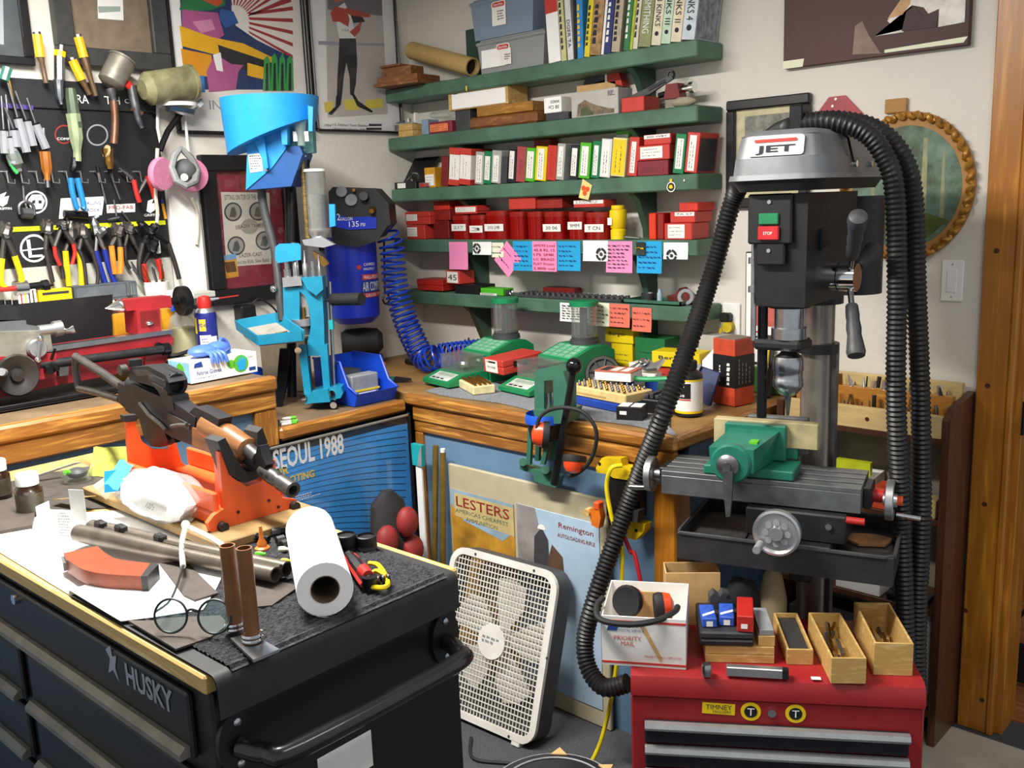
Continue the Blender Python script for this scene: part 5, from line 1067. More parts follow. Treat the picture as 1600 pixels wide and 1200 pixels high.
# wire hooks
HX=.016
for k,px in enumerate((4,26,50,74,97,119,146,168,190,212)):
 a=at(px,268,X=HX)
 one('wire_hook',B().tube([a+V((0,-.012,.0)),a+V((0,.014,0)),a+V((0,.0,0)),a+V((.03,0,-.004)),a+V((.034,0,-.034)),a+V((.036,.018,-.036)),a+V((.036,.018,-.024))],.0022,6),mat('hook_steel','#9a9a9a',.4,.8),'bent wire hook, number %s of ten from the left on the tool board'%('one two three four five six seven eight nine ten'.split()[k]),'hook','wire hooks on the tool board')
def pl(px,py,X=.045):return at(px,py,X=X)
PC=[0];PJ=mat('plier_steel','#55524f',.4,.7,nz=.25)
def plier(label,head,ja,jb,ha,hb,hm,jm=PJ,X=.040,grip=.009,th=.010,name='pliers',cat='pliers'):
 PC[0]+=1;X+=(0,.02)[PC[0]%2]
 t=thing(name,label,cat,(0,0,0),group='pliers on the yellow strip');h=pl(*head,X)
 for i,(j,hh)in enumerate(((ja,ha),(jb,hb))):
  dx=V((.004*(1 if i else-1),0,0));p=pl(*j,X)
  B().tube([h+dx,h.lerp(p,.5)+dx,p+dx],[.018,.015,.007],8,sm=3).obj('jaw',jm,t)
  pts=[h+dx]+[pl(*q,X)+dx for q in hh]
  B().tube(pts[:2],.0075,8).obj('shank',jm,t)
  B().tube(pts[1:],grip,8,sm=4).obj('handle',hm,t)
 B().cyl(h-V((.006,0,0)),h+V((.016,0,0)),.0085,n=12).obj('rivet',STL,t)
 return t
YG=mat('grip_yellow','#e6c410',.4);RGp=mat('grip_red','#bf2b26',.4);OGp=mat('grip_orange','#e3862a',.4);NB=mat('grip_navy','#1d2f8f',.35);DK=mat('grip_dark','#2f2b2a',.5)
plier('large slip joint pliers with yellow grips at the left end',(8,368),(3,345),(14,348),((4,404),(2,440),(12,452)),((22,400),(32,430),(33,444)),YG)
plier('old bare steel pliers beside the round cross emblem',(74,362),(68,342),(76,343),((72,390),(82,435),(84,441)),((88,392),(96,420),(98,436)),DK,grip=.007)
plier('thin red handled pliers left of the yellow grips',(97,355),(95,346),(100,346),((86,385),(88,400),(95,415)),((113,380),(116,395),(112,413)),RGp,grip=.006)
plier('long nosed pliers with broad yellow grips',(110,372),(107,345),(110,345),((103,392),(106,425),(109,447)),((122,392),(126,420),(127,446)),YG)
plier('water pump pliers with dark bare handles',(129,368),(120,348),(128,349),((124,390),(132,410),(136,446)),((144,395),(152,425),(151,444)),DK,grip=.006)
plier('slip joint pliers with navy blue grips',(152,366),(146,340),(166,356),((150,392),(160,425),(167,446)),((162,390),(170,420),(181,447)),NB,STL)
plier('small pliers with orange grips',(184,366),(178,348),(190,350),((175,384),(178,410),(181,428)),((187,386),(188,410),(187,428)),OGp)
plier('dark adjustable pliers right of the orange grips',(201,362),(195,346),(205,350),((196,384),(198,408),(204,420)),((210,382),(219,400),(221,424)),DK,grip=.006)
plier('big black pipe pliers at the right end of strip',(234,362),(216,346),(245,350),((224,380),(218,410),(221,436)),((262,380),(272,410),(279,436)),DK,BLKM,grip=.008)
plier('long red handled cutters right of the big black pliers',(236,390),(226,372),(244,374),((225,412),(231,440),(240,452)),((245,404),(251,425),(252,436)),RGp,BLKM,X=.06)
def hang(name,label,cat,parts):
 t=thing(name,label,cat,(0,0,0),group='tools hung on the tool board')
 for nm,m,pts,r,X,sm in parts:B().tube([pl(a,b,X)for a,b in pts],r,8,sm=sm).obj(nm,m,t)
 return t
bg_=mat('grip_blue','#1f7fc0',.4)
hang('pliers','pliers with bright blue grips hanging upside down on a hook','pliers',(('handle',bg_,((110,278),(113,300),(119,322),(122,326)),.009,.055,4),('handle',bg_,((121,278),(126,300),(131,322),(129,327)),.009,.055,4),('jaw',BLKM,((112,268),(116,258),(115,246)),[.008,.012,.008],.05,2)))
hang('snips','red handled snips hanging near the respirator','snips',(('handle',RGp,((209,281),(213,300),(218,316)),.008,.055,4),('handle',RGp,((230,275),(237,292),(242,310)),.008,.055,4),('blade',DST,((206,278),(196,270),(186,262)),[.007,.006,.003],.05,2),('blade',DST,((230,278),(222,292),(217,302)),[.007,.006,.003],.05,2)))
for k,(x0,y0,x1,y1)in enumerate(((154,268,166,318),(172,270,188,312))):hang('punch',('thin steel punch hanging left of the pair','thin steel punch hanging right of the pair')[k],'punch',(('rod',DST,((x0,y0),(x1,y1)),.003,.045,0),('head',BLKM,((x0-2,y0-8),(x0,y0+1)),.007,.045,0)))
hang('padlock','dark padlock shaped clamp hanging on the tool board','clamp',(('shackle',DST,((31,335),(30,322),(36,316),(44,316),(52,322),(54,336)),.005,.035,4),('body',DKG,((34,333),(50,334)),.016,.035,0),('chain',DST,((36,290),(38,314)),.004,.035,0)))
hang('caliper','small black caliper hanging above the yellow strip','caliper',(('beam',BLKM,((100,334),(136,336)),.012,.03,0),('jaw',BLKM,((104,334),(106,356)),.006,.03,0)))
hang('bent_tube','bent light blue tube tucked behind the navy pliers','tube',(('tube',mat('pale_tube','#a9b9bf',.3),((145,350),(146,343),(154,337)),.004,.03,4),))
hang('scraper','thin crossed steel pick hanging over the yellow strip','pick',(('rod',DST,((178,312),(182,338)),.003,.03,0),('rod',DST,((168,344),(186,340)),.004,.03,0),('rod',DST,((190,330),(214,362)),.003,.03,0)))
hang('orange_pencil','orange pencil with blue end tucked beside the strap','pencil',(('barrel',mat('pencil_orange','#e39a1c',.5),((254,318),(259,342)),.005,.02,0),('tip',NB,((253,311),(254,318)),.005,.02,0)))
hang('chisel','wood handled tool hanging by the amber handle','tool',(('handle',wood('amber_handle','#8a4d14','#c9822f',(8,8,2),6),((70,237),(73,264),(74,282)),[.016,.016,.009],.05,2),('ferrule',STL,((74,282),(75,293)),.007,.05,0),('blade',DST,((69,230),(68,200)),.006,.05,0)))
hang('green_file','long green handled file hanging by its hook','file',(('handle',mat('file_green','#4a5a44',.5),((110,138),(114,170),(119,200)),[.014,.018,.020],.05,2),('sheath',mat('sheath_green','#8d9a78',.6),((114,178),(119,215),(121,252)),[.022,.021,.012],.05,2)))
hang('knife','folding knife with green lined grey handle hanging at left','knife',(('handle',mat('knife_grey','#66706a',.5),((17,232),(23,250),(30,268)),[.018,.021,.010],.05,3),('liner',mat('knife_green','#39b557',.5),((14,236),(18,258),(27,271)),.005,.055,3),('bolster',GRY,((30,215),(38,232)),.014,.05,0)))
CH=pane_mat('clear_handle','#c9cdd4',.12,.06,.45)
for k,(x0,y0,x1,y1,x2,y2)in enumerate(((2,150,6,205,8,240),(9,148,16,216,22,256),(12,128,28,186,42,238),(24,142,42,190,52,228),(42,153,56,195,72,232),(8,168,22,204,26,230))):
 hang('screwdriver',('clear handled screwdriver first from the left edge','clear handled screwdriver second from the left edge','longest clear handled screwdriver with worn shaft','clear handled screwdriver fourth in the leaning row','clear handled screwdriver at the right of the leaning row','short clear handled screwdriver low in the leaning row')[k],'screwdriver',(('shaft',DST,((x0,y0),(x1,y1)),.0035,.05+.006*(k%3),0),('collar',BLKM,((x1-1,y1-3),(x1+1,y1+2)),.012,.05+.006*(k%3),0),('handle',CH,((x1,y1),(x2,y2)),.0125,.05+.006*(k%3),0)))
hang('screwdriver','teal handled screwdriver with cream tip at the left edge','screwdriver',(('handle',mat('teal_handle','#3f7d70',.4),((12,106),(6,126)),.014,.06,0),('shaft',BRS,((14,124),(26,180)),.004,.06,0)))
for k,pts in enumerate((((58,54),(63,90),(66,100),(72,130)),((122,58),(131,90),(142,125),(150,150)),((113,94),(128,125),(140,148)))):
 X=.055
 hang('chisel',('yellow topped wooden chisel left of the silver torch','yellow topped chisel handle rising over the certificate','short yellow topped chisel leaning to the right')[k],'chisel',(('grip',mat('chisel_yellow','#d9b51c',.45),pts[:2],.014,X,0),('wood',wood('chisel_wood','#4a3420','#8a6a42',(8,8,2),8),pts[1:],[.011,.008],X,2),('cap',DST,((pts[0][0]-1,pts[0][1]-4),pts[0]),.012,X,0)))
t=hang('torch_igniter','silver cylinder tool with yellow band above the board header','tool',(('barrel',STL,((93,88),(93,125)),.016,.055,0),('band',YEL,((94,80),(93,89)),.017,.055,0),('cap',DST,((96,71),(95,80)),.010,.055,0),('nozzle',STL,((91,125),(93,150),(96,163)),[.016,.012,.006],.055,2)))
def gun(label,cc,r0,body,X):
 t=thing('spray_gun',label,'spray gun',(0,0,0),group='paint spray guns');(a,b)=cc
 p,q=pl(*a,X),pl(*b,X);d=(q-p).normalized();L_=(q-p).length
 B().lathe([(r0*.6,0),(r0,L_*.12),(r0,L_*.93),(r0*1.08,L_*.94),(r0*1.08,L_),(r0*.8,L_),(r0*.78,L_*.97),(0,L_*.97)],p,d,24).obj('paint_cup',mat('cup_grey','#8a867b',.4,.5,nz=.2),t)
 for nm,m,pts,r in body:B().tube([pl(x,y,X)for x,y in pts],r,10,sm=3).obj(nm,m,t)
 return t
gun('small spray gun with round upright paint cup and coppery handle',((171,134),(192,92)),.040,(('neck',DST,((172,138),(178,158)),[.016,.011]),('handle',mat('copper_dull','#7d5a48',.4,.7,nz=.3),((178,158),(180,190),(178,225)),[.013,.012,.012]),('regulator',BRS,((168,232),(170,250),(172,264)),[.018,.014,.01]),('knob',mat('ivory_knob','#c9b48a',.5),((165,236),(168,237)),.020)),.085)
t=gun('larger spray gun with olive pot lying on a white ring',((222,140),(300,128)),.052,(('trigger_body',DST,((205,134),(210,160),(216,186),(222,200)),[.014,.014,.01,.007]),('knob',RED,((198,130),(204,136)),.013),('nozzle',mat('copper_dull','#7d5a48',.4,.7),((207,168),(222,178)),[.011,.008])),.10)
ch=[c for c in t.children if c.name.startswith('paint_cup')][0];ch.data.materials[0]=mat('olive_pot','#8d8a66',.5,.2,nz=.35,ns=20)
t=thing('ring_bracket','white ring bracket sticking out under the olive spray pot','bracket',(0,0,0));a=pl(245,162,.0);e=pl(278,156,.11)
B().lathe([(.055,-.006),(.062,-.006),(.062,.006),(.055,.006),(.055,-.006)],pl(277,158,.085)-EZ*.012,EZ,28,cap=False).obj('ring',WHT,t);B().tube([pl(246,160,.03),pl(246,200,.035),pl(255,245,.03)],.005,6).obj('arm',WHT,t);B().tube([pl(289,175,.03),pl(292,215,.03),pl(297,260,.03)],.005,6).obj('arm',WHT,t)
t=hang('air_gauge','chrome air gauge fitting under the white ring','gauge',(('body',STL,((262,166),(300,172)),[.018,.022],.075,0),('dial',mat('pale_dial','#b9c4c9',.3),((308,160),(312,165)),.022,.075,0),('pipe',BLKM,((282,178),(262,205),(250,235)),.010,.06,2)))
t=thing('respirator','grey half mask respirator with pink filter discs and white straps','respirator',(0,0,0),group=None);X=.11
c1,c2=pl(252,272,X),pl(300,274,X-.03)
PF=mat('filter_pink','#cf7f9f',.8,nz=.08,ns=60,bump=.2)
B().lathe([(.0,-.011),(.050,-.011),(.054,0),(.050,.011),(0,.011)],c1,(.92,.38,-.1),26).obj('filter',PF,t);B().lathe([(.0,-.011),(.052,-.011),(.056,0),(.052,.011),(0,.011)],c2,(.95,-.1,-.1),26).obj('filter',PF,t)
mk=mat('mask_grey','#8d8f8e',.5)
ring=[pl(282,232,X),pl(272,244,X),pl(268,262,X),pl(276,282,X+.02),pl(290,290,X+.03),pl(304,284,X+.02),(pl(308,266,X)),pl(298,246,X)]
B().tube(ring,.012,8,closed=True).obj('face_seal',mk,t)
B().lathe([(.038,0),(.034,.02),(.016,.036),(0,.038)],pl(290,266,X-.02),(.8,-.5,-.2),20).obj('mask_body',mat('mask_dark','#55585a',.6),t);B().cyl(pl(288,277,X+.03),pl(288,277,X+.04),.012,n=14).obj('valve',mat('valve_white','#dedbcf',.5),t)
B().tube([pl(246,232,X),pl(243,300,.07),pl(246,330,.06),pl(244,360,.05)],.006,6,sm=4).obj('strap',mat('strap_cream','#d9d5c2',.8),t);B().tube([pl(300,310,X-.04),pl(308,330,.05),pl(309,360,.04),pl(307,382,.04)],.006,6,sm=4).obj('strap',mat('strap_cream','#d9d5c2',.8),t);B().box(*(pl(246,382,.045)-V((.004,.009,.03))),*(pl(246,382,.045)+V((.004,.009,.03))),.003).obj('buckle',WHT,t)
# mini lathe on the tall bench
LR=mat('lathe_red','#97232a',.4,nz=.2,ns=12);f=Fr((.40,-1.5,1.0625),90);P=f.P
t=thing('chip_tray','black chip tray under the red lathe','tray',(0,0,1.0625));b=B()
B().box(.13,-2.7,0,.50,-1.33,.003).obj('tray_floor',BLK,t)
for q in((.494,-2.7,.50,-1.33),(.13,-2.7,.136,-1.33),(.136,-1.336,.494,-1.33)):B().box(q[0],q[1],.003,q[2],q[3],.014,.002).obj('tray_rim',BLKM,t)
t=thing('metal_lathe','small red metal lathe with steel ways on the tall bench','lathe',f.o,f.a);f.zmin=.015
b=B();f.pr(b,[(-60,580),(90,546),(265,521),(272,530),(258,568),(225,576),(85,603),(-60,640)],.0,.13);b.obj('bed',LR,t)
b=B()
for y in(-.006,.05,.10):f.pr(b,[(-60,566),(80,541),(270,515),(271,521),(82,549),(-60,574)],y,.03)
b.obj('ways',STL,t)
B().cyl(P(60,571,-.025),P(254,546,-.025),.013,n=14).obj('lead_screw',GUN,t);c=P(254,546,-.025);B().cyl(c,c+EX*.02,.018,n=14).obj('lead_bearing',BLKM,t)
b=B();f.pr(b,[(228,552),(262,547),(258,570),(226,577)],-.012,.02);b.obj('end_bracket',LR,t)
c=P(246,540,-.01);B().cyl(c,c-EY*.012,.010,n=12).obj('clamp_nut',BLKM,t)
b=B();f.pr(b,[(193,469),(267,462),(269,480),(198,486)],.03,.06);f.pr(b,[(213,484),(250,481),(252,516),(262,518),(226,525),(216,522)],.02,.08);b.obj('tailstock',LR,t)
b=B();f.pr(b,[(219,487),(247,484),(249,508),(221,512)],.019,.003);b.obj('tailstock_recess',DRED,t);c=P(234,505,.018);B().sphere(c,(.012,.008,.007),10,6).obj('lock_nut',CHR,t)
a,e=P(164,482,.06),P(200,476,.06);d_=(e-a).normalized();L_=(e-a).length;B().lathe([(.0005,0),(.017,L_*.55),(.02,L_*.6),(.021,L_*.72),(.017,L_*.74),(.017,L_)],a,d_,18).obj('dead_centre',CHR,t)
a=P(267,471,.06);B().cyl(a,a+EX*.02,.012,n=12).obj('quill',BLKM,t);c=P(286,470,.06);B().lathe([(.012,-.012),(.036,-.008),(.045,-.012),(.047,0),(.045,.012),(.036,.006),(.012,.012)],c,(1,0,0),24).obj('handwheel',BLKM,t);B().cyl(P(295,478,.06),P(306,480,.03),.007,n=10).obj('crank_grip',BLK,t)
b=B();f.pr(b,[(-40,520),(78,516),(82,545),(60,556),(-40,566)],-.03,.15);b.obj('saddle',mat('lathe_grey','#8d8c80',.45,.5,nz=.25),t)
b=B();f.pr(b,[(-40,500),(40,500),(42,508),(62,510),(62,520),(-40,524)],-.02,.10);b.obj('cross_slide',STL,t)
b=B();f.pr(b,[(-20,478),(18,476),(40,487),(40,500),(-20,504)],-.02,.07);b.obj('tool_post',GUN,t)
for px in(3,14,25):c=P(px,477,.0);B().cyl(c,c+EZ*.014,.007,n=6).obj('tool_bolt',BLKM,t)
B().cyl(P(60,517,-.02),P(92,513,-.02),.015,n=14).cyl(P(84,514,-.02),P(96,512,-.02),.021,n=16).obj('compound_screw',ALU,t);B().tube([P(97,512,-.02),P(104,517,-.03),P(117,514,-.04)],[.006,.007,.011],10,sm=3).obj('compound_crank',CHR,t)
b=B();f.pr(b,[(-40,560),(88,552),(88,590),(54,594),(-40,610)],-.035,.03);b.obj('apron',LR,t)
c=P(60,545,-.05);B().lathe([(.012,.02),(.024,.018),(.026,.006),(.022,0),(0,0)],c,(0,1,0),20).obj('cross_feed_dial',ALU,t);B().cyl(P(63,530,-.06),P(59,562,-.06),.006,n=10).sphere(P(63,529,-.06),.009,8,6).sphere(P(59,563,-.06),.009,8,6).obj('cross_feed_crank',CHR,t)
c=P(26,586,-.06);B().lathe([(.012,.03),(.012,.008),(.04,.006),(.05,.004),(.056,-.004),(.052,-.012),(.036,-.008),(.018,.0),(.016,-.012),(0,-.014)],c,(0,1,0),28).obj('apron_handwheel',mat('wheel_dark','#3a3836',.4,.4),t);B().cyl(P(6,582,-.07),P(2,581,-.11),.010,n=10).obj('handwheel_grip',GRY,t)
c=P(75,577,-.04);B().cyl(c,c-EY*.02,.012,n=12).cyl(P(84,577,-.05),P(90,576,-.07),.007,n=8).obj('halfnut_lever',BLKM,t);b=B();f.pr(b,[(92,570),(108,567),(107,586),(93,588)],-.03,.03);b.obj('threading_dial',DST,t);B().cyl(P(80,562,-.05),P(86,545,-.06),.004,n=8).obj('lock_lever',BLKM,t)
b=B();f.pr(b,[(-60,484),(176,460),(176,526),(-60,560)],.20,.003);b.obj('splash_guard',BLK,t);b=B();f.pr(b,[(20,560),(170,540),(170,545),(20,568)],.13,.07);b.obj('splash_base',BLK,t)
for k,q in enumerate((((177,492),(212,489),(214,519),(178,521)),((252,484),(271,482),(266,508),(254,512)))):
 fr=Fr((.33,-1.5,1.0625),90);b=B();y=.12 if k==0 else .13
 pts=fr.tr(q,y);z0=.0165;o=B().prism([(pts[0][0],max(z0,pts[0][1])),(pts[1][0],pts[1][1]),(pts[2][0],z0),(pts[3][0],z0)],(0,y,0),EX,EZ,(0,.045,0)).obj('index_box',mat('amber_box','#cf9420',.5));o.matrix_world=Matrix.Translation(fr.o)@Matrix.Rotation(fr.a,4,'Z');tag(o,('amber card box left of the tailstock','amber card box right of the tailstock')[k],'box')
one('coiled_cable',B().tube([(.36+.04*math.cos(i*.9),-1.37+.05*math.sin(i*.9)+.002*i,1.083+.003*i)for i in range(16)],.006,6,sm=3),RUB,'black coiled cable at the tail end of the lathe','cable')
# narrow shelf behind the lathe
zs=at(120,474,X=.06).z
t=thing('wall_shelf','narrow grey shelf behind the lathe splash guard','shelf',(.003,0,0));B().box(0,-2.2,zs-.02,.12,yb+.09,zs,.002).obj('board',mat('ledge_pale','#b9bab0',.6),t)
def on(name,label,px0,px1,top,m,X=.07,dep=.05,cat='box'):
 ya_,yb_=at(px0,470,X=X).y,at(px1,466,X=X).y;h=at((px0+px1)/2,top,X=X).z-zs
 t=thing(name,label,cat,(X,ya_,zs+.0006));B().box(-dep,0,0,0,yb_-ya_,h,.002).obj('body',m,t);return t,yb_-ya_,h
t,w,h=on('tool_case','yellow case standing on the shelf behind the lathe',62,114,452,YEL);B().box(.0003,.01,h*.7,.001,w-.01,h*.85).obj('print',INK,t)
t,w,h=on('tool_case','dark grey metal case behind the lathe splash guard',118,216,443,mat('case_grey','#5b6167',.45,.3));B().box(.0003,.006,.008,.002,w-.006,h-.008,.001).obj('lid_panel',mat('case_grey2','#6b7177',.45,.3),t);B().cyl((.004,w-.03,.01),(.004,w-.03,.05),.009,n=10).obj('latch',STL,t)
t,w,h=on('bit_box','pale striped box left of the yellow case',30,58,452,LAB)
for i in range(4):B().box(.0004,w*(.1+.22*i),.004,.0012,w*(.18+.22*i),h-.004).obj('stripe',(R3,YEL,DKG,BRS)[i],t)
t=thing('die_stock','steel die stock with red handle lying over the pale box','tool',(0,0,0));zc=zs+.062
yy=lambda px:at(px,448,X=.06).y
z0_=at(30,450,X=.06).z
B().cyl((.06,yy(-30),z0_),(.06,yy(24),z0_),.008,n=10).obj('red_handle',RED,t);B().cyl((.06,yy(22),z0_),(.06,yy(42),z0_),.022,n=16).obj('die_head',STL,t);B().cyl((.06,yy(42),z0_),(.06,yy(66),z0_+.002),.012,n=12).cyl((.06,yy(66),z0_),(.06,yy(76),z0_+.002),.017,n=8).cyl((.06,yy(76),z0_),(.06,yy(84),z0_),.004,n=8).obj('chuck',BLKM,t);B().cyl((.06,yy(34),zs+.001),(.06,yy(34),z0_-.02),.006,n=8).obj('support_pin',WHT,t)
t=thing('tool_pot','white pot of thin tools behind the lathe handwheel','pot',(.07,at(246,462,X=.07).y,zs+.0006));B().lathe([(.036,0),(.042,.045),(.039,.045),(.034,.004)],n=20).obj('pot',WHT,t)
for i in range(8):a=i*.8;B().cyl((.02*math.cos(a),.02*math.sin(a),.006),(.045*math.cos(a)-.01,.05*math.sin(a)-.02,.09+.012*(i%3)),.003,n=6).obj('tool',(DST,BRS,DKG)[i%3],t)
# spray bottle, can, gloves
t=thing('spray_bottle','translucent spray bottle of yellowish liquid with blue and white trigger','spray bottle',(.25,-1.24,1.0625))
lq=mat('yellow_liquid','#cfc892',.25,nz=.06);B().lathe([(.038,0),(.043,.006),(.043,.12),(.042,.123)],n=24,squash=(1,1)).obj('liquid',lq,t)
B().lathe([(.0435,.0),(.0445,.005),(.0445,.125),(.035,.155),(.018,.175),(.016,.185)],n=24).obj('bottle',pane_mat('bottle_clear','#f2f3ea',.05,.1,.2),t)
B().lathe([(.018,.183),(.018,.2),(.012,.215)],n=14).obj('collar',BLU,t);B().prism([(-.03,.0),(.012,-.002),(.05,.008),(.055,.022),(.02,.034),(-.03,.03)],(-.008,-.01,.212),(.25,.97,0),EZ,(.02,-.005,0)).obj('trigger_head',WHT,t);B().prism([(-.012,0),(.0,0),(-.01,-.03),(-.022,-.034)],(0,-.01,.212),(.25,.97,0),EZ,(.012,0,0)).obj('trigger',BLU,t)
t=thing('spray_can','blue and yellow lubricant spray can with red cap and straw','spray can',(.35,-1.213,1.0625));NVY=mat('can_navy','#23297a',.3)
B().lathe([(.031,0),(.033,.004),(.033,.168),(.031,.174)],n=26).obj('can',NVY,t);B().lathe([(.031,.174),(.024,.186),(.018,.19)],n=24).obj('can_shoulder',ALU,t);B().lathe([(.022,.188),(.023,.205),(.018,.222),(.006,.226)],n=18).obj('cap',RED,t);B().cyl((.008,.018,.212),(.02,.11,.216),.0022,n=6).obj('straw',RED,t);B().cyl((.006,.015,.211),(.012,.045,.213),.006,.003,8).obj('nozzle',GRY,t)
for z0,z1,a0,a1,m in((.11,.16,-75,-25,NVY),(.118,.155,-68,-30,YEL),(.02,.105,-70,-10,LAB),(.11,.16,-130,-85,YEL),(.01,.1,-10,30,LAB)):
 g=[[V((.0334*math.cos(a),.0334*math.sin(a),z_))for z_ in(z0,z1)]for a in[math.radians(a0+(a1-a0)*i/8)for i in range(9)]];B().sheet(g).obj('label',m,t)
d_=V((math.cos(math.radians(-49)),math.sin(math.radians(-49)),0));txt(t,'WD-40',d_*.0338+EZ*.137,EZ.cross(d_),EZ,.026,.011,NVY,.0004);b=B();scribble(b,V((math.cos(math.radians(-40)),math.sin(math.radians(-40)),0))*.0336+EZ*.062,EZ.cross(V((math.cos(math.radians(-40)),math.sin(math.radians(-40)),0))),EZ,.022,.07,8,6,rnd,.002);b.obj('print',INKB,t)
g_=Fr((.575,-1.40,1.0625),93);t=thing('glove_box','white and blue carton of disposable gloves at the bench edge','box',g_.o,g_.a)
B().box(0,0,0,.225,.115,.062,.001).obj('carton',PAPER,t)
B().box(-.0008,.002,.002,0,.113,.06).obj('blue_end',mat('glove_end','#8fc6dd',.6),t);B().prism(circ(.02,16),(-.0009,.05,.036),EY,EZ,(-.0006,0,0)).obj('green_disc',LIME,t)
txt(t,'Nitrile Gloves',(.06,-.0004,.027),EX,EZ,.08,.012,INKB,bold=.01);B().prism([(0,0),(.03,0),(.026,.016),(.004,.012)],(.012,-.0006,.044),EX,EZ,(0,-.0004,0)).obj('emblem',INKB,t);b=B();scribble(b,(.06,-.0006,.012),EX,EZ,.09,.006,1,14,rnd,.0012);b.obj('print',INKB,t)
B().prism(circ(.026,18),(.168,-.0004,.034),EX,EZ,(0,-.0006,0)).obj('green_disc',LIME,t);B().prism(circ(.013,14),(.135,-.0004,.037),EX,EZ,(0,-.0006,0)).obj('green_disc',LIME,t);B().prism([(-.012,-.02),(.012,-.02),(.015,.0),(.018,.018),(.012,.008),(.009,.022),(.005,.008),(.0,.024),(-.004,.008),(-.01,.02),(-.011,.002),(-.02,.008),(-.014,-.008)],(.17,-.0012,.034),EX,EZ,(0,-.0005,0)).obj('hand_print',SKY,t);B().box(.195,-.001,.008,.218,0,.018).obj('emblem',INKB,t);txt(t,'Curad',(.2,-.0006,.05),EX,EZ,.02,.006,INK)
t=thing('glove','crumpled blue nitrile glove spilling from the glove carton','glove',g_.o+V((0,0,.0635)),g_.a);NG=mat('nitrile','#4d74c9',.5,nz=.1)
B().sphere((.08,.05,.018),(.05,.035,.018),14,8).sphere((.125,.05,.02),(.04,.03,.02),14,8).torus((.15,.05,.022),(.4,-.8,.3),.022,.006,16,6).obj('palm',NG,t)
for i in range(4):B().tube([(.07+i*.012,.02,.016),(.072+i*.013,.002,.012),(.07+i*.015,-.006,.002),(.07+i*.016,-.008,-.012-.004*(i%2))],.006,6,sm=3).obj('finger',NG,t)
# on the tool cart
CT=.9590;MT=.9665
def cz(px,py,z=CT):return at(px,py,Z=z)
t=thing('paper_sheet','large white paper spread over the left part of the cart top','paper',(0,0,0))
out=[cz(*q)for q in((-60,835),(0,822),(70,806),(160,800),(240,795),(300,835),(362,880),(338,930),(318,962),(240,974),(190,980),(150,984),(112,962),(100,953),(52,922),(45,913),(-60,862))]
out=[V((p.x,max(p.y,-2.172),0))for p in out]
XS=1.592
def clipx(pl,keep):
 o=[]
 for i in range(len(pl)):
  a,c=pl[i],pl[(i+1)%len(pl)];ia,ic=keep(a.x),keep(c.x)
  if ia:o.append(a)
  if ia!=ic:q=(XS-a.x)/(c.x-a.x);o.append(a.lerp(c,q))
 return o
lf,rt=clipx(out,lambda x:x<=XS),clipx(out,lambda x:x>XS)
B().prism([(p.x,p.y)for p in lf],(0,0,CT+.0004),EX,EY,(0,0,.0012)).obj('sheet',PAPER,t);B().prism([(p.x,p.y)for p in rt],(0,0,MT+.0012),EX,EY,(0,0,.0012)).obj('sheet',PAPER,t)
ys=[p.y for p in rt if abs(p.x-XS)<1e-4];y0,y1=min(ys),max(ys);B().hull4([(XS-.006,y0,CT+.0004),(XS,y0,MT+.0012),(XS,y1,MT+.0012),(XS-.006,y1,CT+.0004)],[(XS-.006,y0,CT+.0016),(XS,y0,MT+.0024),(XS,y1,MT+.0024),(XS-.006,y1,CT+.0016)]).obj('fold',PAPER,t)
b=B();b.prism([(p.x,p.y)for p in[cz(*q,CT+.003)for q in((-60,838),(40,820),(66,840),(20,858),(-60,866))]],(0,0,CT+.002),EX,EY,(0,0,.001));b.obj('upper_sheet',PAPER,t)
one('work_cloth',B().prism([(p.x,p.y)for p in[cz(*q)for q in((-70,775),(60,742),(150,728),(205,740),(200,792),(90,800),(-70,832))]],(0,0,CT+.0002),EX,EY,(0,0,.0014)),mat('work_cloth','#3d3833',.9,nz=.35,ns=30),'dark stained work cloth under the pill bottles','cloth')
BAR=mat('barrel_grey','#6b645a',.42,.6,nz=.25,ns=25)
t=thing('shotgun_barrels','pair of joined grey shotgun barrels lying across the paper','gun barrels',(0,0,0))
n0,n1=cz(432,903,.984),cz(447,890,.984);f0,f1=cz(126,838,.984),cz(141,825,.984)
dv=(n0-f0).normalized();sd=dv.cross(EZ).normalized();r_=.0125
for k,s_ in enumerate((1,-1)):
 a=f0.lerp(f1,.5)+sd*s_*r_*1.15;e=n0.lerp(n1,.5)+sd*s_*r_*1.02
 L_=(e-a).length;B().lathe([(.0,.0),(.016,0),(.0165,L_*.15),(r_,L_*.5),(r_,L_),(r_*.78,L_),(r_*.78,L_-.05),(0,L_-.05)],a+EZ*.003,(e-a).normalized(),20).obj('barrel',BAR,t)
m0=f0.lerp(f1,.5);B().tube([m0+dv*.02+EZ*.014,n0.lerp(n1,.5)+EZ*.011],.005,6).obj('rib',BAR,t)
for q,h_ in((.05,.012),(.11,.012),(.22,.009)):c=m0+dv*q*.9+EZ*.016;B().box(c.x-.012,c.y-.008,c.z-.004,c.x+.012,c.y+.008,c.z+h_,.003).obj('lug',GUN,t)
MG=mat('bakelite','#863814',.42,nz=.2,ns=30)
t=thing('rifle_magazine','curved red brown bakelite magazine lying on white paper','magazine',(0,0,0));zt2=.993
pts=[(p.x,p.y)for p in[cz(99,864,zt2)]+spline([cz(*q,zt2)for q in((152,853),(168,866),(187,874),(236,880))],5)+spline([cz(*q,zt2)for q in((221,900),(168,897),(131,890),(103,873))],5)]
B().prism(pts,(0,0,MT+.003),EX,EY,(0,0,zt2-MT-.003)).obj('body',MG,t)
pe=[(p.x,p.y)for p in[cz(*q,zt2)for q in((236,879),(248,882),(230,901),(220,901))]]
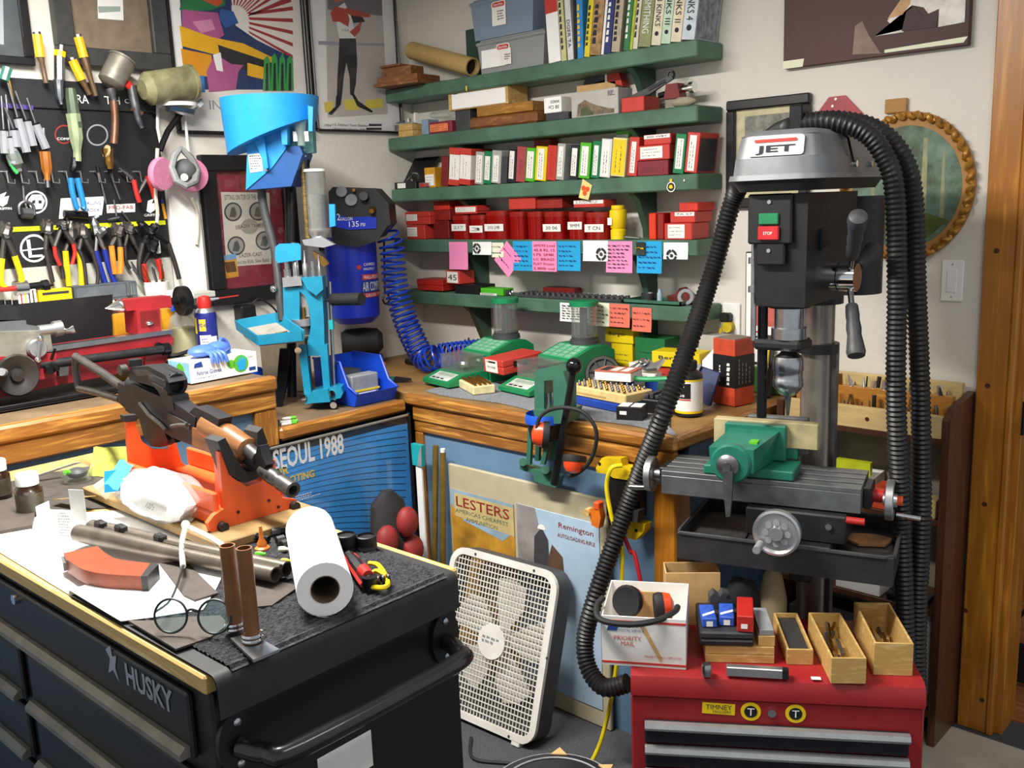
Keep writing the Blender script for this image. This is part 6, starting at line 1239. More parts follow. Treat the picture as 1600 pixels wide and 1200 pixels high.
B().prism(pe,(0,0,MT+.0028),EX,EY,(0,0,zt2-MT-.0022)).obj('floor_plate',BLK,t)
pe=[(p.x,p.y)for p in[cz(*q,zt2-.004)for q in((95,868),(102,866),(106,876),(98,878))]];B().prism(pe,(0,0,MT+.006),EX,EY,(0,0,.014)).obj('feed_lip',DST,t)
LEA=mat('leather_brown','#443b35',.7,nz=.2,ns=40)
for k,(q,lb)in enumerate(((((176,985),(240,976),(262,972),(345,968),(358,982),(330,1002),(268,1024)),'large dark leather scrap under the glasses'),(((250,888),(290,884),(342,935),(305,946),(288,938)),'grey brown leather strip lying beside the magazine'),(((392,906),(455,918),(468,922),(425,952),(392,955)),'brown leather scrap under the barrel muzzles'))):
 pts=[cz(*c,CT+.004)for c in q];pts=[(p.x,max(p.y,-2.165))for p in pts]
 one('leather_scrap',B().prism(pts,(0,0,(MT+.0028)if k==1 else MT if k==2 else MT+.0002),EX,EY,(0,0,.003)),LEA,lb,'leather')
PT=mat('rusty_tube','#7d5433',.5,.5,nz=.2,ns=20)
t=thing('tube_stand','two upright brown tubes welded to a small steel plate','tube stand',(0,0,0))
bp=[cz(*q,MT+.006)for q in((360,998),(392,990),(437,1015),(396,1032))]
B().prism([(p.x,p.y)for p in bp],(0,0,MT+.003),EX,EY,(0,0,.004)).obj('foot_plate',STL,t)
for px,py,tp in((368,984,852),(395,1002,856)):
 a=cz(px,py,MT+.007);h=solveZ(tp,a.x,a.y)-a.z;r_=.0105
 B().lathe([(r_*.8,.0),(r_,0),(r_*1.02,h),(r_*.82,h),(r_*.82,.001)],a,n=20,cap=False).obj('tube',PT,t)
 B().torus(a+EZ*.004,EZ,r_*1.15,.0028,18,6).torus(a+EZ*.0105,EZ,r_*1.15,.0028,18,6).obj('weld_ring',CHR,t)
a=cz(272,990,MT+.004);g=Fr((a.x,a.y,MT+.0045),36);t=thing('eyeglasses','round black framed glasses with cream sleeved temples lying by the tubes','eyeglasses',g.o,g.a)
LN=pane_mat('lens_tint','#dcf6f8',.05,.03,.04)
c1,c2=V((-.002,0,.026)),V((.062,.0,.026))
for k,c in enumerate((c1,c2)):
 ring=[c+V((.024*math.cos(q),.006*math.sin(q),.0225*math.sin(q)))for q in[i*2*PI/28 for i in range(28)]]
 B().tube(ring,.0018,6,closed=True).obj('rim',BLK,t);B().add(ring,[tuple(range(28))]).obj('lens',LN,t)
B().tube([c1+V((.023,.002,.006)),c1+V((.032,-.002,.011)),c2+V((-.023,.002,.006))],.002,6,sm=4).obj('bridge',BLK,t)
CSL=mat('cream_sleeve','#cfccc0',.7)
def gl(px,py,z):p=at(px,py,Z=z)-g.o;return V((p.dot(g.x),p.dot(g.y),p.z))
B().tube([c1+V((-.024,.002,.004)),gl(268,935,.985),gl(286,885,.99)],.0018,6,sm=4).obj('temple',BLK,t);B().tube([gl(286,885,.990),gl(284,850,.998),gl(290,822,1.004)],.0045,8,sm=4).obj('temple_sleeve',CSL,t)
B().tube([c2+V((.024,.002,.004)),gl(378,890,.992),gl(345,850,1.0),gl(296,824,1.004)],.0045,8,sm=4).obj('temple_sleeve',CSL,t);B().sphere(gl(290,820,1.004),.008,10,7).obj('sleeve_knot',WHT,t)
nc,fc=cz(508,921,MT+.0425),cz(487,838,MT+.0425);d_=(fc-nc);d_.z=0;L_=.27;d_=d_.normalized();fc=nc+d_*L_
t=thing('paper_towel_roll','white paper towel roll lying on the ribbed mat','paper towels',(0,0,0));TW=mat('towel_white','#f4f3f1',.9,nz=.02,bump=.15,bs=300)
B().lathe([(.0205,0),(.0405,0),(.0405,L_),(.0205,L_),(.0205,0)],nc,d_,30,cap=False).obj('towel',TW,t);B().lathe([(.0195,-.001),(.0208,-.001),(.0208,L_),(.0195,L_),(.0195,-.001)],nc,d_,24,cap=False).obj('core',mat('core_shaded','#5f5040',.8),t)  # core coloured darker to stand for the shade inside the roll
sd=d_.cross(EZ).normalized();gg=[[nc+d_*(L_*j/4)+(-sd*math.cos(q)+EZ*math.sin(q))*(.0413+.002*max(0,i-5)/3)for j in range(5)]for i,q in enumerate([math.radians(-20-9*k)for k in range(9)])]
B().sheet(gg).obj('loose_end',TW,t)
t=thing('multi_tool','red and black folding tool lying beside the paper towels','tool',(0,0,0));a,e=cz(545,868,MT+.012),cz(578,912,MT+.012)
B().tube([a,a.lerp(e,.5),e],[.009,.012,.013],8,sm=3).obj('handle',BLK,t);sd=(e-a).cross(EZ).normalized();B().tube([a+sd*.008,a.lerp(e,.6)+sd*.011,e+sd*.012],.004,6,sm=3).obj('red_edge',RED,t);B().tube([a-sd*.008,a.lerp(e,.6)-sd*.011,e-sd*.012],.004,6,sm=3).obj('red_edge',RED,t);B().cyl(e-EZ*.01,e+EZ*.012,.012,n=14).obj('pivot',BLKM,t);B().cyl(a.lerp(e,.72)+EZ*.008,a.lerp(e,.95)+EZ*.01,.011,.009,10).obj('red_nose',RED,t)
t=thing('spring_clip','yellow sprung clip with black coil beside the folding tool','clip',(0,0,0));a,e=cz(577,880,MT+.01),cz(606,908,MT+.01)
B().tube([a,cz(592,884,MT+.012),e,cz(600,918,MT+.01),cz(580,917,MT+.01)],.004,6,sm=5).tube([cz(582,895,MT+.01),cz(590,892,MT+.014),cz(604,900,MT+.016)],.004,6,sm=4).obj('clip_frame',YEL,t)
for i in range(4):c=cz(582,910,MT+.010).lerp(cz(606,905,MT+.010),i/3);B().torus(c,(cz(606,905,MT)-cz(582,910,MT)),.007,.0028,14,6).obj('coil',BLK,t)
for k,(px,py,m)in enumerate(((542,861,BLK),(574,863,BLK))):
 a=cz(px,py,MT if k==0 else CT+.001);t=thing('scope_cover',('black scope cover nearer the paper towels','black scope cover with grey band at the cart edge')[k],'cover',a);B().lathe([(.017,0),(.0175,.002),(.0175,.03),(.015,.031),(.0145,.027),(0,.026)],n=22).obj('shell',m,t);B().lathe([(.0178,.008),(.0178,.014)],n=22,cap=False).obj('band',DKG if k else BLKM,t)
a=cz(410,858,MT);t=thing('nozzle_tip','orange cone nozzle standing behind the barrels','nozzle',a);B().lathe([(.013,0),(.013,.003),(.0085,.006),(.008,.012),(.004,.02),(.0028,.042),(.0,.043)],n=16).obj('cone',mat('nozzle_orange','#d77326',.45),t)
for k,(px,py,m,lb)in enumerate(((400,866,LIME,'green foam ear plug beside the orange nozzle'),(412,876,YEL,'yellow foam ear plug nearest the barrels'),(440,877,YEL,'bent yellow foam ear plug left of paper towels'),(437,858,CREAM,'tiny cream scrap near the black tools'))):
 a=cz(px,py,MT+.005);one('ear_plug',B().tube([a,a+V((.008,.004,.001)),a+V((.014,.010,0))],[.0045,.005,.003],8,sm=2),m,lb,'ear plug')
for k,(p0,p1,lb)in enumerate((((425,832),(470,826),'black steel rod tool lying behind the orange nozzle'),((432,845),(470,835),'short black tool lying left of the paper towels'),((440,852),(462,842),'small dark spring tool near the paper towels'),((395,838),(420,842),'black stub tool right of the stand foot'))):
 a,e=cz(*p0,MT+.008),cz(*p1,MT+.008);t=thing('hand_tool',lb,'tool',(0,0,0));B().cyl(a,e,.0055,n=8).obj('shaft',BLKM,t);B().cyl(a,a.lerp(e,.3),.008,n=8).obj('collar',DKG,t)
ORS=mat('stand_orange','#e35c26',.4,nz=.08);f=Fr((1.57,-1.82,0),90)
one('wood_board',B().box(1.08,-1.935,MT+.0005,1.635,-1.708,.9835,.002),mat('stained_board','#8f7448',.7,nz=.3,ns=14),'stained wooden board under the orange rifle stand','board')
t=thing('rifle_stand','orange plastic rifle cleaning stand with black forks','rifle stand',(0,0,0))
def plate(fr,pts,y,th,name,m,zmin=.984):
 q=[(a,max(b,zmin))for a,b in fr.tr(pts,y)];o=B().prism(q,(0,y,0),EX,EZ,(0,th,0)).obj(name,m,t);o.matrix_local=Matrix.Translation(fr.o)@Matrix.Rotation(fr.a,4,'Z');return o
front=[(342,706),(353,706),(362,745),(385,760),(408,752),(420,722),(430,718),(432,760),(442,778),(462,780),(468,790),(465,800),(350,832),(330,832),(325,818),(335,805),(350,795)]
plate(f,front,0,.012,'front_fork',ORS);plate(f,[(356,712),(362,745),(385,760),(408,752),(424,722),(432,760),(440,776),(360,800)],.012,.05,'fork_web',ORS)
for px,py in((346,822),(458,790)):c=f.P(px,py,0);o=B().cyl(c,c-EY*.012,.009,n=12).obj('foot_knob',BLK,t);o.matrix_local=Matrix.Translation(f.o)@Matrix.Rotation(f.a,4,'Z')
for px,py in((372,800),(435,792),(420,782)):c=f.P(px,py,-.0005);o=B().cyl(c,c-EY*.002,.003,n=8).obj('rivet',BLK,t);o.matrix_local=Matrix.Translation(f.o)@Matrix.Rotation(f.a,4,'Z')
plate(f,[(340,690),(352,684),(372,722),(384,738),(396,736),(402,705),(402,676),(410,668),(418,690),(416,722),(402,748),(382,755),(360,742)],-.004,.045,'front_pad',RUB)
fr=Fr((1.21,-1.82,0),90)
plate(fr,[(197,652),(209,655),(222,690),(240,702),(262,702),(274,688),(284,722),(300,735),(308,760),(205,770),(203,720)],0,.012,'rear_fork',ORS)
plate(fr,[(194,650),(214,648),(214,658),(197,660)],-.004,.02,'rear_pad',RUB)
B().box(1.20,-1.895,.984,1.56,-1.745,1.012,.006).box(1.20,-1.895,1.012,1.56,-1.885,1.05,.003).box(1.20,-1.755,1.012,1.56,-1.745,1.05,.003).obj('base_tray',ORS,t)
f=Fr((1.3,-1.82,0),0);P=f.P;RB=mat('rifle_black','#26262a',.45,.4,nz=.3,ns=30);RS=mat('rifle_steel','#4d4b49',.4,.6,nz=.3,ns=30)
t=thing('rifle','black folding stock rifle with wooden handguard and optic on orange stand','rifle',(0,-1.82,0));t.location=f.o
def seg(pts,r,name,m,y=0,n=10):B().tube([P(a,b,y)for a,b in pts],r,n).obj(name,m,t)
def slab(pts,hw,name,m,dy=0):b=B();f.pr(b,pts,dy-hw,2*hw);b.obj(name,m,t)
seg(((194,607),(160,583),(118,557)),.0095,'stock_strut',RS);seg(((118,557),(118,580),(123,606)),.0085,'butt_plate',RS);seg(((123,606),(155,614),(188,624)),.0085,'stock_strut',RS);slab([(184,598),(198,604),(197,640),(184,628)],.014,'stock_hinge',RB)
slab([(193,606),(206,599),(235,613),(270,628),(305,652),(303,697),(270,684),(236,664),(196,642)],.016,'receiver',RB)
seg(((205,598),(240,615),(272,634),(302,655)),.015,'dust_cover',RB);slab([(262,645),(296,664),(295,672),(262,656)],.019,'ejection_port',RS)
slab([(214,642),(234,646),(252,664),(262,688),(250,699),(236,697),(224,680)],.013,'pistol_grip',BLK);slab([(240,664),(268,676),(274,692),(262,694)],.006,'trigger_guard',RB)
seg(((218,630),(232,648),(250,662),(259,672)),.004,'safety_lever',RS,-.020,6);seg(((268,666),(280,664),(292,664)),.0045,'charging_handle',RS,-.026,6)
slab([(200,586),(204,574),(231,572),(258,586),(264,598),(250,608),(226,600),(203,594)],.02,'optic_body',RB);slab([(206,578),(226,577),(240,585),(214,588)],.0205,'optic_inset',RS)
a,e=P(246,588,0),P(276,602,0);d_=(e-a).normalized();L_=(e-a).length;B().lathe([(.017,0),(.022,.004),(.024,L_*.3),(.024,L_),(.016,L_),(.015,L_-.012),(0,L_-.012)],a,d_,20).obj('optic_hood',RB,t)
for i in range(10):q=i*PI/5;u=d_.orthogonal().normalized();w_=d_.cross(u);c=(u*math.cos(q)+w_*math.sin(q))*.024;B().cyl(a+d_*L_*.35+c,a+d_*L_*.95+c,.0022,n=5).obj('hood_rib',RB,t)
c=P(212,570,0);B().cyl(c-EZ*.002,c+EZ*.012,.014,n=16).obj('elevation_knob',RB,t);c=P(197,577,-.018);B().cyl(c,c-EY*.014,.011,n=14).obj('windage_knob',RS,t);slab([(246,610),(268,620),(272,642),(262,640)],.018,'optic_mount',BLK)
slab([(294,646),(304,636),(326,646),(342,655),(340,668),(320,664),(305,662)],.014,'rear_sight',RB);seg(((298,642),(318,650)),.005,'sight_leaf',RS,0,6)
HW=wood('handguard_wood','#6b4420','#a06a35',(1.2,10,10),6,.4,.2)
a,e=P(322,662,0),P(389,704,0);d_=(e-a).normalized();L_=(e-a).length;B().lathe([(.018,0),(.024,.006),(.025,L_*.5),(.022,L_-.004),(.014,L_)],a,d_,20).obj('upper_handguard',HW,t)
slab([(300,668),(322,676),(352,696),(372,716),(368,728),(345,716),(318,704),(300,698)],.019,'lower_handguard',HW)
a=P(384,700,0);B().cyl(a,P(404,716,0),.014,n=14).obj('gas_tube',RS,t);seg(((368,704),(410,734),(420,742)),.010,'barrel',RB)
slab([(398,716),(402,697),(406,697),(409,712),(416,727),(409,737),(400,731)],.009,'front_sight',RB)
a,e=P(410,734,0),P(458,766,0);d_=(e-a).normalized();L_=(e-a).length;B().lathe([(.012,0),(.0145,.004),(.0145,L_*.45),(.011,L_*.5),(.011,L_*.58),(.015,L_*.62),(.015,L_),(.009,L_),(.009,L_-.02),(0,L_-.02)],a,d_,18).obj('muzzle_brake',RS,t)
for k in(.2,.36):c=a+d_*L_*k;B().cyl(c-EY*.0148+EZ*.004,c-EY*.0136+EZ*.004,.004,n=10).obj('brake_port',BLK,t)
rb=random.Random(11)
def blob(c,r,seed,amp,n=26,m=16):
 vs=[];q=random.Random(seed);ph=[q.uniform(0,6)for _ in range(9)]
 b=B().sphere((0,0,0),1.0,n,m);out=[]
 for p in b.v:
  k=1+amp*(math.sin(4*p.x+ph[0])*math.sin(5*p.y+ph[1])+.6*math.sin(7*p.z+6*p.x+ph[2])+.5*math.sin(11*p.y+ph[3]+4*p.x))
  s=1.0 if p.z>0 else .9
  out.append(V((c[0]+r[0]*p.x*k,c[1]+r[1]*p.y*k,max(c[2]+r[2]*p.z*k*s,c[2]-r[2]*.95))))
 b.v=out;return b
c=cz(250,800,CT+.0025);c=at(256,772,Z=MT+.05);c=V((c.x,c.y-.012,MT+.05))
t=thing('patch_bag','clear plastic bag full of white cleaning patches','bag',(0,0,0))
blob((c.x,c.y,c.z),(.115,.05,.047),4,.09).obj('patches',TW,t);blob((c.x+.01,c.y,c.z+.001),(.126,.055,.0485),9,.10).obj('bag_film',pane_mat('bag_film','#f7f8f8',.10,.12,.10),t)
b=B();g_=[[V((c.x-.10-.028*i,c.y-.035+.025*j,c.z-.02+.012*math.sin(2.1*i+1.3*j)+.006*i*(j%2)))for j in range(4)]for i in range(5)];b.sheet(g_).obj('bag_neck',pane_mat('bag_film','#f7f8f8',.10,.12,.10),t)
o=txt(t,"100's",(c.x+.09,c.y-.058,c.z+.012),EX,EZ+EY*.8,.03,.011,INK)
b=B();g_=[[V((c.x-.13+.02*i,c.y-.045+.012*j,c.z+.01+.014*j+.004*math.sin(i*2.0)))for j in range(4)]for i in range(4)];b.sheet(g_).obj('blue_label',mat('label_sky','#47b4df',.5),t)
for k,(px,py,sc,lb)in enumerate(((49,800,1.0,'dark pill bottle with white cap beside the folded leaflet'),(0,776,.95,'dark pill bottle cut off at the left edge of frame'))):
 a=cz(px,py,CT+.004);t=thing('pill_bottle',lb,'bottle',(a.x,a.y,CT+.0025));R_=.026*sc
 B().lathe([(R_*.9,0),(R_,.004),(R_,.05),(R_*.75,.058),(R_*.7,.062)],n=24).obj('bottle',mat('amber_dark','#2b190d',.2,coat=.4),t);B().lathe([(R_*1.005,.008),(R_*1.005,.044)],n=24,cap=False).obj('label',mat('label_dark','#4a4636',.5,nz=.4,ns=60),t);B().lathe([(R_*.82,.06),(R_*.84,.08),(R_*.78,.083),(0,.083)],n=24).obj('cap',WHT,t)
a=cz(84,845,CT+.002);l_=Fr((a.x,a.y,CT+.004),30);t=thing('leaflet_box','small opened white carton standing on the paper','box',l_.o,l_.a);B().box(-.03,0,0,.0,.0012,.062).obj('left_panel',PAPER,t);B().box(0,0,0,.045,.0012,.058).obj('right_panel',PAPER,t);B().box(-.03,0,.0,-.0288,.035,.062).obj('side_panel',PAPER,t);B().box(.02,.03,0,.052,.0312,.088).obj('back_flap',mat('grey_flap','#c9cac8',.7),t);b=B();scribble(b,(.028,-.0008,.03),EX,EZ,.024,.048,9,6,rnd,.0012);b.obj('print',GRY,t)
one('leather_pad',B().prism([(p.x,p.y)for p in[cz(*q,CT+.008)for q in((-40,790),(30,778),(55,800),(50,822),(-40,838))]],(0,0,CT+.004),EX,EY,(0,0,.006)),LEA,'dark leather pad under papers at the left edge','leather')
t=thing('ear_plug_tub','clear tub with green ear plugs near the pill bottle','tub',cz(122,752,CT+.001));B().lathe([(.03,0),(.036,.03),(.034,.03),(.028,.003),(0,.003)],n=22,cap=False).obj('tub',CLR,t);B().sphere((0,0,.02),(.025,.022,.012),12,7).obj('contents',DKG,t);B().cyl((.008,-.02,.026),(.012,-.03,.03),.006,n=12).obj('green_ring',LIME,t)
a=cz(165,745,CT+.004);t=thing('chip_packet','yellow green foil pouch leaning behind the patch bag','pouch',(a.x,a.y,CT+.001),math.radians(30));b=B();g_=[[V((-.05+.025*i,.006*math.sin(i*1.7+j)+.012*j,.002+.02*j))for j in range(4)]for i in range(5)];b.sheet(g_);b.sheet([[p+V((0,.006,0))for p in r]for r in g_]);b.obj('foil',mat('foil_yellow','#cdcf5e',.4,nz=.3,ns=40),t)
one('blue_packet',B().prism([(0,0),(.034,.004),(.03,.046),(-.004,.042)],cz(163,770,CT+.05),(.8,.6,0),(0,.2,1),(.004,.006,0)),SKY,'light blue packet standing up behind the patch bag','packet')
for k,(p0,p1)in enumerate((((60,745),(130,722)),((95,780),(150,775)))):a,e=cz(*p0,CT+.01),cz(*p1,CT+.03);one('paper_strip',B().prism([(0,0),(1,0),(1,1),(0,1)],a,e-a,V((.006,-.02,.004)),(0,0,.0012)),(PAPER,WBOX)[k],('curled white paper strip leaning on the pill bottle','thin wooden stick behind the pill bottle')[k],('paper','stick')[k])
# in front of the desk
pf=frameM((.694,-1.2,.858),(0,1,0),(0,0,1),(1,0,0))
t=thing('framed_poster','blue sports poster lettered SEOUL 1988 hung below the corner bench','picture',M=pf);PW,PH=.50,.62
def pp(px,py):
 n=V((1,0,0));o=V((.694,-1.2,.858));r=FW*F+RT*(px-800)-UP*(py-600);p=CAM+r*((o-CAM).dot(n)/r.dot(n))-o
 return(p.y,p.z)
SEO=mat('poster_seoul_blue','#3f97e0',.45,nz=.2,ns=4)
PW=pp(640,640)[0];x0=pp(417,695)[0]
B().prism([(x0,-PH),(PW,-PH),(PW,-.0),(x0,-.0)],(0,0,-.012),EX,EY,(0,0,.010)).obj('print_board',SEO,t)
B().box(PW-.012,-PH,-.014,PW,0,.004,.002).obj('frame_bar',BKF,t);B().box(x0,-.008,-.014,PW,0,.004,.002).obj('frame_bar',mat('frame_silver','#9b9a94',.4,.6),t);B().box(x0,-PH,-.014,x0+.012,0,.004,.002).obj('frame_bar',BKF,t);B().box(x0+.012,-.03,-.0021,PW-.012,-.009,-.0017).obj('dark_margin',mat('seoul_dark','#1b2738',.4),t)
B().box(x0+.01,-PH+.004,.0,PW-.01,-.008,.001).obj('glass_pane',pane_mat('thin_glass','#fdfdfd',.015,.05),t)
def ptxt(s,px,py,wpx,hpx,m,k=.0006):
 a=pp(px,py);w_=pp(px+wpx/2,py)[0]-pp(px-wpx/2,py)[0];h_=pp(px,py-hpx/2)[1]-pp(px,py+hpx/2)[1]
 txt(t,s,(a[0],a[1],-.0018),EX,EY,w_,h_,m,k,bold=.028)
ptxt('SEOUL 1988',484,706,112,34,INKW);ptxt('TIR',440,737,24,12,INKY);ptxt('SHOOTING',460,748,66,12,INKY)
DKL=mat('seoul_lines','#14223c',.5,nz=0)
for i in range(24):
 b=B();pts=[]
 for j in range(10):
  u=j/9;px=420+215*u;py=700+i*7.5-52*u-(30-i*1.6)*u*(1-u)*1.6+(i-6)*3.0*u*u
  a=pp(px,py)
  if a[0]<x0+.012 or a[0]>PW-.014 or a[1]>-.012 or a[1]<-PH+.01:continue
  pts.append((a,.0003+.0011*u))
 if len(pts)<3:continue
 poly=[(a[0],a[1]+w_)for a,w_ in pts]+[(a[0],a[1]-w_)for a,w_ in pts[::-1]]
 B().prism(poly,(0,0,-.0019),EX,EY,(0,0,.0003)).obj('print_line',DKL,t)
b=B();a=pp(480,775);scribble(b,(a[0],a[1],-.0012),EX,EY,.1,.02,3,14,rnd,.002);b.obj('small_print',INKW,t)
t=thing('sports_bag','dark bag with red rounded pads on the floor by the poster','bag',(.80,-.90,0));B().lathe([(.05,.0),(.075,.03),(.08,.4),(.06,.62),(.02,.66)],n=16,squash=(.7,1)).obj('bag',mat('bag_black','#232022',.8),t)
for x,y,z_ in((.05,-.05,.52),(.055,.03,.56),(.06,-.01,.42),(.05,.05,.46),(.06,-.06,.36)):B().sphere((x,y,z_),(.03,.04,.05),12,8).obj('red_pad',mat('pad_red','#8f2a2a',.6),t)
a=at(653,694,Y=-.735)
t=thing('drywall_square','long white blade with teal head leaning at the desk corner','tool',(a.x,-.735,0));B().box(-.014,-.004,.004,.014,.004,a.z-.05,.001).obj('blade',WHT,t);B().prism([(-.024,0),(.022,0),(.026,.072),(-.026,.072)],(0,-.008,a.z-.072),EX,EZ,(0,.016,0)).obj('head',TEAL,t);B().prism([(.0,.0),(.022,0),(.026,.072),(.012,.05)],(0,-.0088,a.z-.072),EX,EZ,(0,.001,0)).obj('grey_edge',GRY,t)
for k,(px,py,X2)in enumerate(((683,696,-.004),(694,706,.012))):
 a=at(px,py,Y=-.70);t=thing('brass_rod',('taller brass rod leaning left of the sign board','shorter brass rod with white tip beside the sign board')[k],'rod',(0,0,0),group='brass rods');B().cyl((a.x-.02+X2,-.75,.001),(a.x,-.706,a.z),.010,n=10).obj('rod',mat('rod_brass','#8a7234',.45,.5,nz=.2),t)
 if k:B().cyl((a.x,-.706,a.z),(a.x+.001,-.706,a.z+.012),.008,n=10).obj('tip',WHT,t)
t=thing('sign_board','beige board with two tin ammunition signs leaning on the desk panel','sign',(0,0,0));Yb=-.69
q=lambda px,py,Y=Yb:(at(px,py,Y=Y).x,at(px,py,Y=Y).z)
xl,zl=q(699,724);xr=q(948,797)[0]
B().box(xl,Yb,.002,xr,Yb+.014,zl,.003).obj('board',mat('beige_board','#b9b093',.6,nz=.06),t)
for z_ in(.30,.5):B().cyl((xl-.004,Yb+.004,z_),(xl-.004,Yb+.004,z_+.05),.005,n=8).obj('hinge',ALU,t)
def sgn(pts,name,m,k=0):B().prism([q(*c)for c in pts],(0,Yb-.001-.0006*k,0),EX,EZ,(0,-.0006,0)).obj(name,m,t)
def sq(px0,px1,py0,m,name,k=0):
 xa,z1=q(px0,py0);xb=q(px1,py0)[0];B().box(xa,Yb-.003,.06,xb,Yb-.0006,z1,.001).obj(name,m,t);return xa,xb,z1
xa,xb,z1=sq(704,802,762,mat('sign_gold','#c08d2f',.5,nz=.45,ns=9),'tin_sign')
B().prism([(xa,z1),(xb,z1),(xb,z1-.09),(xb-.05,z1-.13),(xa+.06,z1-.10),(xa,z1-.05)],(0,Yb-.0032,0),EX,EZ,(0,-.0004,0)).obj('sky_print',mat('sign_sky','#8fa9b8',.5,nz=.2,ns=8),t)
B().prism([(xa+.02,z1-.012),(xb,z1-.012),(xb,z1-.105),(xa+.02,z1-.09)],(0,Yb-.0036,0),EX,EZ,(0,-.0003,0)).obj('panel_print',mat('sign_cream','#c9b67e',.5,nz=.25,ns=9),t)
txt(t,'LESTERS',((xa+xb)/2+.005,Yb-.0042,z1-.038),EX,EZ,(xb-xa)*.84,.034,mat('sign_red','#8c2b22',.6),0,bold=.01);txt(t,"AMERICAS CHEAPEST",((xa+xb)/2,Yb-.0042,z1-.070),EX,EZ,(xb-xa)*.84,.013,mat('sign_green','#3d5a45',.6),0);txt(t,'AMMUNITION',((xa+xb)/2,Yb-.0042,z1-.092),EX,EZ,(xb-xa)*.5,.013,mat('sign_green','#3d5a45',.6),0)
xa,xb,z1=sq(808,936,786,mat('sign_blue','#a9c2d6',.5,nz=.15,ns=6),'tin_sign')
B().prism([(xa,z1),(xa+.075,z1),(xa+.10,z1-.09),(xa+.06,z1-.2),(xa,z1-.25)],(0,Yb-.0033,0),EX,EZ,(0,-.0004,0)).obj('cliff_print',mat('sign_rock','#8f8a88',.5,nz=.3,ns=10),t)
B().prism([(xa+.07,z1-.09),(xa+.10,z1-.055),(xa+.125,z1-.09),(xa+.13,z1-.25),(xa+.06,z1-.25)],(0,Yb-.0037,0),EX,EZ,(0,-.0004,0)).obj('figure_print',mat('sign_dark','#3f3d42',.5),t);B().prism(circ(.016,12,0,PI),(xa+.10,Yb-.0041,z1-.062),EX,EZ,(0,-.0003,0)).obj('helmet_print',LAB,t);B().prism([(xa+.12,z1-.16),(xa+.14,z1-.10),(xa+.18,z1-.13),(xa+.19,z1-.25),(xa+.12,z1-.25)],(0,Yb-.0041,0),EX,EZ,(0,-.0004,0)).obj('bear_print',mat('sign_brown','#5c4433',.5),t)
txt(t,'Remington',(xb-.085,Yb-.0042,z1-.035),EX,EZ,.13,.022,mat('sign_red','#8c2b22',.6),0);txt(t,'AUTOLOADING RIFLE',(xb-.085,Yb-.0042,z1-.064),EX,EZ,.14,.012,mat('sign_red','#8c2b22',.6),0)
lean=math.radians(17);yw=math.radians(3);ux=V((math.cos(yw),math.sin(yw),0));vv_=(EZ*math.cos(lean)+V((-math.sin(yw),math.cos(yw),0))*math.sin(lean));nn_=ux.cross(vv_)
fm=frameM((.99,-.94,.014),ux,vv_,nn_);FWd,FH,FD=.42,.50,.07
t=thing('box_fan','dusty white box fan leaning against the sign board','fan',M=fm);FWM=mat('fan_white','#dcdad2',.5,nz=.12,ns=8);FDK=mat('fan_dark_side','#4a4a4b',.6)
def ringp(x0,y0,x1,y1,r0,w_):
 return rrect(x0,y0,x1,y1,r0,6),rrect(x0+w_,y0+w_,x1-w_,y1-w_,max(r0-w_,.01),6)
o_,i_=ringp(0,0,FWd,FH,.055,.02);n=len(o_)
vs=[V((a,b_,-.008))for a,b_ in o_]+[V((a,b_,.004))for a,b_ in o_]+[V((a,b_,.004))for a,b_ in i_]+[V((a,b_,-.008))for a,b_ in i_]
fs=[];
for i in range(n):
 j=(i+1)%n
 for k in range(4):fs.append((k*n+i,k*n+j,((k+1)%4)*n+j,((k+1)%4)*n+i))
B().add(vs,fs).obj('front_frame',FWM,t)
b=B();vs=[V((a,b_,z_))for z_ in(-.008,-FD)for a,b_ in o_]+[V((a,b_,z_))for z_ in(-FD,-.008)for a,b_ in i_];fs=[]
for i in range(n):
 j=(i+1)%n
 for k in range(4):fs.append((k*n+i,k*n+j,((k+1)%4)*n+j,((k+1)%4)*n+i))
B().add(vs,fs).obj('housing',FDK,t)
b=B();st=.0125
for i in range(1,int((FWd-.03)/st)):x=.02+i*st;b.box(x-.0011,.02,-.004,x+.0011,FH-.02,-.001)
for i in range(1,int((FH-.03)/.0165)):y=.02+i*.0165;b.box(.02,y-.0013,-.0035,FWd-.02,y+.0013,-.0005)
g=b.obj('grille',FWM,t);g['kind']='stuff'
b=B()
for i in range(0,30):x=.03+i*.013;b.box(x-.001,.02,-FD+.002,x+.001,FH-.02,-FD+.004)
g=b.obj('rear_grille',mat('rear_grille_grey','#6b6964',.6),t);g['kind']='stuff'
cx,cy=FWd/2,FH/2
for k in range(5):
 a0=k*2*PI/5+.3;pts=[(cx+.04*math.cos(a0-.5),cy+.04*math.sin(a0-.5))]+[(cx+r_*math.cos(a0+d2),cy+r_*math.sin(a0+d2))for r_,d2 in((.13,-.55),(.18,-.35),(.19,-.05),(.185,.25),(.12,.32),(.04,.35))]
 B().prism(pts,(0,0,-.045-.004*(k%2)),EX,EY,(0,0,.004)).obj('blade',mat('blade_grey','#c6c3b8',.5,nz=.1),t)
B().cyl((cx,cy,-.05),(cx,cy,-.008),.045,n=24).obj('motor_hub',mat('blade_grey','#c6c3b8',.5),t);B().prism(circ(.052,26),(cx,cy,-.0005),EX,EY,(0,0,.003)).obj('hub_badge',FWM,t);b=B();scribble(b,(cx,cy,.0028),EX,EY,.07,.024,2,5,rnd,.006);b.obj('badge_print',GRY,t)
for x,y in((.10,.008),(.33,.008),(.10,FH-.01),(.33,FH-.01),(.422,.26),(.008,.26)):B().cyl((x,y,.004),(x,y,.006),.004,n=8).obj('screw',DKG,t)
for x in(.06,.34):B().box(x,-.013,-.06,x+.03,.004,.004,.002).obj('foot',FWM,t)
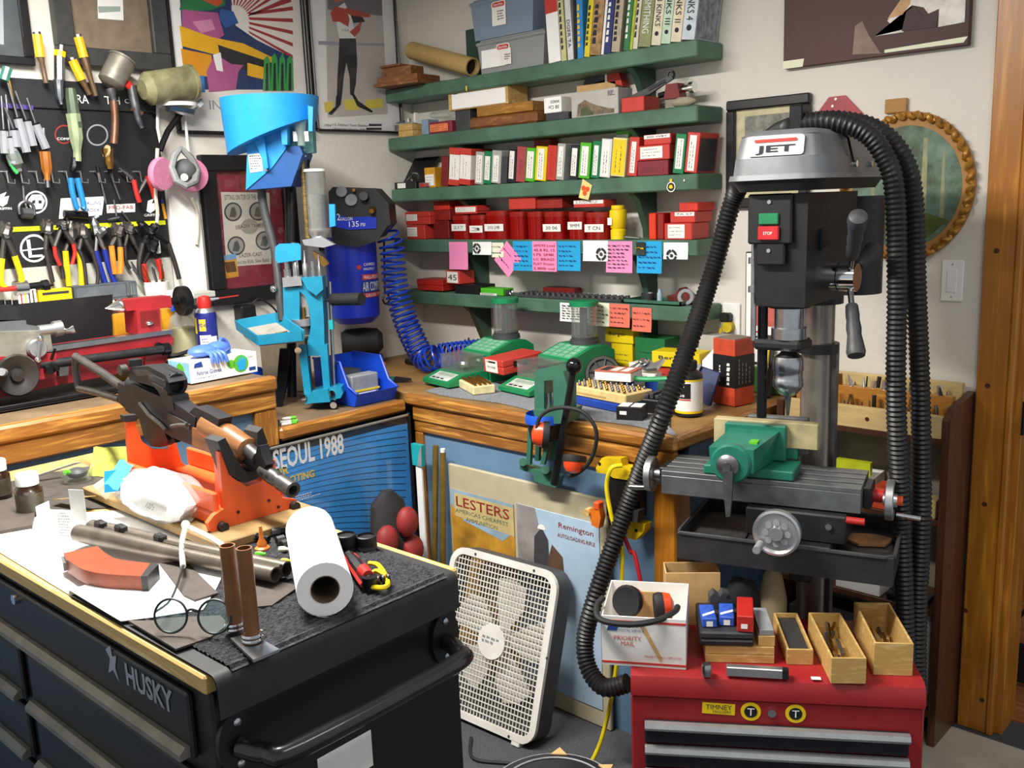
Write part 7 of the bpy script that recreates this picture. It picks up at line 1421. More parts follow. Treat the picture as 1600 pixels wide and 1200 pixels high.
Yp=-.708
p_=lambda px,py,Y=Yp:at(px,py,Y=Y)
t=thing('power_strip','black power strip with yellow ends fixed beside the desk leg','power strip',(0,0,0));YP=mat('strip_end_yellow','#d9b915',.45)
def pst(pts,name,m,y0=Yp,th=.03):B().prism([(p_(*c).x,p_(*c).z)for c in pts],(0,y0,0),EX,EZ,(0,th,0)).obj(name,m,t)
pst([(946,745),(1000,752),(1000,810),(948,806)],'body',BLK);pst([(933,730),(942,715),(972,716),(974,728),(988,730),(988,750),(960,746),(952,740),(934,738)],'end_cap',YP,Yp-.006);pst([(980,812),(1010,818),(1008,830),(996,843),(982,840)],'end_cap',YP,Yp-.006)
for c in((939,724),(996,828)):a=p_(*c);B().cyl((a.x,Yp-.007,a.z),(a.x,Yp-.004,a.z),.005,n=10).obj('screw_hole',BLK,t)
pst([(985,790),(1008,794),(1006,812),(986,808)],'plug',RUB,Yp-.03,.03)
one('extension_cable',B().tube([p_(972,727,-.73),p_(955,732,-.75),p_(948,760,-.75),p_(954,800,-.75),p_(962,830,-.75),p_(972,870,-.76),V((1.62,-.80,.3)),V((1.60,-.84,.1)),V((1.58,-.88,.012))],.006,8,sm=6),mat('cord_yellow','#e3cf1a',.4),'yellow cord looping down from the power strip','cord')
one('extension_cable',B().tube([p_(975,838,-.73),p_(985,862,-.735),p_(996,885,-.74),V((1.72,-.74,.2)),V((1.72,-.76,.01))],.006,8,sm=5),mat('cord_red','#b0202a',.4),'red cord hanging under the power strip','cord')
a=p_(932,805,-.745)
t=thing('spring_clamp','orange spring clamp hanging left of the power strip','clamp',(a.x,-.74,a.z));OC=mat('clamp_orange','#d06c1a',.5);B().prism([(-.012,-.03),(.012,-.034),(.02,-.0),(.012,.03),(.004,.034),(-.004,.02),(-.022,.014),(-.02,.004)],(0,-.012,0),EX,EZ,(0,.022,0)).obj('jaw',OC,t);B().cyl((-.028,.006,.006),(-.026,-.02,.004),.011,n=12).obj('cork',WBOX,t);B().box(-.004,-.014,.018,.014,.012,.04,.003).obj('grip',ORG,t)
for k,pts in enumerate((((.98,-1.0,.006),(1.1,-1.02,.006),(1.16,-1.10,.006),(1.1,-1.22,.006),(1.0,-1.3,.006)),((1.22,-.98,.006),(1.3,-1.05,.006),(1.4,-1.0,.006),(1.5,-.96,.006)),((1.25,-1.1,.006),(1.32,-1.2,.006),(1.4,-1.15,.006),(1.45,-1.25,.006)))):
 one('floor_cable',B().tube(pts,.005,6,sm=6),RUB,('black cable curling on the carpet near the cart','black cable running under the box fan','black cable beside the round black lid')[k],'cable')
a=at(862,1205,Z=.20);t=thing('vacuum_canister','round black vacuum canister with ribbed lid at the bottom edge','vacuum',(a.x+.06,a.y-.06,.0005));B().lathe([(.13,0),(.15,.02),(.16,.16),(.165,.165)],n=36).obj('drum',BLK,t);B().lathe([(.168,.165),(.17,.18),(.15,.205),(.10,.212),(0,.214)],n=36).obj('lid',mat('lid_black','#202024',.35),t)
for r_,z_ in((.155,.2005),(.125,.210)):B().torus((0,0,z_),EZ,r_,.0025,40,6).obj('lid_rib',GRY,t)
for q2 in(2.2,1.3):B().prism([(-.02,0),(.02,0),(0,.03)],(.14*math.cos(q2),.14*math.sin(q2),.207),(math.cos(q2+1.57),math.sin(q2+1.57),0),(math.cos(q2),math.sin(q2),0),(0,0,.003)).obj('tan_tab',CARD,t)
# drill press
CO=(1.96,-.35,0);DL=V((2.016,-.468,.0774));DS=.95;H=Fr(CO,6);D=Fr(CO,17)
t=thing('drill_press','grey floor standing drill press with cross vise table','drill press',DL,0);t.scale=(DS,DS,DS)
MH=Matrix.Rotation(H.a,4,'Z');MD=Matrix.Rotation(D.a,4,'Z')
def dh(b,name,m,par=None,M=MH):o=b.obj(name,m,par or t);o.matrix_local=M if not par else Matrix.Identity(4);return o
HG=mat('drill_grey','#7f8285',.42,.25,nz=.16,ns=10);HB=mat('drill_black','#232426',.45,.2,nz=.2);COLM=mat('column_steel','#958d84',.3,.6,nz=.3,ns=12,stretch=(1,1,.3))
dh(B().box(-.17,-.13,-.081,.17,.17,.0,.008),'foot_plate',HB)
dh(B().lathe([(.075,.0),(.075,.09),(.05,.11)],n=24),'column_socket',HB)
dh(B().cyl((0,0,.1),(0,0,1.50),.042,n=32),'column',COLM);dh(B().box(.040,-.012,.2,.054,.012,1.12,.001),'rack',DST);dh(B().lathe([(.043,1.12),(.055,1.12),(.055,1.145),(.043,1.145)],n=28),'rack_collar',HB)
def taper(x0,x1,y0,y1,z0,X0,X1,Y0,Y1,z1):return B().hull4([(x0,y0,z0),(x1,y0,z0),(x1,y1,z0),(x0,y1,z0)],[(X0,Y0,z1),(X1,Y0,z1),(X1,Y1,z1),(X0,Y1,z1)])
def lid(z0,z1,i0,i1,r=.05):
 p0=rrect(-.112+i0,-.335+i0,.115-i0,.17-i0,r,5);p1=rrect(-.112+i1,-.335+i1,.115-i1,.17-i1,r,5);n=len(p0)
 return B().add([V((a,b,z0))for a,b in p0]+[V((a,b,z1))for a,b in p1],[tuple(range(n))[::-1],tuple(range(n,2*n))]+[(i,(i+1)%n,n+(i+1)%n,n+i)for i in range(n)])
cv=dh(lid(1.580,1.618,.002,.006),'belt_cover',HG);dh(lid(1.618,1.668,.010,.020,.035),'cover_top',HG);dh(lid(1.668,1.680,.020,.036,.03),'cover_crown',HG);dh(lid(1.568,1.580,-.006,-.004),'cover_rim',HG);dh(lid(1.542,1.568,.014,.0),'cover_base',HB)
y_=-.332+.02
pn=V((0,-.968,.25));o=B().prism(rrect(-.060,-.021,.072,.022,.006,4),(.0,-.3225,1.643),EX,EZ+EY*.2,(0,-.002,0)).obj('name_plate',WHT,t);o.matrix_local=MH
o=B().box(-.044,-.3268,1.6505,.056,-.3262,1.6575).obj('red_bar',R3,t);o.matrix_local=MH@Matrix.Translation((0,.0015,.002))
o=txt(t,'JET',(.006,-.3272,1.635),EX,EZ+EY*.2,.094,.021,INK,.0008,bold=.03);o.matrix_local=MH
for yy in(-.1,.02):c=V((.108,yy,1.60));dh(B().cyl(c,c+EX*.012,.008,n=10),'cover_latch',CHR)
dh(B().tube([(.098,-.16,1.672),(.106,-.13,1.66),(.112,-.10,1.60)],.003,6),'latch_rod',BLKM)
dh(B().box(-.012,-.20,1.681,.02,-.15,1.74,.003),'hose_clip',BLKM)
hd=B();f=H
dh(taper(-.06,.062,-.27,.06,1.27,-.068,.07,-.285,.07,1.535),'head_casting',HB);dh(B().lathe([(.05,1.262),(.062,1.275),(.064,1.30)],(0,-.205,0),n=26),'spindle_nose',HB);dh(B().cyl((0,0,1.25),(0,0,1.5),.062,n=24),'head_clamp',HB)
dh(B().box(-.072,-.296,1.42,.036,-.284,1.537,.004).box(-.05,-.296,1.37,.02,-.284,1.42,.004),'switch_box',BLK)
c=V((-.018,-.2965,1.50));
dh(B().box(-.042,-.3025,1.466,.006,-.296,1.492,.002),'start_button',mat('button_green','#1f7a4d',.4));dh(B().box(-.043,-.3045,1.43,.008,-.296,1.462,.002),'stop_button',mat('button_red','#c0242c',.4));o=txt(t,'STOP',(-.018,-.305,1.446),EX,EZ,.022,.007,INKW,.0004);o.matrix_local=MH
for z_ in(1.518,1.405):dh(B().cyl((-.018,-.297,z_),(-.018,-.299,z_),.005,n=8),'switch_screw',GRY)
dh(B().box(.05,-.2,1.40,.075,-.15,1.45,.004),'depth_lock',BLKM)
dh(B().cyl((.03,.18,1.26),(.03,.18,1.52),.075,n=28),'motor',HB);dh(B().box(-.02,.05,1.38,.06,.12,1.46),'motor_mount',HB)
s_=(0,-.205,0)
dh(B().lathe([(.036,1.205),(.036,1.27)],s_,n=26),'quill',STL);dh(B().lathe([(.043,1.185),(.043,1.212)],s_,n=26),'quill_collar',STL);dh(B().box(-.078,-.25,1.158,.045,-.16,1.184,.008),'stop_clamp',HB)
dh(B().cyl((-.064,-.215,.98),(-.064,-.215,1.31),.0125,n=12),'guide_rod',BLKM);dh(B().cyl((-.078,-.24,1.18),(-.078,-.24,1.42),.007,n=10).cyl((-.078,-.24,1.37),(-.078,-.24,1.385),.014,n=12).cyl((-.078,-.24,1.30),(-.078,-.24,1.315),.014,n=12),'depth_rod',STL)
dh(B().lathe([(.015,1.158),(.022,1.148),(.034,1.14),(.037,1.13),(.037,1.105),(.0355,1.103),(.0355,1.085),(.037,1.083),(.037,1.065),(.022,1.045),(.015,1.042)],s_,n=26),'chuck',STL);dh(B().cyl((0,-.205,1.045),(0,-.205,.99),.009,.004,10),'drill_bit',DST)
hc=V((.085,-.12,1.33));dh(B().cyl((.05,-.12,1.33),(.135,-.12,1.33),.034,n=28),'feed_hub',CHR);dh(B().torus((.092,-.12,1.33),EX,.034,.0015,28,6),'hub_line',BLKM)
GH=mat('handle_grey','#3f4145',.5,nz=.1)
for px,py,y2 in((1341,338,-.31),(1366,388,-.02),(1338,556,-.22)):
 e=H.P(px,py,y2);a=V((.115,-.12,1.33));d_=(e-a).normalized();L_=(e-a).length
 dh(B().cyl(a,a+d_*(L_*.6),.007,n=10),'feed_spoke',CHR)
 dh(B().lathe([(.013,L_*.36),(.015,L_*.38),(.0165,L_*.5),(.0155,L_*.56),(.018,L_*.66),(.0165,L_*.74),(.020,L_*.86),(.0225,L_*.95),(.020,L_),(.01,L_*1.02),(0,L_*1.025)],a,d_,16),'feed_grip',GH)
dh(B().cyl((0,0,.52),(0,0,.64),.06,n=24).box(-.03,-.2,.55,.03,0,.62,.006),'table_arm',HB,M=MD)
x0,x1,yf,yb_,z0,z1=-.281,.232,-.35,-.05,.632,.702
b=B().box(x0+.006,yf+.006,z0+.02,x1-.006,yb_-.006,z0+.036)
for q in((x0,yf,x1,yf+.006),(x0,yb_-.006,x1,yb_),(x0,yf+.006,x0+.006,yb_-.006),(x1-.006,yf+.006,x1,yb_-.006)):b.box(q[0],q[1],z0,q[2],q[3],z1,.001)
TRB=mat('tray_black','#2c2e30',.42,.2,nz=.25);dh(b,'chip_tray',TRB,M=MD)
dh(B().tube([V(q)for q in((x0,yf+.02,z1),(x0+.006,yf,z1),(x1-.02,yf,z1),(x1,yf+.015,z1),(x1,yb_,z1),(x0,yb_,z1))],.005,6,closed=True),'tray_lip',mat('lip_grey','#4d5052',.4,.4),M=MD)
xt=thing('cross_slide','dark two axis cross slide table with steel handwheels in the tray','cross slide',DL,D.a);xt.scale=(DS,DS,DS);XM=mat('xy_grey','#707476',.38,.6,nz=.2);P=D.P
B().box(-.09,-.33,.669,.09,-.1,.70,.004).obj('base',HB,xt);B().box(-.12,-.30,.70,.12,-.12,.772,.004).obj('saddle',HB,xt)
xa,xb=-.345,.148;zt3=.838
b=B().box(xa,-.275,.775,xb,-.105,zt3-.012,.002)
for ya_,yb2 in((-.275,-.238),(-.226,-.196),(-.184,-.154),(-.142,-.105)):b.box(xa,ya_,zt3-.012,xb,yb2,zt3,.001)
b.obj('slotted_table',XM,xt)
for x in(-.02,.08):c=V((x,-.3005,.745));B().cyl(c,c-EY*.006,.008,n=10).obj('gib_screw',STL,xt)
def wheel(par,c,d_,R_,name='handwheel',spokes=True):
 d_=V(d_).normalized();B().lathe([(.014,-.016),(.016,-.004),(R_*.8,-.003),(R_*.9,-.010),(R_,-.008),(R_,.008),(R_*.9,.010),(R_*.8,.003),(.018,.004),(.016,.016),(0,.016)],c,d_,30).obj(name,ALU,par)
B().box(xa-.02,-.23,.78,xa,-.15,.832,.003).obj('end_bracket',HB,xt);B().cyl((xa-.045,-.19,.80),(xa-.02,-.19,.80),.02,n=18).obj('dial',STL,xt);wheel(xt,V((xa-.055,-.19,.80)),(1,0,0),.048);B().cyl((xa-.06,-.205,.765),(xa-.11,-.21,.763),.0075,n=10).obj('crank_grip',CHR,xt)
B().box(xb,-.23,.775,xb+.02,-.15,.83,.003).obj('end_bracket',HB,xt);B().cyl((.09,-.29,.762),(.16,-.29,.762),.009,n=12).obj('red_sleeve',RED,xt);B().cyl((xb+.02,-.19,.80),(xb+.045,-.19,.80),.016,n=16).obj('dial',RED,xt);wheel(xt,V((xb+.06,-.2,.795)),(1,0,0),.050);B().cyl((xb+.075,-.2,.76),(xb+.13,-.2,.755),.0075,n=10).obj('crank_grip',CHR,xt);B().cyl((xb+.07,-.2,.795),(xb+.088,-.2,.795),.012,n=12).obj('red_nut',ORG,xt)
c=P(1214,832,-.40);B().cyl(c,c+EY*.07,.016,n=16).obj('front_screw',STL,xt);wheel(xt,c,(0,-1,0),.056,'front_handwheel');a=P(1188,850,-.41);B().cyl(a,a-EY*.045,.0095,n=12).obj('crank_grip',GRY,xt)
for q in range(8):a2=q*PI/4;B().cyl(c+V((.026*math.cos(a2),-.006,.026*math.sin(a2))),c+V((.026*math.cos(a2),-.0085,.026*math.sin(a2))),.008,n=10).obj('wheel_recess',GRY,xt)
VG=mat('vise_green','#216f5c',.35,nz=.15);v=D
vt=thing('machine_vise','green machine vise clamped on the cross slide table','vise',DL,D.a);vt.scale=(DS,DS,DS)
z0=zt3+.001
B().box(-.235,-.27,z0,-.01,-.16,z0+.024,.003).obj('base',VG,vt)
B().hull4([(-.2,-.33,z0+.03),(-.095,-.33,z0+.03),(-.075,-.19,z0+.025),(-.195,-.19,z0+.025)],[(-.205,-.33,z0+.088),(-.095,-.33,z0+.088),(-.06,-.19,z0+.105),(-.185,-.19,z0+.105)]).obj('sliding_jaw',VG,vt)
B().lathe([(.045,0),(.05,.006),(.05,.02)],(-.15,-.338,z0+.05),(0,1,0),22).obj('screw_boss',VG,vt)
B().lathe([(.026,.012),(.028,.0),(.022,-.006),(.012,-.008),(.011,-.014),(0,-.014)],(-.155,-.345,z0+.048),(0,1,0),20).obj('screw_nut',DST,vt);B().prism([(-.014,.01),(.012,.01),(.010,-.06),(.006,-.105),(-.004,-.108),(-.009,-.06)],(-.150,-.362,z0+.03),EX,EZ,(0,.012,0)).obj('handle_bar',DST,vt)
B().box(-.20,-.19,z0+.026,-.045,-.165,z0+.118,.003).obj('jaw_plate',VG,vt);B().box(-.155,-.13,z0+.03,-.0,-.105,z0+.128,.003).obj('fixed_jaw',mat('jaw_grey','#6a6d6c',.5,.4),vt);B().box(-.14,-.16,z0+.025,-.02,-.09,z0+.06,.002).obj('jaw_base',VG,vt)
one('jaw_board',B(Matrix.Translation(DL)@Matrix.Scale(DS,4)@MD).box(-.235,-.164,z0+.055,.03,-.131,z0+.122,.002),mat('old_pine','#b3a67c',.7,nz=.2,ns=12),'pale wooden board gripped between the vise jaws','board');B(Matrix.Translation((0,0,0))).box(-.115,-.2905,z0+.092,-.095,-.26,z0+.098).obj('yellow_tag',LIME,vt)
a=Matrix.Translation(DL)@Matrix.Scale(DS,4)@MD;p0=a@V((.1,-.30,.6415))
one('leather_patch',B(a).prism([(.10,-.17),(.14,-.205),(.20,-.19),(.215,-.14),(.17,-.12),(.12,-.13)],(0,0,.6695),EX,EY,(0,0,.006)),mat('tan_leather','#b07b4c',.7,nz=.15),'tan leather patch lying in the drill press tray','leather')
one('steel_plate',B(a).box(-.26,-.28,.669,-.13,-.08,.674),mat('plate_dark','#3c3a38',.5,.4,nz=.3),'dark flat plate lying in the left of the tray','plate')
def hose(label,pts,r,group='black vacuum hoses'):
 cl=spline(pts,40);tot=[0]
 for i in range(1,len(cl)):tot.append(tot[-1]+(cl[i]-cl[i-1]).length)
 st=.0058;n=int(tot[-1]/st);out=[];rr=[];j=0
 for i in range(n):
  s=i*st
  while j<len(cl)-2 and tot[j+1]<s:j+=1
  out.append(cl[j].lerp(cl[j+1],(s-tot[j])/max(1e-6,tot[j+1]-tot[j])));rr.append(r if i%2 else r*.84)
 o=B().tube(out,rr,14).obj('vacuum_hose',mat('hose_black','#1b1b1c',.45,nz=.15));o.data.set_sharp_from_angle(angle=math.radians(60));return tag(o,label,'hose',group)
H2=Fr(DL,6)
def hw(px,py,y):p=H2.P(px,py,y);return H2.o+H2.x*p.x+H2.y*p.y+EZ*p.z
hose('ribbed black hose sweeping down left of the drill press',[hw(1236,200,-.12),hw(1210,212,.02),hw(1182,240,.06),hw(1162,278,.0),at(1143,320,Y=-.47),at(1112,430,Y=-.5),at(1075,540,Y=-.62),at(1035,650,Y=-.722),at(990,765,Y=-.722),at(955,860,Y=-.78),at(928,940,Y=-.84),at(914,1000,Y=-.86),at(920,1045,Y=-.88),at(945,1074,Y=-.89),at(985,1066,Y=-.87)],.0255)
hose('ribbed black hose arching over the drill press, nearer one',[hw(1250,194,-.17),hw(1300,190,-.16),hw(1350,206,-.14),hw(1381,242,-.13),hw(1398,300,-.13),hw(1402,450,-.13),hw(1400,620,-.13),hw(1408,800,-.10),hw(1414,960,-.10),hw(1416,1080,-.10)],.0235)
hose('ribbed black hose arching over the drill press, right one',[hw(1255,192,-.10),hw(1310,188,-.08),hw(1370,203,-.06),hw(1410,245,-.06),hw(1427,310,-.06),hw(1432,450,-.06),hw(1438,620,-.06),hw(1440,800,-.05),hw(1434,950,-.05),hw(1432,1080,-.05)],.0235)
# red tool chest
T=Fr((1.925,-1.150,0),34);RDC=mat('chest_red','#962024',.35,nz=.12,ns=10);tw,td=.615,.31
t=thing('tool_chest','red tool chest with black drawers and yellow stickers','tool chest',T.o,T.a)
B().box(0,0.004,.09,tw,td,.462,.004).obj('body',RDC,t)
pr_=[(td,.464),(0,.464),(0,.495),(.006,.508),(.02,.515),(td,.515)];B().prism(pr_,(0,0,0),EY,EZ,(tw,0,0)).obj('lid',RDC,t)
DCK=mat('chest_drawer_dark','#23232b',.35,.3,nz=.25);STR=mat('drawer_strip','#b9bbbb',.35,.8,nz=.1)
for z1_,z0_ in((.408,.352),(.350,.294),(.292,.216),(.214,.128)):
 d_=B().box(.03,-.004,z0_+.002,tw-.03,.004,z1_,.002).obj('drawer',DCK,t);B().prism([(0,0),(-.012,.0),(-.014,.006),(-.010,.016),(0,.018)],(.03,-.0045,z1_-.018),EY,EZ,(tw-.06,0,0)).obj('pull_strip',STR,d_)
c=V((.302,.0035,.437));B().cyl(c,c-EY*.006,.009,n=16).obj('lock',CHR,t)
for x in(.258,.352):
 B().cyl((x,.004,.437),(x,.0025,.437),.0215,n=26).obj('sticker',YEL,t);B().cyl((x,.0025,.437),(x,.0018,.437),.014,n=22).obj('sticker',BLK,t);txt(t,'T',(x,.0016,.437),EX,EZ,.015,.017,INKW,.0004)
B().prism([(-.036,-.012),(.034,-.014),(.035,.012),(-.035,.014)],(.19,.0035,.440),EX,EZ,(0,-.0008,0)).obj('sticker',YEL,t);txt(t,'TIMNEY',(.19,.0022,.444),EX,EZ,.056,.011,INK,.0004);txt(t,'TRIGGERS',(.196,.0022,.433),EX,EZ,.04,.006,INK,.0004)
for x in(.06,tw-.06):
 for y in(.06,td-.05):B().cyl((x,y-.015,.04),(x,y+.015,.04),.038,n=16).box(x-.025,y-.02,.05,x+.025,y+.02,.09).obj('caster',BLK,t)
TZ=.5157
def tl(px,py,z=TZ):p=at(px,py,Z=z)-T.o;return V((p.dot(T.x),p.dot(T.y),z))
def on_t(name,label,cat,lx,ly,rz=0,group=None,z=TZ):p=T.o+T.x*lx+T.y*ly;return thing(name,label,cat,(p.x,p.y,z),T.a+math.radians(rz),group)
def obox(par,w,d,h,th,m,name='wall',floor=True):
 for q in((0,0,w,th),(0,d-th,w,d),(0,th,th,d-th),(w-th,th,w,d-th)):B().box(q[0],q[1],0,q[2],q[3],h,.0006).obj(name,m,par)
 if floor:B().box(th,th,0,w-th,d-th,th).obj('box_bottom',m,par)
a=tl(941,1038);w_=.185;u_=on_t('mail_box','open white postal box with red stripes at the chest end','box',a.x,a.y,-3);hb=.118;PB=mat('postal_white','#e9e7e2',.6,nz=.05)
obox(u_,w_,.20,hb,.003,PB,'box_wall')
for z_ in(.006,hb-.014):B().box(0,-.0008,z_,w_,-.0001,z_+.005).obj('red_stripe',R3,u_)
B().prism([(0,0),(.022,0),(.026,.014),(.004,.014)],(.012,-.0006,.084),EX,EZ,(0,-.0004,0)).obj('eagle_emblem',INKB,u_);txt(u_,'UNITED STATES',(.066,-.0006,.095),EX,EZ,.056,.006,INKB);txt(u_,'POSTAL SERVICE',(.066,-.0006,.086),EX,EZ,.056,.006,INKB);txt(u_,'PRIORITY',(.058,-.0006,.067),EX,EZ,.06,.010,R3);txt(u_,'MAIL',(.058,-.0006,.054),EX,EZ,.03,.010,R3);txt(u_,'PRIORITYMAIL.USPS.COM',(.135,-.0006,.026),EX,EZ,.08,.005,R3)
B().prism([(.08,.104),(.095,.1),(.135,.02),(.128,.015),(.105,.06)],(0,-.0007,0),EX,EZ,(0,-.0003,0)).obj('torn_tape',CARD,u_)
o=B().box(.06,.10,.06,.13,.104,.135).obj('inner_card',CARD,u_)
t=on_t('ear_muffs','black and orange ear muffs lying in the postal box','ear muffs',a.x,a.y,-3,z=TZ+.055)
B().lathe([(.018,.0),(.032,-.002),(.036,.008),(.034,.02),(.03,.02)],(.05,.05,.075),(.25,.9,-.25),22,squash=(1,1.05)).obj('cushion',RUB,t);B().lathe([(.034,.02),(.03,.04),(.012,.052),(0,.053)],(.05,.05,.075),(.25,.9,-.25),22).obj('ear_cup',MUF,t)
B().lathe([(.02,0),(.030,-.002),(.033,.008),(.031,.018)],(.115,.06,.06),(.95,.2,.05),22,squash=(.85,1.1)).obj('cushion',RUB,t);B().lathe([(.032,.018),(.028,.034),(.012,.042),(0,.043)],(.115,.06,.06),(.95,.2,.05),22,squash=(.85,1.1)).obj('ear_cup',MUF,t)
B().tube([(.0,.045,.085),(-.012,.02,.075),(.0,-.02,.062),(.06,-.028,.058),(.12,-.012,.062),(.158,.03,.066),(.165,.055,.068)],.007,8,sm=6).obj('headband',RUB,t)
a=tl(1094,1041);c_=on_t('pistol_case','black plastic case lying behind the small steel cylinder','case',a.x,a.y+.015,2,z=TZ+.0405)
B().box(0,0,0,.118,.16,.016,.004).obj('base',BLK,c_);B().box(0,0,.017,.118,.16,.034,.004).obj('lid',mat('case_lid','#2d2d2f',.5),c_)
one_b=on_t('wood_box','long pale wooden box under the black case and whetstone','box',a.x+.012,a.y+.02,2);B().box(0,0,0,.15,.15,.0195,.001).obj('bottom',WBOX,one_b);B().box(0,0,.0205,.15,.15,.0395,.001).obj('lid',WBOX,one_b)
zc2=TZ+.0755
for k,(lx,ly,rz,lb)in enumerate(((.006,.02,4,'blue and white packet nearest the postal box'),(.044,.032,-2,'blue and white packet leaning toward the red box'))):
 p=on_t('wax_packet',lb,'packet',a.x+lx,a.y+.015+ly,rz,'blue packets',zc2);B().box(0,0,0,.032,.075,.022,.002).obj('pack',mat('packet_blue','#2f55b8',.5,nz=.4,ns=50),p);quad(p,'label',(.016,-.0006,.009),EX,EZ,.014,.012,LAB);B().prism([(.002,.01),(.03,.03),(.03,.04),(.002,.02)],(0,0,.0221),EX,EY,(0,0,.0005)).obj('white_band',LAB,p)
p=on_t('red_box','small red box with white tag on the black case','box',a.x+.08,a.y+.02,-4,z=zc2);B().box(0,0,0,.036,.105,.038,.002).obj('body',RED,p);quad(p,'tag',(.016,-.0006,.014),EX,EZ,.014,.011,LAB)
p=on_t('cloth_bundle','dark crumpled cloth bundle behind the red box','cloth',a.x+.105,a.y+.225,0);blob((0,0,.06),(.04,.022,.06),21,.10,18,12).obj('cloth',mat('black_cloth','#1a1a1c',.9),p)
p=on_t('block_vise','dark grey notched block behind the blue packets','block',a.x+.03,a.y+.105,6,z=zc2);B().prism([(0,0),(.05,0),(.05,.02),(.035,.026),(.045,.036),(.03,.04),(.022,.03),(.01,.04),(0,.03)],(0,.03,0),EX,EZ,(0,.03,0)).obj('block',DKG,p)
p=on_t('carton','open brown carton standing behind the postal box','box',a.x-.075,a.y+.2,5);obox(p,.13,.07,.135,.003,CARD,'box_wall')
p=on_t('buffing_cone','beige felt buffing cone behind the whetstone','cone',a.x+.18,a.y+.245,0);B().lathe([(.035,0),(.034,.06),(.022,.12),(.012,.14),(0,.141)],n=22).obj('cone',mat('felt_beige','#8f8468',.9,nz=.1),p)
a2=tl(1104,1056);p=on_t('steel_cylinder','short steel cylinder standing on the chest front','cylinder',a2.x,a2.y);B().lathe([(.008,0),(.0105,.002),(.0115,.008),(.0115,.022),(.009,.028),(.0,.028)],n=18).obj('body',STL,p)
a3=tl(1135,1057);p=on_t('alloy_bar','square aluminium bar with dark end lying along the chest front','bar',a3.x,a3.y,-2);B().box(0,0,0,.118,.018,.022,.002).obj('bar',ALU,p);B().box(.118,.001,.001,.13,.017,.021).obj('dark_end',BLK,p)
q=on_t('stone_block','grey whetstone lying on the pale wooden box','whetstone',a.x+.127,a.y+.026,3,z=TZ+.0405);B().box(0,0,0,.036,.12,.024,.001).obj('wood_base',WBOX,q);B().box(.002,.002,.0245,.034,.118,.038,.001).obj('stone',GRY,q)
def tray(label,px,py,w,d,h,rz,fill,dy=0,dz=0):
 a=tl(px,py);p=on_t('bit_tray',label,'tray',a.x,a.y+dy,rz,'wooden trays on the chest',TZ+dz);obox(p,w,d,h,.005,WBOX,'tray_wall')
 rr=random.Random(int(px))
 if fill=='dark':B().box(.006,.006,.006,w-.006,d-.006,h-.01).obj('dark_stones',mat('stone_dark','#2f2c2a',.7,nz=.3),p)
 else:
  for i in range(14):y=.012+(d-.03)*rr.random();x=.01+(w-.02)*(i%3+.5)/3;z_=.008+.012*(i//3)*.6;B().cyl((x-.006,y,z_),(x+rr.uniform(-.006,.006),min(y+.06,d-.008),z_+.006),.004,n=6).obj('drill_bit',BRS if i%2 else DST,p)
 return p
tray('narrow wooden tray of dark stones right of the whetstone',1230,1040,.056,.19,.036,3,'dark',.005,.0)
tray('long wooden tray of drill bits nearest the chest front',1298,1068,.072,.225,.058,4,'bits')
tray('finger jointed wooden tray of bits at the right end',1366,1058,.080,.21,.074,1,'bits',.01)
t2=on_t('paper_tag','small white tag lying between the bar and wooden tray','tag',tl(1268,1062).x,tl(1268,1062).y);B().box(0,0,0,.02,.012,.001).obj('tag',LAB,t2)
# bookcase by the door
t=thing('bookcase','low dark wooden bookcase between drill press and door','bookcase',(0,0,0));xl,xr,yf=1.78,2.232,-.188
B().prism([(-.004,0),(yf,0),(yf,.935),(yf+.03,.965),(-.004,.985)],(xr,0,0),EY,EZ,(.02,0,0)).obj('side_panel',WAL,t);B().box(xl-.02,yf,0,xl,-.004,.94).obj('side_panel',WAL,t);B().box(xl,-.012,0,xr,-.004,.93).obj('back_board',mat('bookcase_back','#8d8576',.8),t)
for z_ in(.885,.66,.40,.10):B().box(xl,yf+.005,z_-.016,xr,-.013,z_,.001).obj('shelf',WAL,t)
rk=thing('bit_rack','stepped pale wooden rack full of drill bits on the bookcase','rack',(0,0,0));b=B()
B().box(xl+.004,yf+.004,.8855,xr-.003,yf+.028,.944,.001).obj('front_rail',TAN,rk);B().box(xl+.004,yf+.075,.8855,xr-.003,yf+.10,.985,.001).obj('middle_rail',wood('rack_orange','#a86a22','#d9a04a',(2,10,10),6),rk);B().box(xl+.004,yf+.145,.8855,xr-.003,yf+.17,1.01,.001).obj('rear_rail',TAN,rk);B().cyl((2.03,yf+.003,.914),(2.03,yf+.0036,.914),.006,n=10).obj('knot',kn,rk)
rr=random.Random(5)
for row,(y,z_,n)in enumerate(((yf+.05,.8855,22),(yf+.12,.8855,20),(yf+.087,.985,12))):
 for i in range(n):
  x=xl+.02+(xr-xl-.04)*(i+rr.random()*.7)/n;h=(.085 if row==0 else .13 if row==1 else .03)*rr.uniform(.7,1.1);a=V((x,y,z_));dx=rr.uniform(-.015,.015)
  o=B().cyl(a,a+V((dx,rr.uniform(-.004,.004),h)),rr.choice((.0035,.005,.006)),.002 if i%3 else None,7).obj('drill_bit',(DST,GUN,STL,BRS)[rr.randrange(4)],rk)
t=thing('open_carton','white open carton with yellow green lining on the bookcase shelf','box',(1.90,yf+.012,.6605),math.radians(4));obox(t,.13,.15,.065,.002,LAB,'box_wall')
for q in((0,0,.06,.002),(.064,0,.13,.002)):B().hull4([(q[0],0,.066),(q[2],0,.066),(q[2],.002,.066),(q[0],.002,.066)],[(q[0],-.004,.094),(q[2],-.004,.09),(q[2],-.002,.09),(q[0],-.002,.094)]).obj('flap',mat('flap_lime','#c3cc20',.5),t)
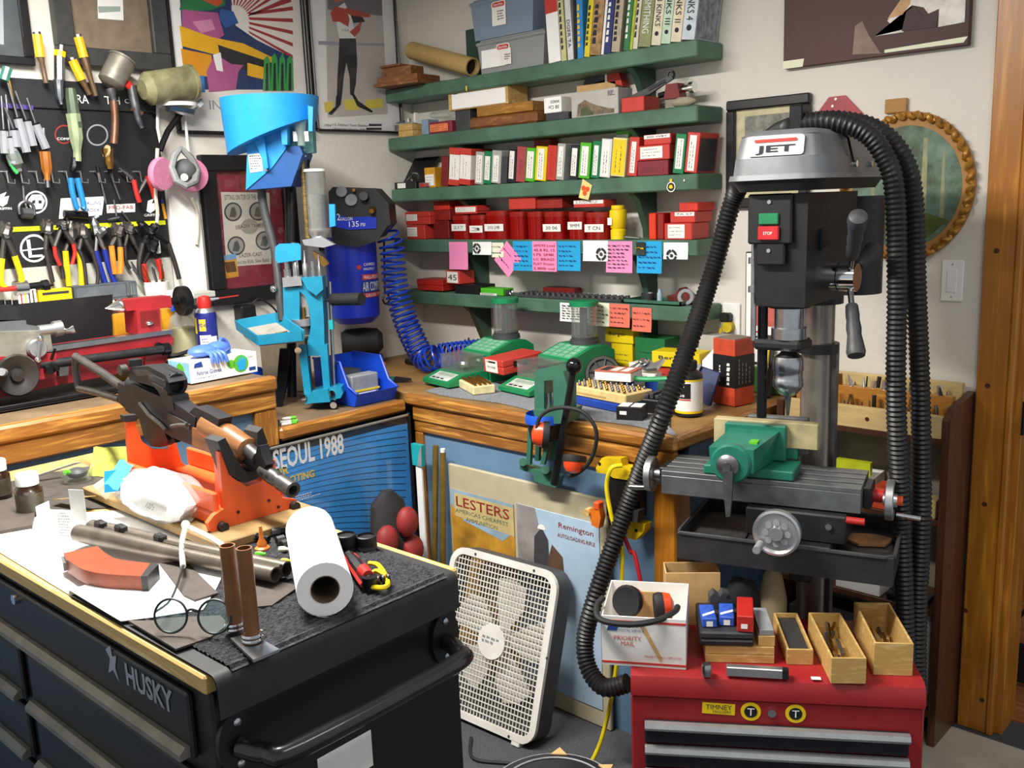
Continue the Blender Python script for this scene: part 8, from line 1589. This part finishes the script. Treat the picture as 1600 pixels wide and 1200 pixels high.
B().box(.01,.08,.06,.11,.1,.1).obj('lining',mat('flap_lime','#c3cc20',.5),t)
bx('parts_box','orange box right of the white open carton',2.045,yf+.01,.05,.08,.06,mat('carton_red','#c94a2c',.5),.6605,tm=INK)
bx('parts_box','small tan block on the bookcase shelf beside panel',2.17,yf+.012,.05,.06,.05,TAN,.6605)
t=thing('jar','dark jar between hoses on the bookcase shelf','jar',(2.13,yf+.07,.6605));B().lathe([(.028,0),(.03,.06),(.02,.07),(.02,.085),(0,.085)],n=18).obj('jar',DKG,t)
t=thing('flashlight','dark flashlight sticking out of the bookcase','flashlight',(2.12,yf-.03,.43));B().cyl((0,.02,.0),(.07,.0,.0),.019,n=16).cyl((.05,.005,0),(.085,-.004,0),.024,n=16).obj('barrel',BLK,t)
one('flashlight_rest',B().box(2.10,yf+.01,.4005,2.2,yf+.1,.41),DKG,'grey plate on the lower bookcase shelf','plate')
bx('carton','white carton with printed square on the lower bookcase shelf',1.95,yf+.012,.13,.1,.11,LAB,.4005)
t=thing('film_reel','yellow lidded white tub on the lower bookcase shelf','tub',(1.88,yf+.07,.4005));B().lathe([(.05,0),(.05,.075)],n=24).obj('tub',LAB,t);B().lathe([(.053,.075),(.053,.098),(0,.098)],n=24).obj('lid',YEL,t)
t=thing('bottle_stack','white bottle with grey rings and yellow base band by the side panel','bottle',(2.175,yf+.055,.1005));B().lathe([(.045,0),(.046,.02)],n=22).obj('base',LAB,t);B().lathe([(.0465,.02),(.0465,.04)],n=22,cap=False).obj('yellow_band',YEL,t);B().lathe([(.046,.04),(.046,.12),(.043,.123),(.044,.126),(.044,.2),(.041,.203),(.042,.206),(.042,.255),(.03,.27),(0,.272)],n=22).obj('body',WHT,t)
bx('card_box','dark box filling the lowest bookcase shelf',1.80,yf+.02,.2,.14,.2,DKG,.1005)
# on the back wall at right
def wb(px,py,Y=0.0):p=at(px,py,Y=Y);return(p.x,p.z)
def bpoly(par,pts,m,y=-.01,name='print_area'):return B().prism([wb(*q)for q in pts],(0,y,0),EX,EZ,(0,-.0004,0)).obj(name,m,par)
t=thing('canvas_print','large brown canvas picture cut off at the top right','picture',(0,0,0));x0,z0=wb(1229,109);x1=wb(1513,88)[0];z1=2.45
B().box(x0,-.022,z0,x1+.006,-.002,z1,.002).obj('canvas',mat('canvas_brown','#4a2c2a',.6,nz=.18,ns=3),t)
yy_=-.0224
W_=x1+.006-x0
def cp(pts,m,k,nm='print_area'):B().prism([(x0+a,z0+b)for a,b in pts],(0,yy_-.0003*k,0),EX,EZ,(0,-.0003,0)).obj(nm,m,t)
cp([(.0,.0),(.062,.0),(.066,.022),(.0,.022)],CREAM,1);cp([(.30,.008),(W_-.012,.008),(W_-.002,.022),(.30,.016)],CREAM,1)
cp([(.21,.015),(.29,.008),(.255,.06),(.235,.10),(.215,.09)],mat('canvas_pale','#8a7468',.6,nz=.2),1)
cp([(.27,.055),(.30,.065),(.35,.062),(.35,.068),(.325,.07),(.305,.09),(.365,.17),(.375,.3),(W_-.012,.3),(W_-.012,.058),(.44,.055),(.44,.1),(.415,.09),(.40,.11),(.37,.12),(.345,.075),(.35,.055)],mat('canvas_white','#dcd9cf',.6),2)
cp([(.305,.095),(.345,.1),(.365,.125),(.37,.18),(.355,.16)],mat('canvas_sand','#c49a6c',.6),3);cp([(.345,.058),(.355,.105),(.375,.118),(.40,.088),(.44,.1),(.435,.056)],mat('canvas_brown2','#3c2326',.6),4)
t=thing('framed_print','black framed sketch behind the drill press head','picture',(0,0,0));x0,z1=wb(1140,159);x1=wb(1270,150)[0];z0=wb(1142,325)[1]
for q in((x0,z0,x1,z0+.03),(x0,z1-.03,x1,z1),(x0,z0+.03,x0+.03,z1-.03),(x1-.03,z0+.03,x1,z1-.03)):B().box(q[0],-.024,q[1],q[2],-.002,q[3],.004).obj('frame_bar',BKF,t)
B().box(x0+.025,-.010,z0+.025,x1-.025,-.003,z1-.025).obj('print_sheet',mat('old_paper','#cfc6a0',.7),t);B().box(x0+.06,-.0112,z0+.05,x1-.035,-.0101,z1-.05).obj('sketch',mat('sketch_grey','#7f8078',.7,nz=.5,ns=35),t);B().box(x0+.028,-.018,z0+.028,x1-.028,-.017,z1-.028).obj('glass_pane',GLS,t)
t=thing('wall_plaque','red angular metal plaque behind the hoses','plaque',(0,0,0));B().prism([wb(*q)for q in((1275,182),(1297,152),(1322,149),(1352,180),(1352,210),(1290,215))],(0,-.008,0),EX,EZ,(0,.006,0)).obj('plate',mat('plaque_red','#a3222b',.4),t)
for q in((1308,155),(1303,166)):a=wb(*q);B().cyl((a[0],-.008,a[1]),(a[0],-.010,a[1]),.004,n=8).obj('rivet',WHT,t)
t=thing('round_painting','round forest painting in gilded rope frame on the back wall','picture',(0,0,0));c=wb(1417,293);rx=wb(1526,293)[0]-c[0];rz_=wb(1417,175)[1]-c[1]
GLD=mat('gilt','#a9762a',.4,.35,nz=.3,ns=40);OCH=mat('ochre_board','#a87a3c',.6,nz=.1)
B().prism(circ(rx,48,ry=rz_),(c[0],-.012,c[1]),EX,EZ,(0,.010,0)).obj('ochre_mount',OCH,t)
B().prism(circ(rx*.82,44,ry=rz_*.82),(c[0],-.0128,c[1]),EX,EZ,(0,.0008,0)).obj('painting',mat('painting_green','#33411c',.5,nz=.5,ns=18,hex2='#6a8678'),t)
for k,(a,w2,h0,h1)in enumerate(((-.04,.008,-.14,.12),(.05,.01,-.13,.13),(.10,.006,-.1,.1),(-.09,.006,-.1,.1))):B().prism([(a-w2,h0),(a+w2,h0),(a+w2*.6,h1),(a-w2*.5,h1)],(c[0],-.0132,c[1]),EX,EZ,(0,.0003,0)).obj('painted_trunk',mat('painting_trunk','#8a8a64',.5,nz=.3),t)
B().prism([(-.1,-.10),(.05,-.15),(.12,-.09),(.06,-.07),(-.02,-.09)],(c[0],-.0134,c[1]),EX,EZ,(0,.0003,0)).obj('painted_ground',mat('painting_earth','#4d5a22',.5,nz=.4,ns=20),t)
rope=[]
for i in range(240):a=2*PI*i/240;k=.006*math.cos(40*a);rope.append(V((c[0]+(rx-.01+k)*math.cos(a),-.018+.005*math.sin(40*a),c[1]+(rz_-.01+k)*math.sin(a))))
B().tube(rope,.0075,6,closed=True).obj('rope_frame',GLD,t);a=wb(1402,165);B().box(a[0]-.03,-.012,a[1]-.02,a[0]+.03,-.003,a[1]+.018,.002).obj('hanger_tab',OCH,t)
t=thing('light_switch','white rocker light switch on the back wall by the door','light switch',(0,0,0));a,b2=wb(1470,470),wb(1508,406);B().box(a[0],-.007,a[1],b2[0],-.001,b2[1],.003).obj('plate',WHT,t);B().box(a[0]+.016,-.010,a[1]+.025,b2[0]-.016,-.007,b2[1]-.025,.002).obj('rocker',WHT,t)
for dz in(.012,-.012):zc_=(b2[1]if dz<0 else a[1])+dz;B().cyl(((a[0]+b2[0])/2,-.0072,zc_),((a[0]+b2[0])/2,-.0082,zc_),.0025,n=8).obj('screw',ALU,t)
t=thing('wall_outlet','white wall outlet with black and yellow plugs behind red carton','outlet',(0,0,0));a,b2=wb(1130,535),wb(1158,474);B().box(a[0],-.007,a[1],b2[0],-.001,b2[1],.003).obj('plate',WHT,t);B().box(a[0]+.004,-.035,b2[1]-.06,a[0]+.04,-.007,b2[1]-.03,.005).obj('black_plug',BLK,t);B().cyl((a[0]+.03,-.03,b2[1]-.075),(a[0]+.03,-.008,b2[1]-.075),.018,n=14).obj('yellow_plug',mat('plug_yellow','#c9b41c',.5),t);B().tube([(a[0]+.01,-.03,b2[1]-.08),(a[0]+.005,-.035,b2[1]-.13),(a[0]+.01,-.03,b2[1]-.18)],.005,6,sm=4).obj('plug_cord',YEL,t)
t=thing('framed_poster','narrow white bordered poster with Swiss shield behind the drill press','picture',(0,0,0));x0,z1=wb(1168,393);x1=x0+.22;z0=wb(1170,565)[1]
B().box(x0,-.012,z0,x1,-.002,z1,.002).obj('frame',BKF,t);B().box(x0+.004,-.0126,z0+.004,x1-.004,-.0118,z1-.004).obj('border',PAPER,t);B().box(x0+.025,-.0132,z0+.12,x1-.02,-.0125,z1-.03).obj('red_print',mat('poster_salmon','#c96458',.6),t)
xs,zs_=wb(1180,545)[0],wb(1180,545)[1]+.02;B().prism([(-.018,.02),(.018,.02),(.018,-.008),(0,-.024),(-.018,-.008)],(xs+.012,-.0132,zs_+.02),EX,EZ,(0,-.0004,0)).obj('shield',R3,t);B().box(xs+.009,-.0141,zs_+.008,xs+.015,-.0136,zs_+.034).box(xs,-.0141,zs_+.018,xs+.024,-.0136,zs_+.024).obj('cross',WHT,t)
one('green_board',B().box(1.60,-.05,.9205,1.70,-.03,1.0,.002),mat('board_green','#3d7a2c',.6),'green board standing at the back of desk end','board')
t=thing('yellow_level','black and yellow tool leaning at the end of the desk','tool',(0,0,0));B().cyl((1.665,-.10,.9215),(1.64,-.02,1.05),.006,n=8).obj('yellow_shaft',YEL,t);B().cyl((1.685,-.10,.9215),(1.655,-.02,1.07),.008,n=8).obj('black_shaft',BLK,t)
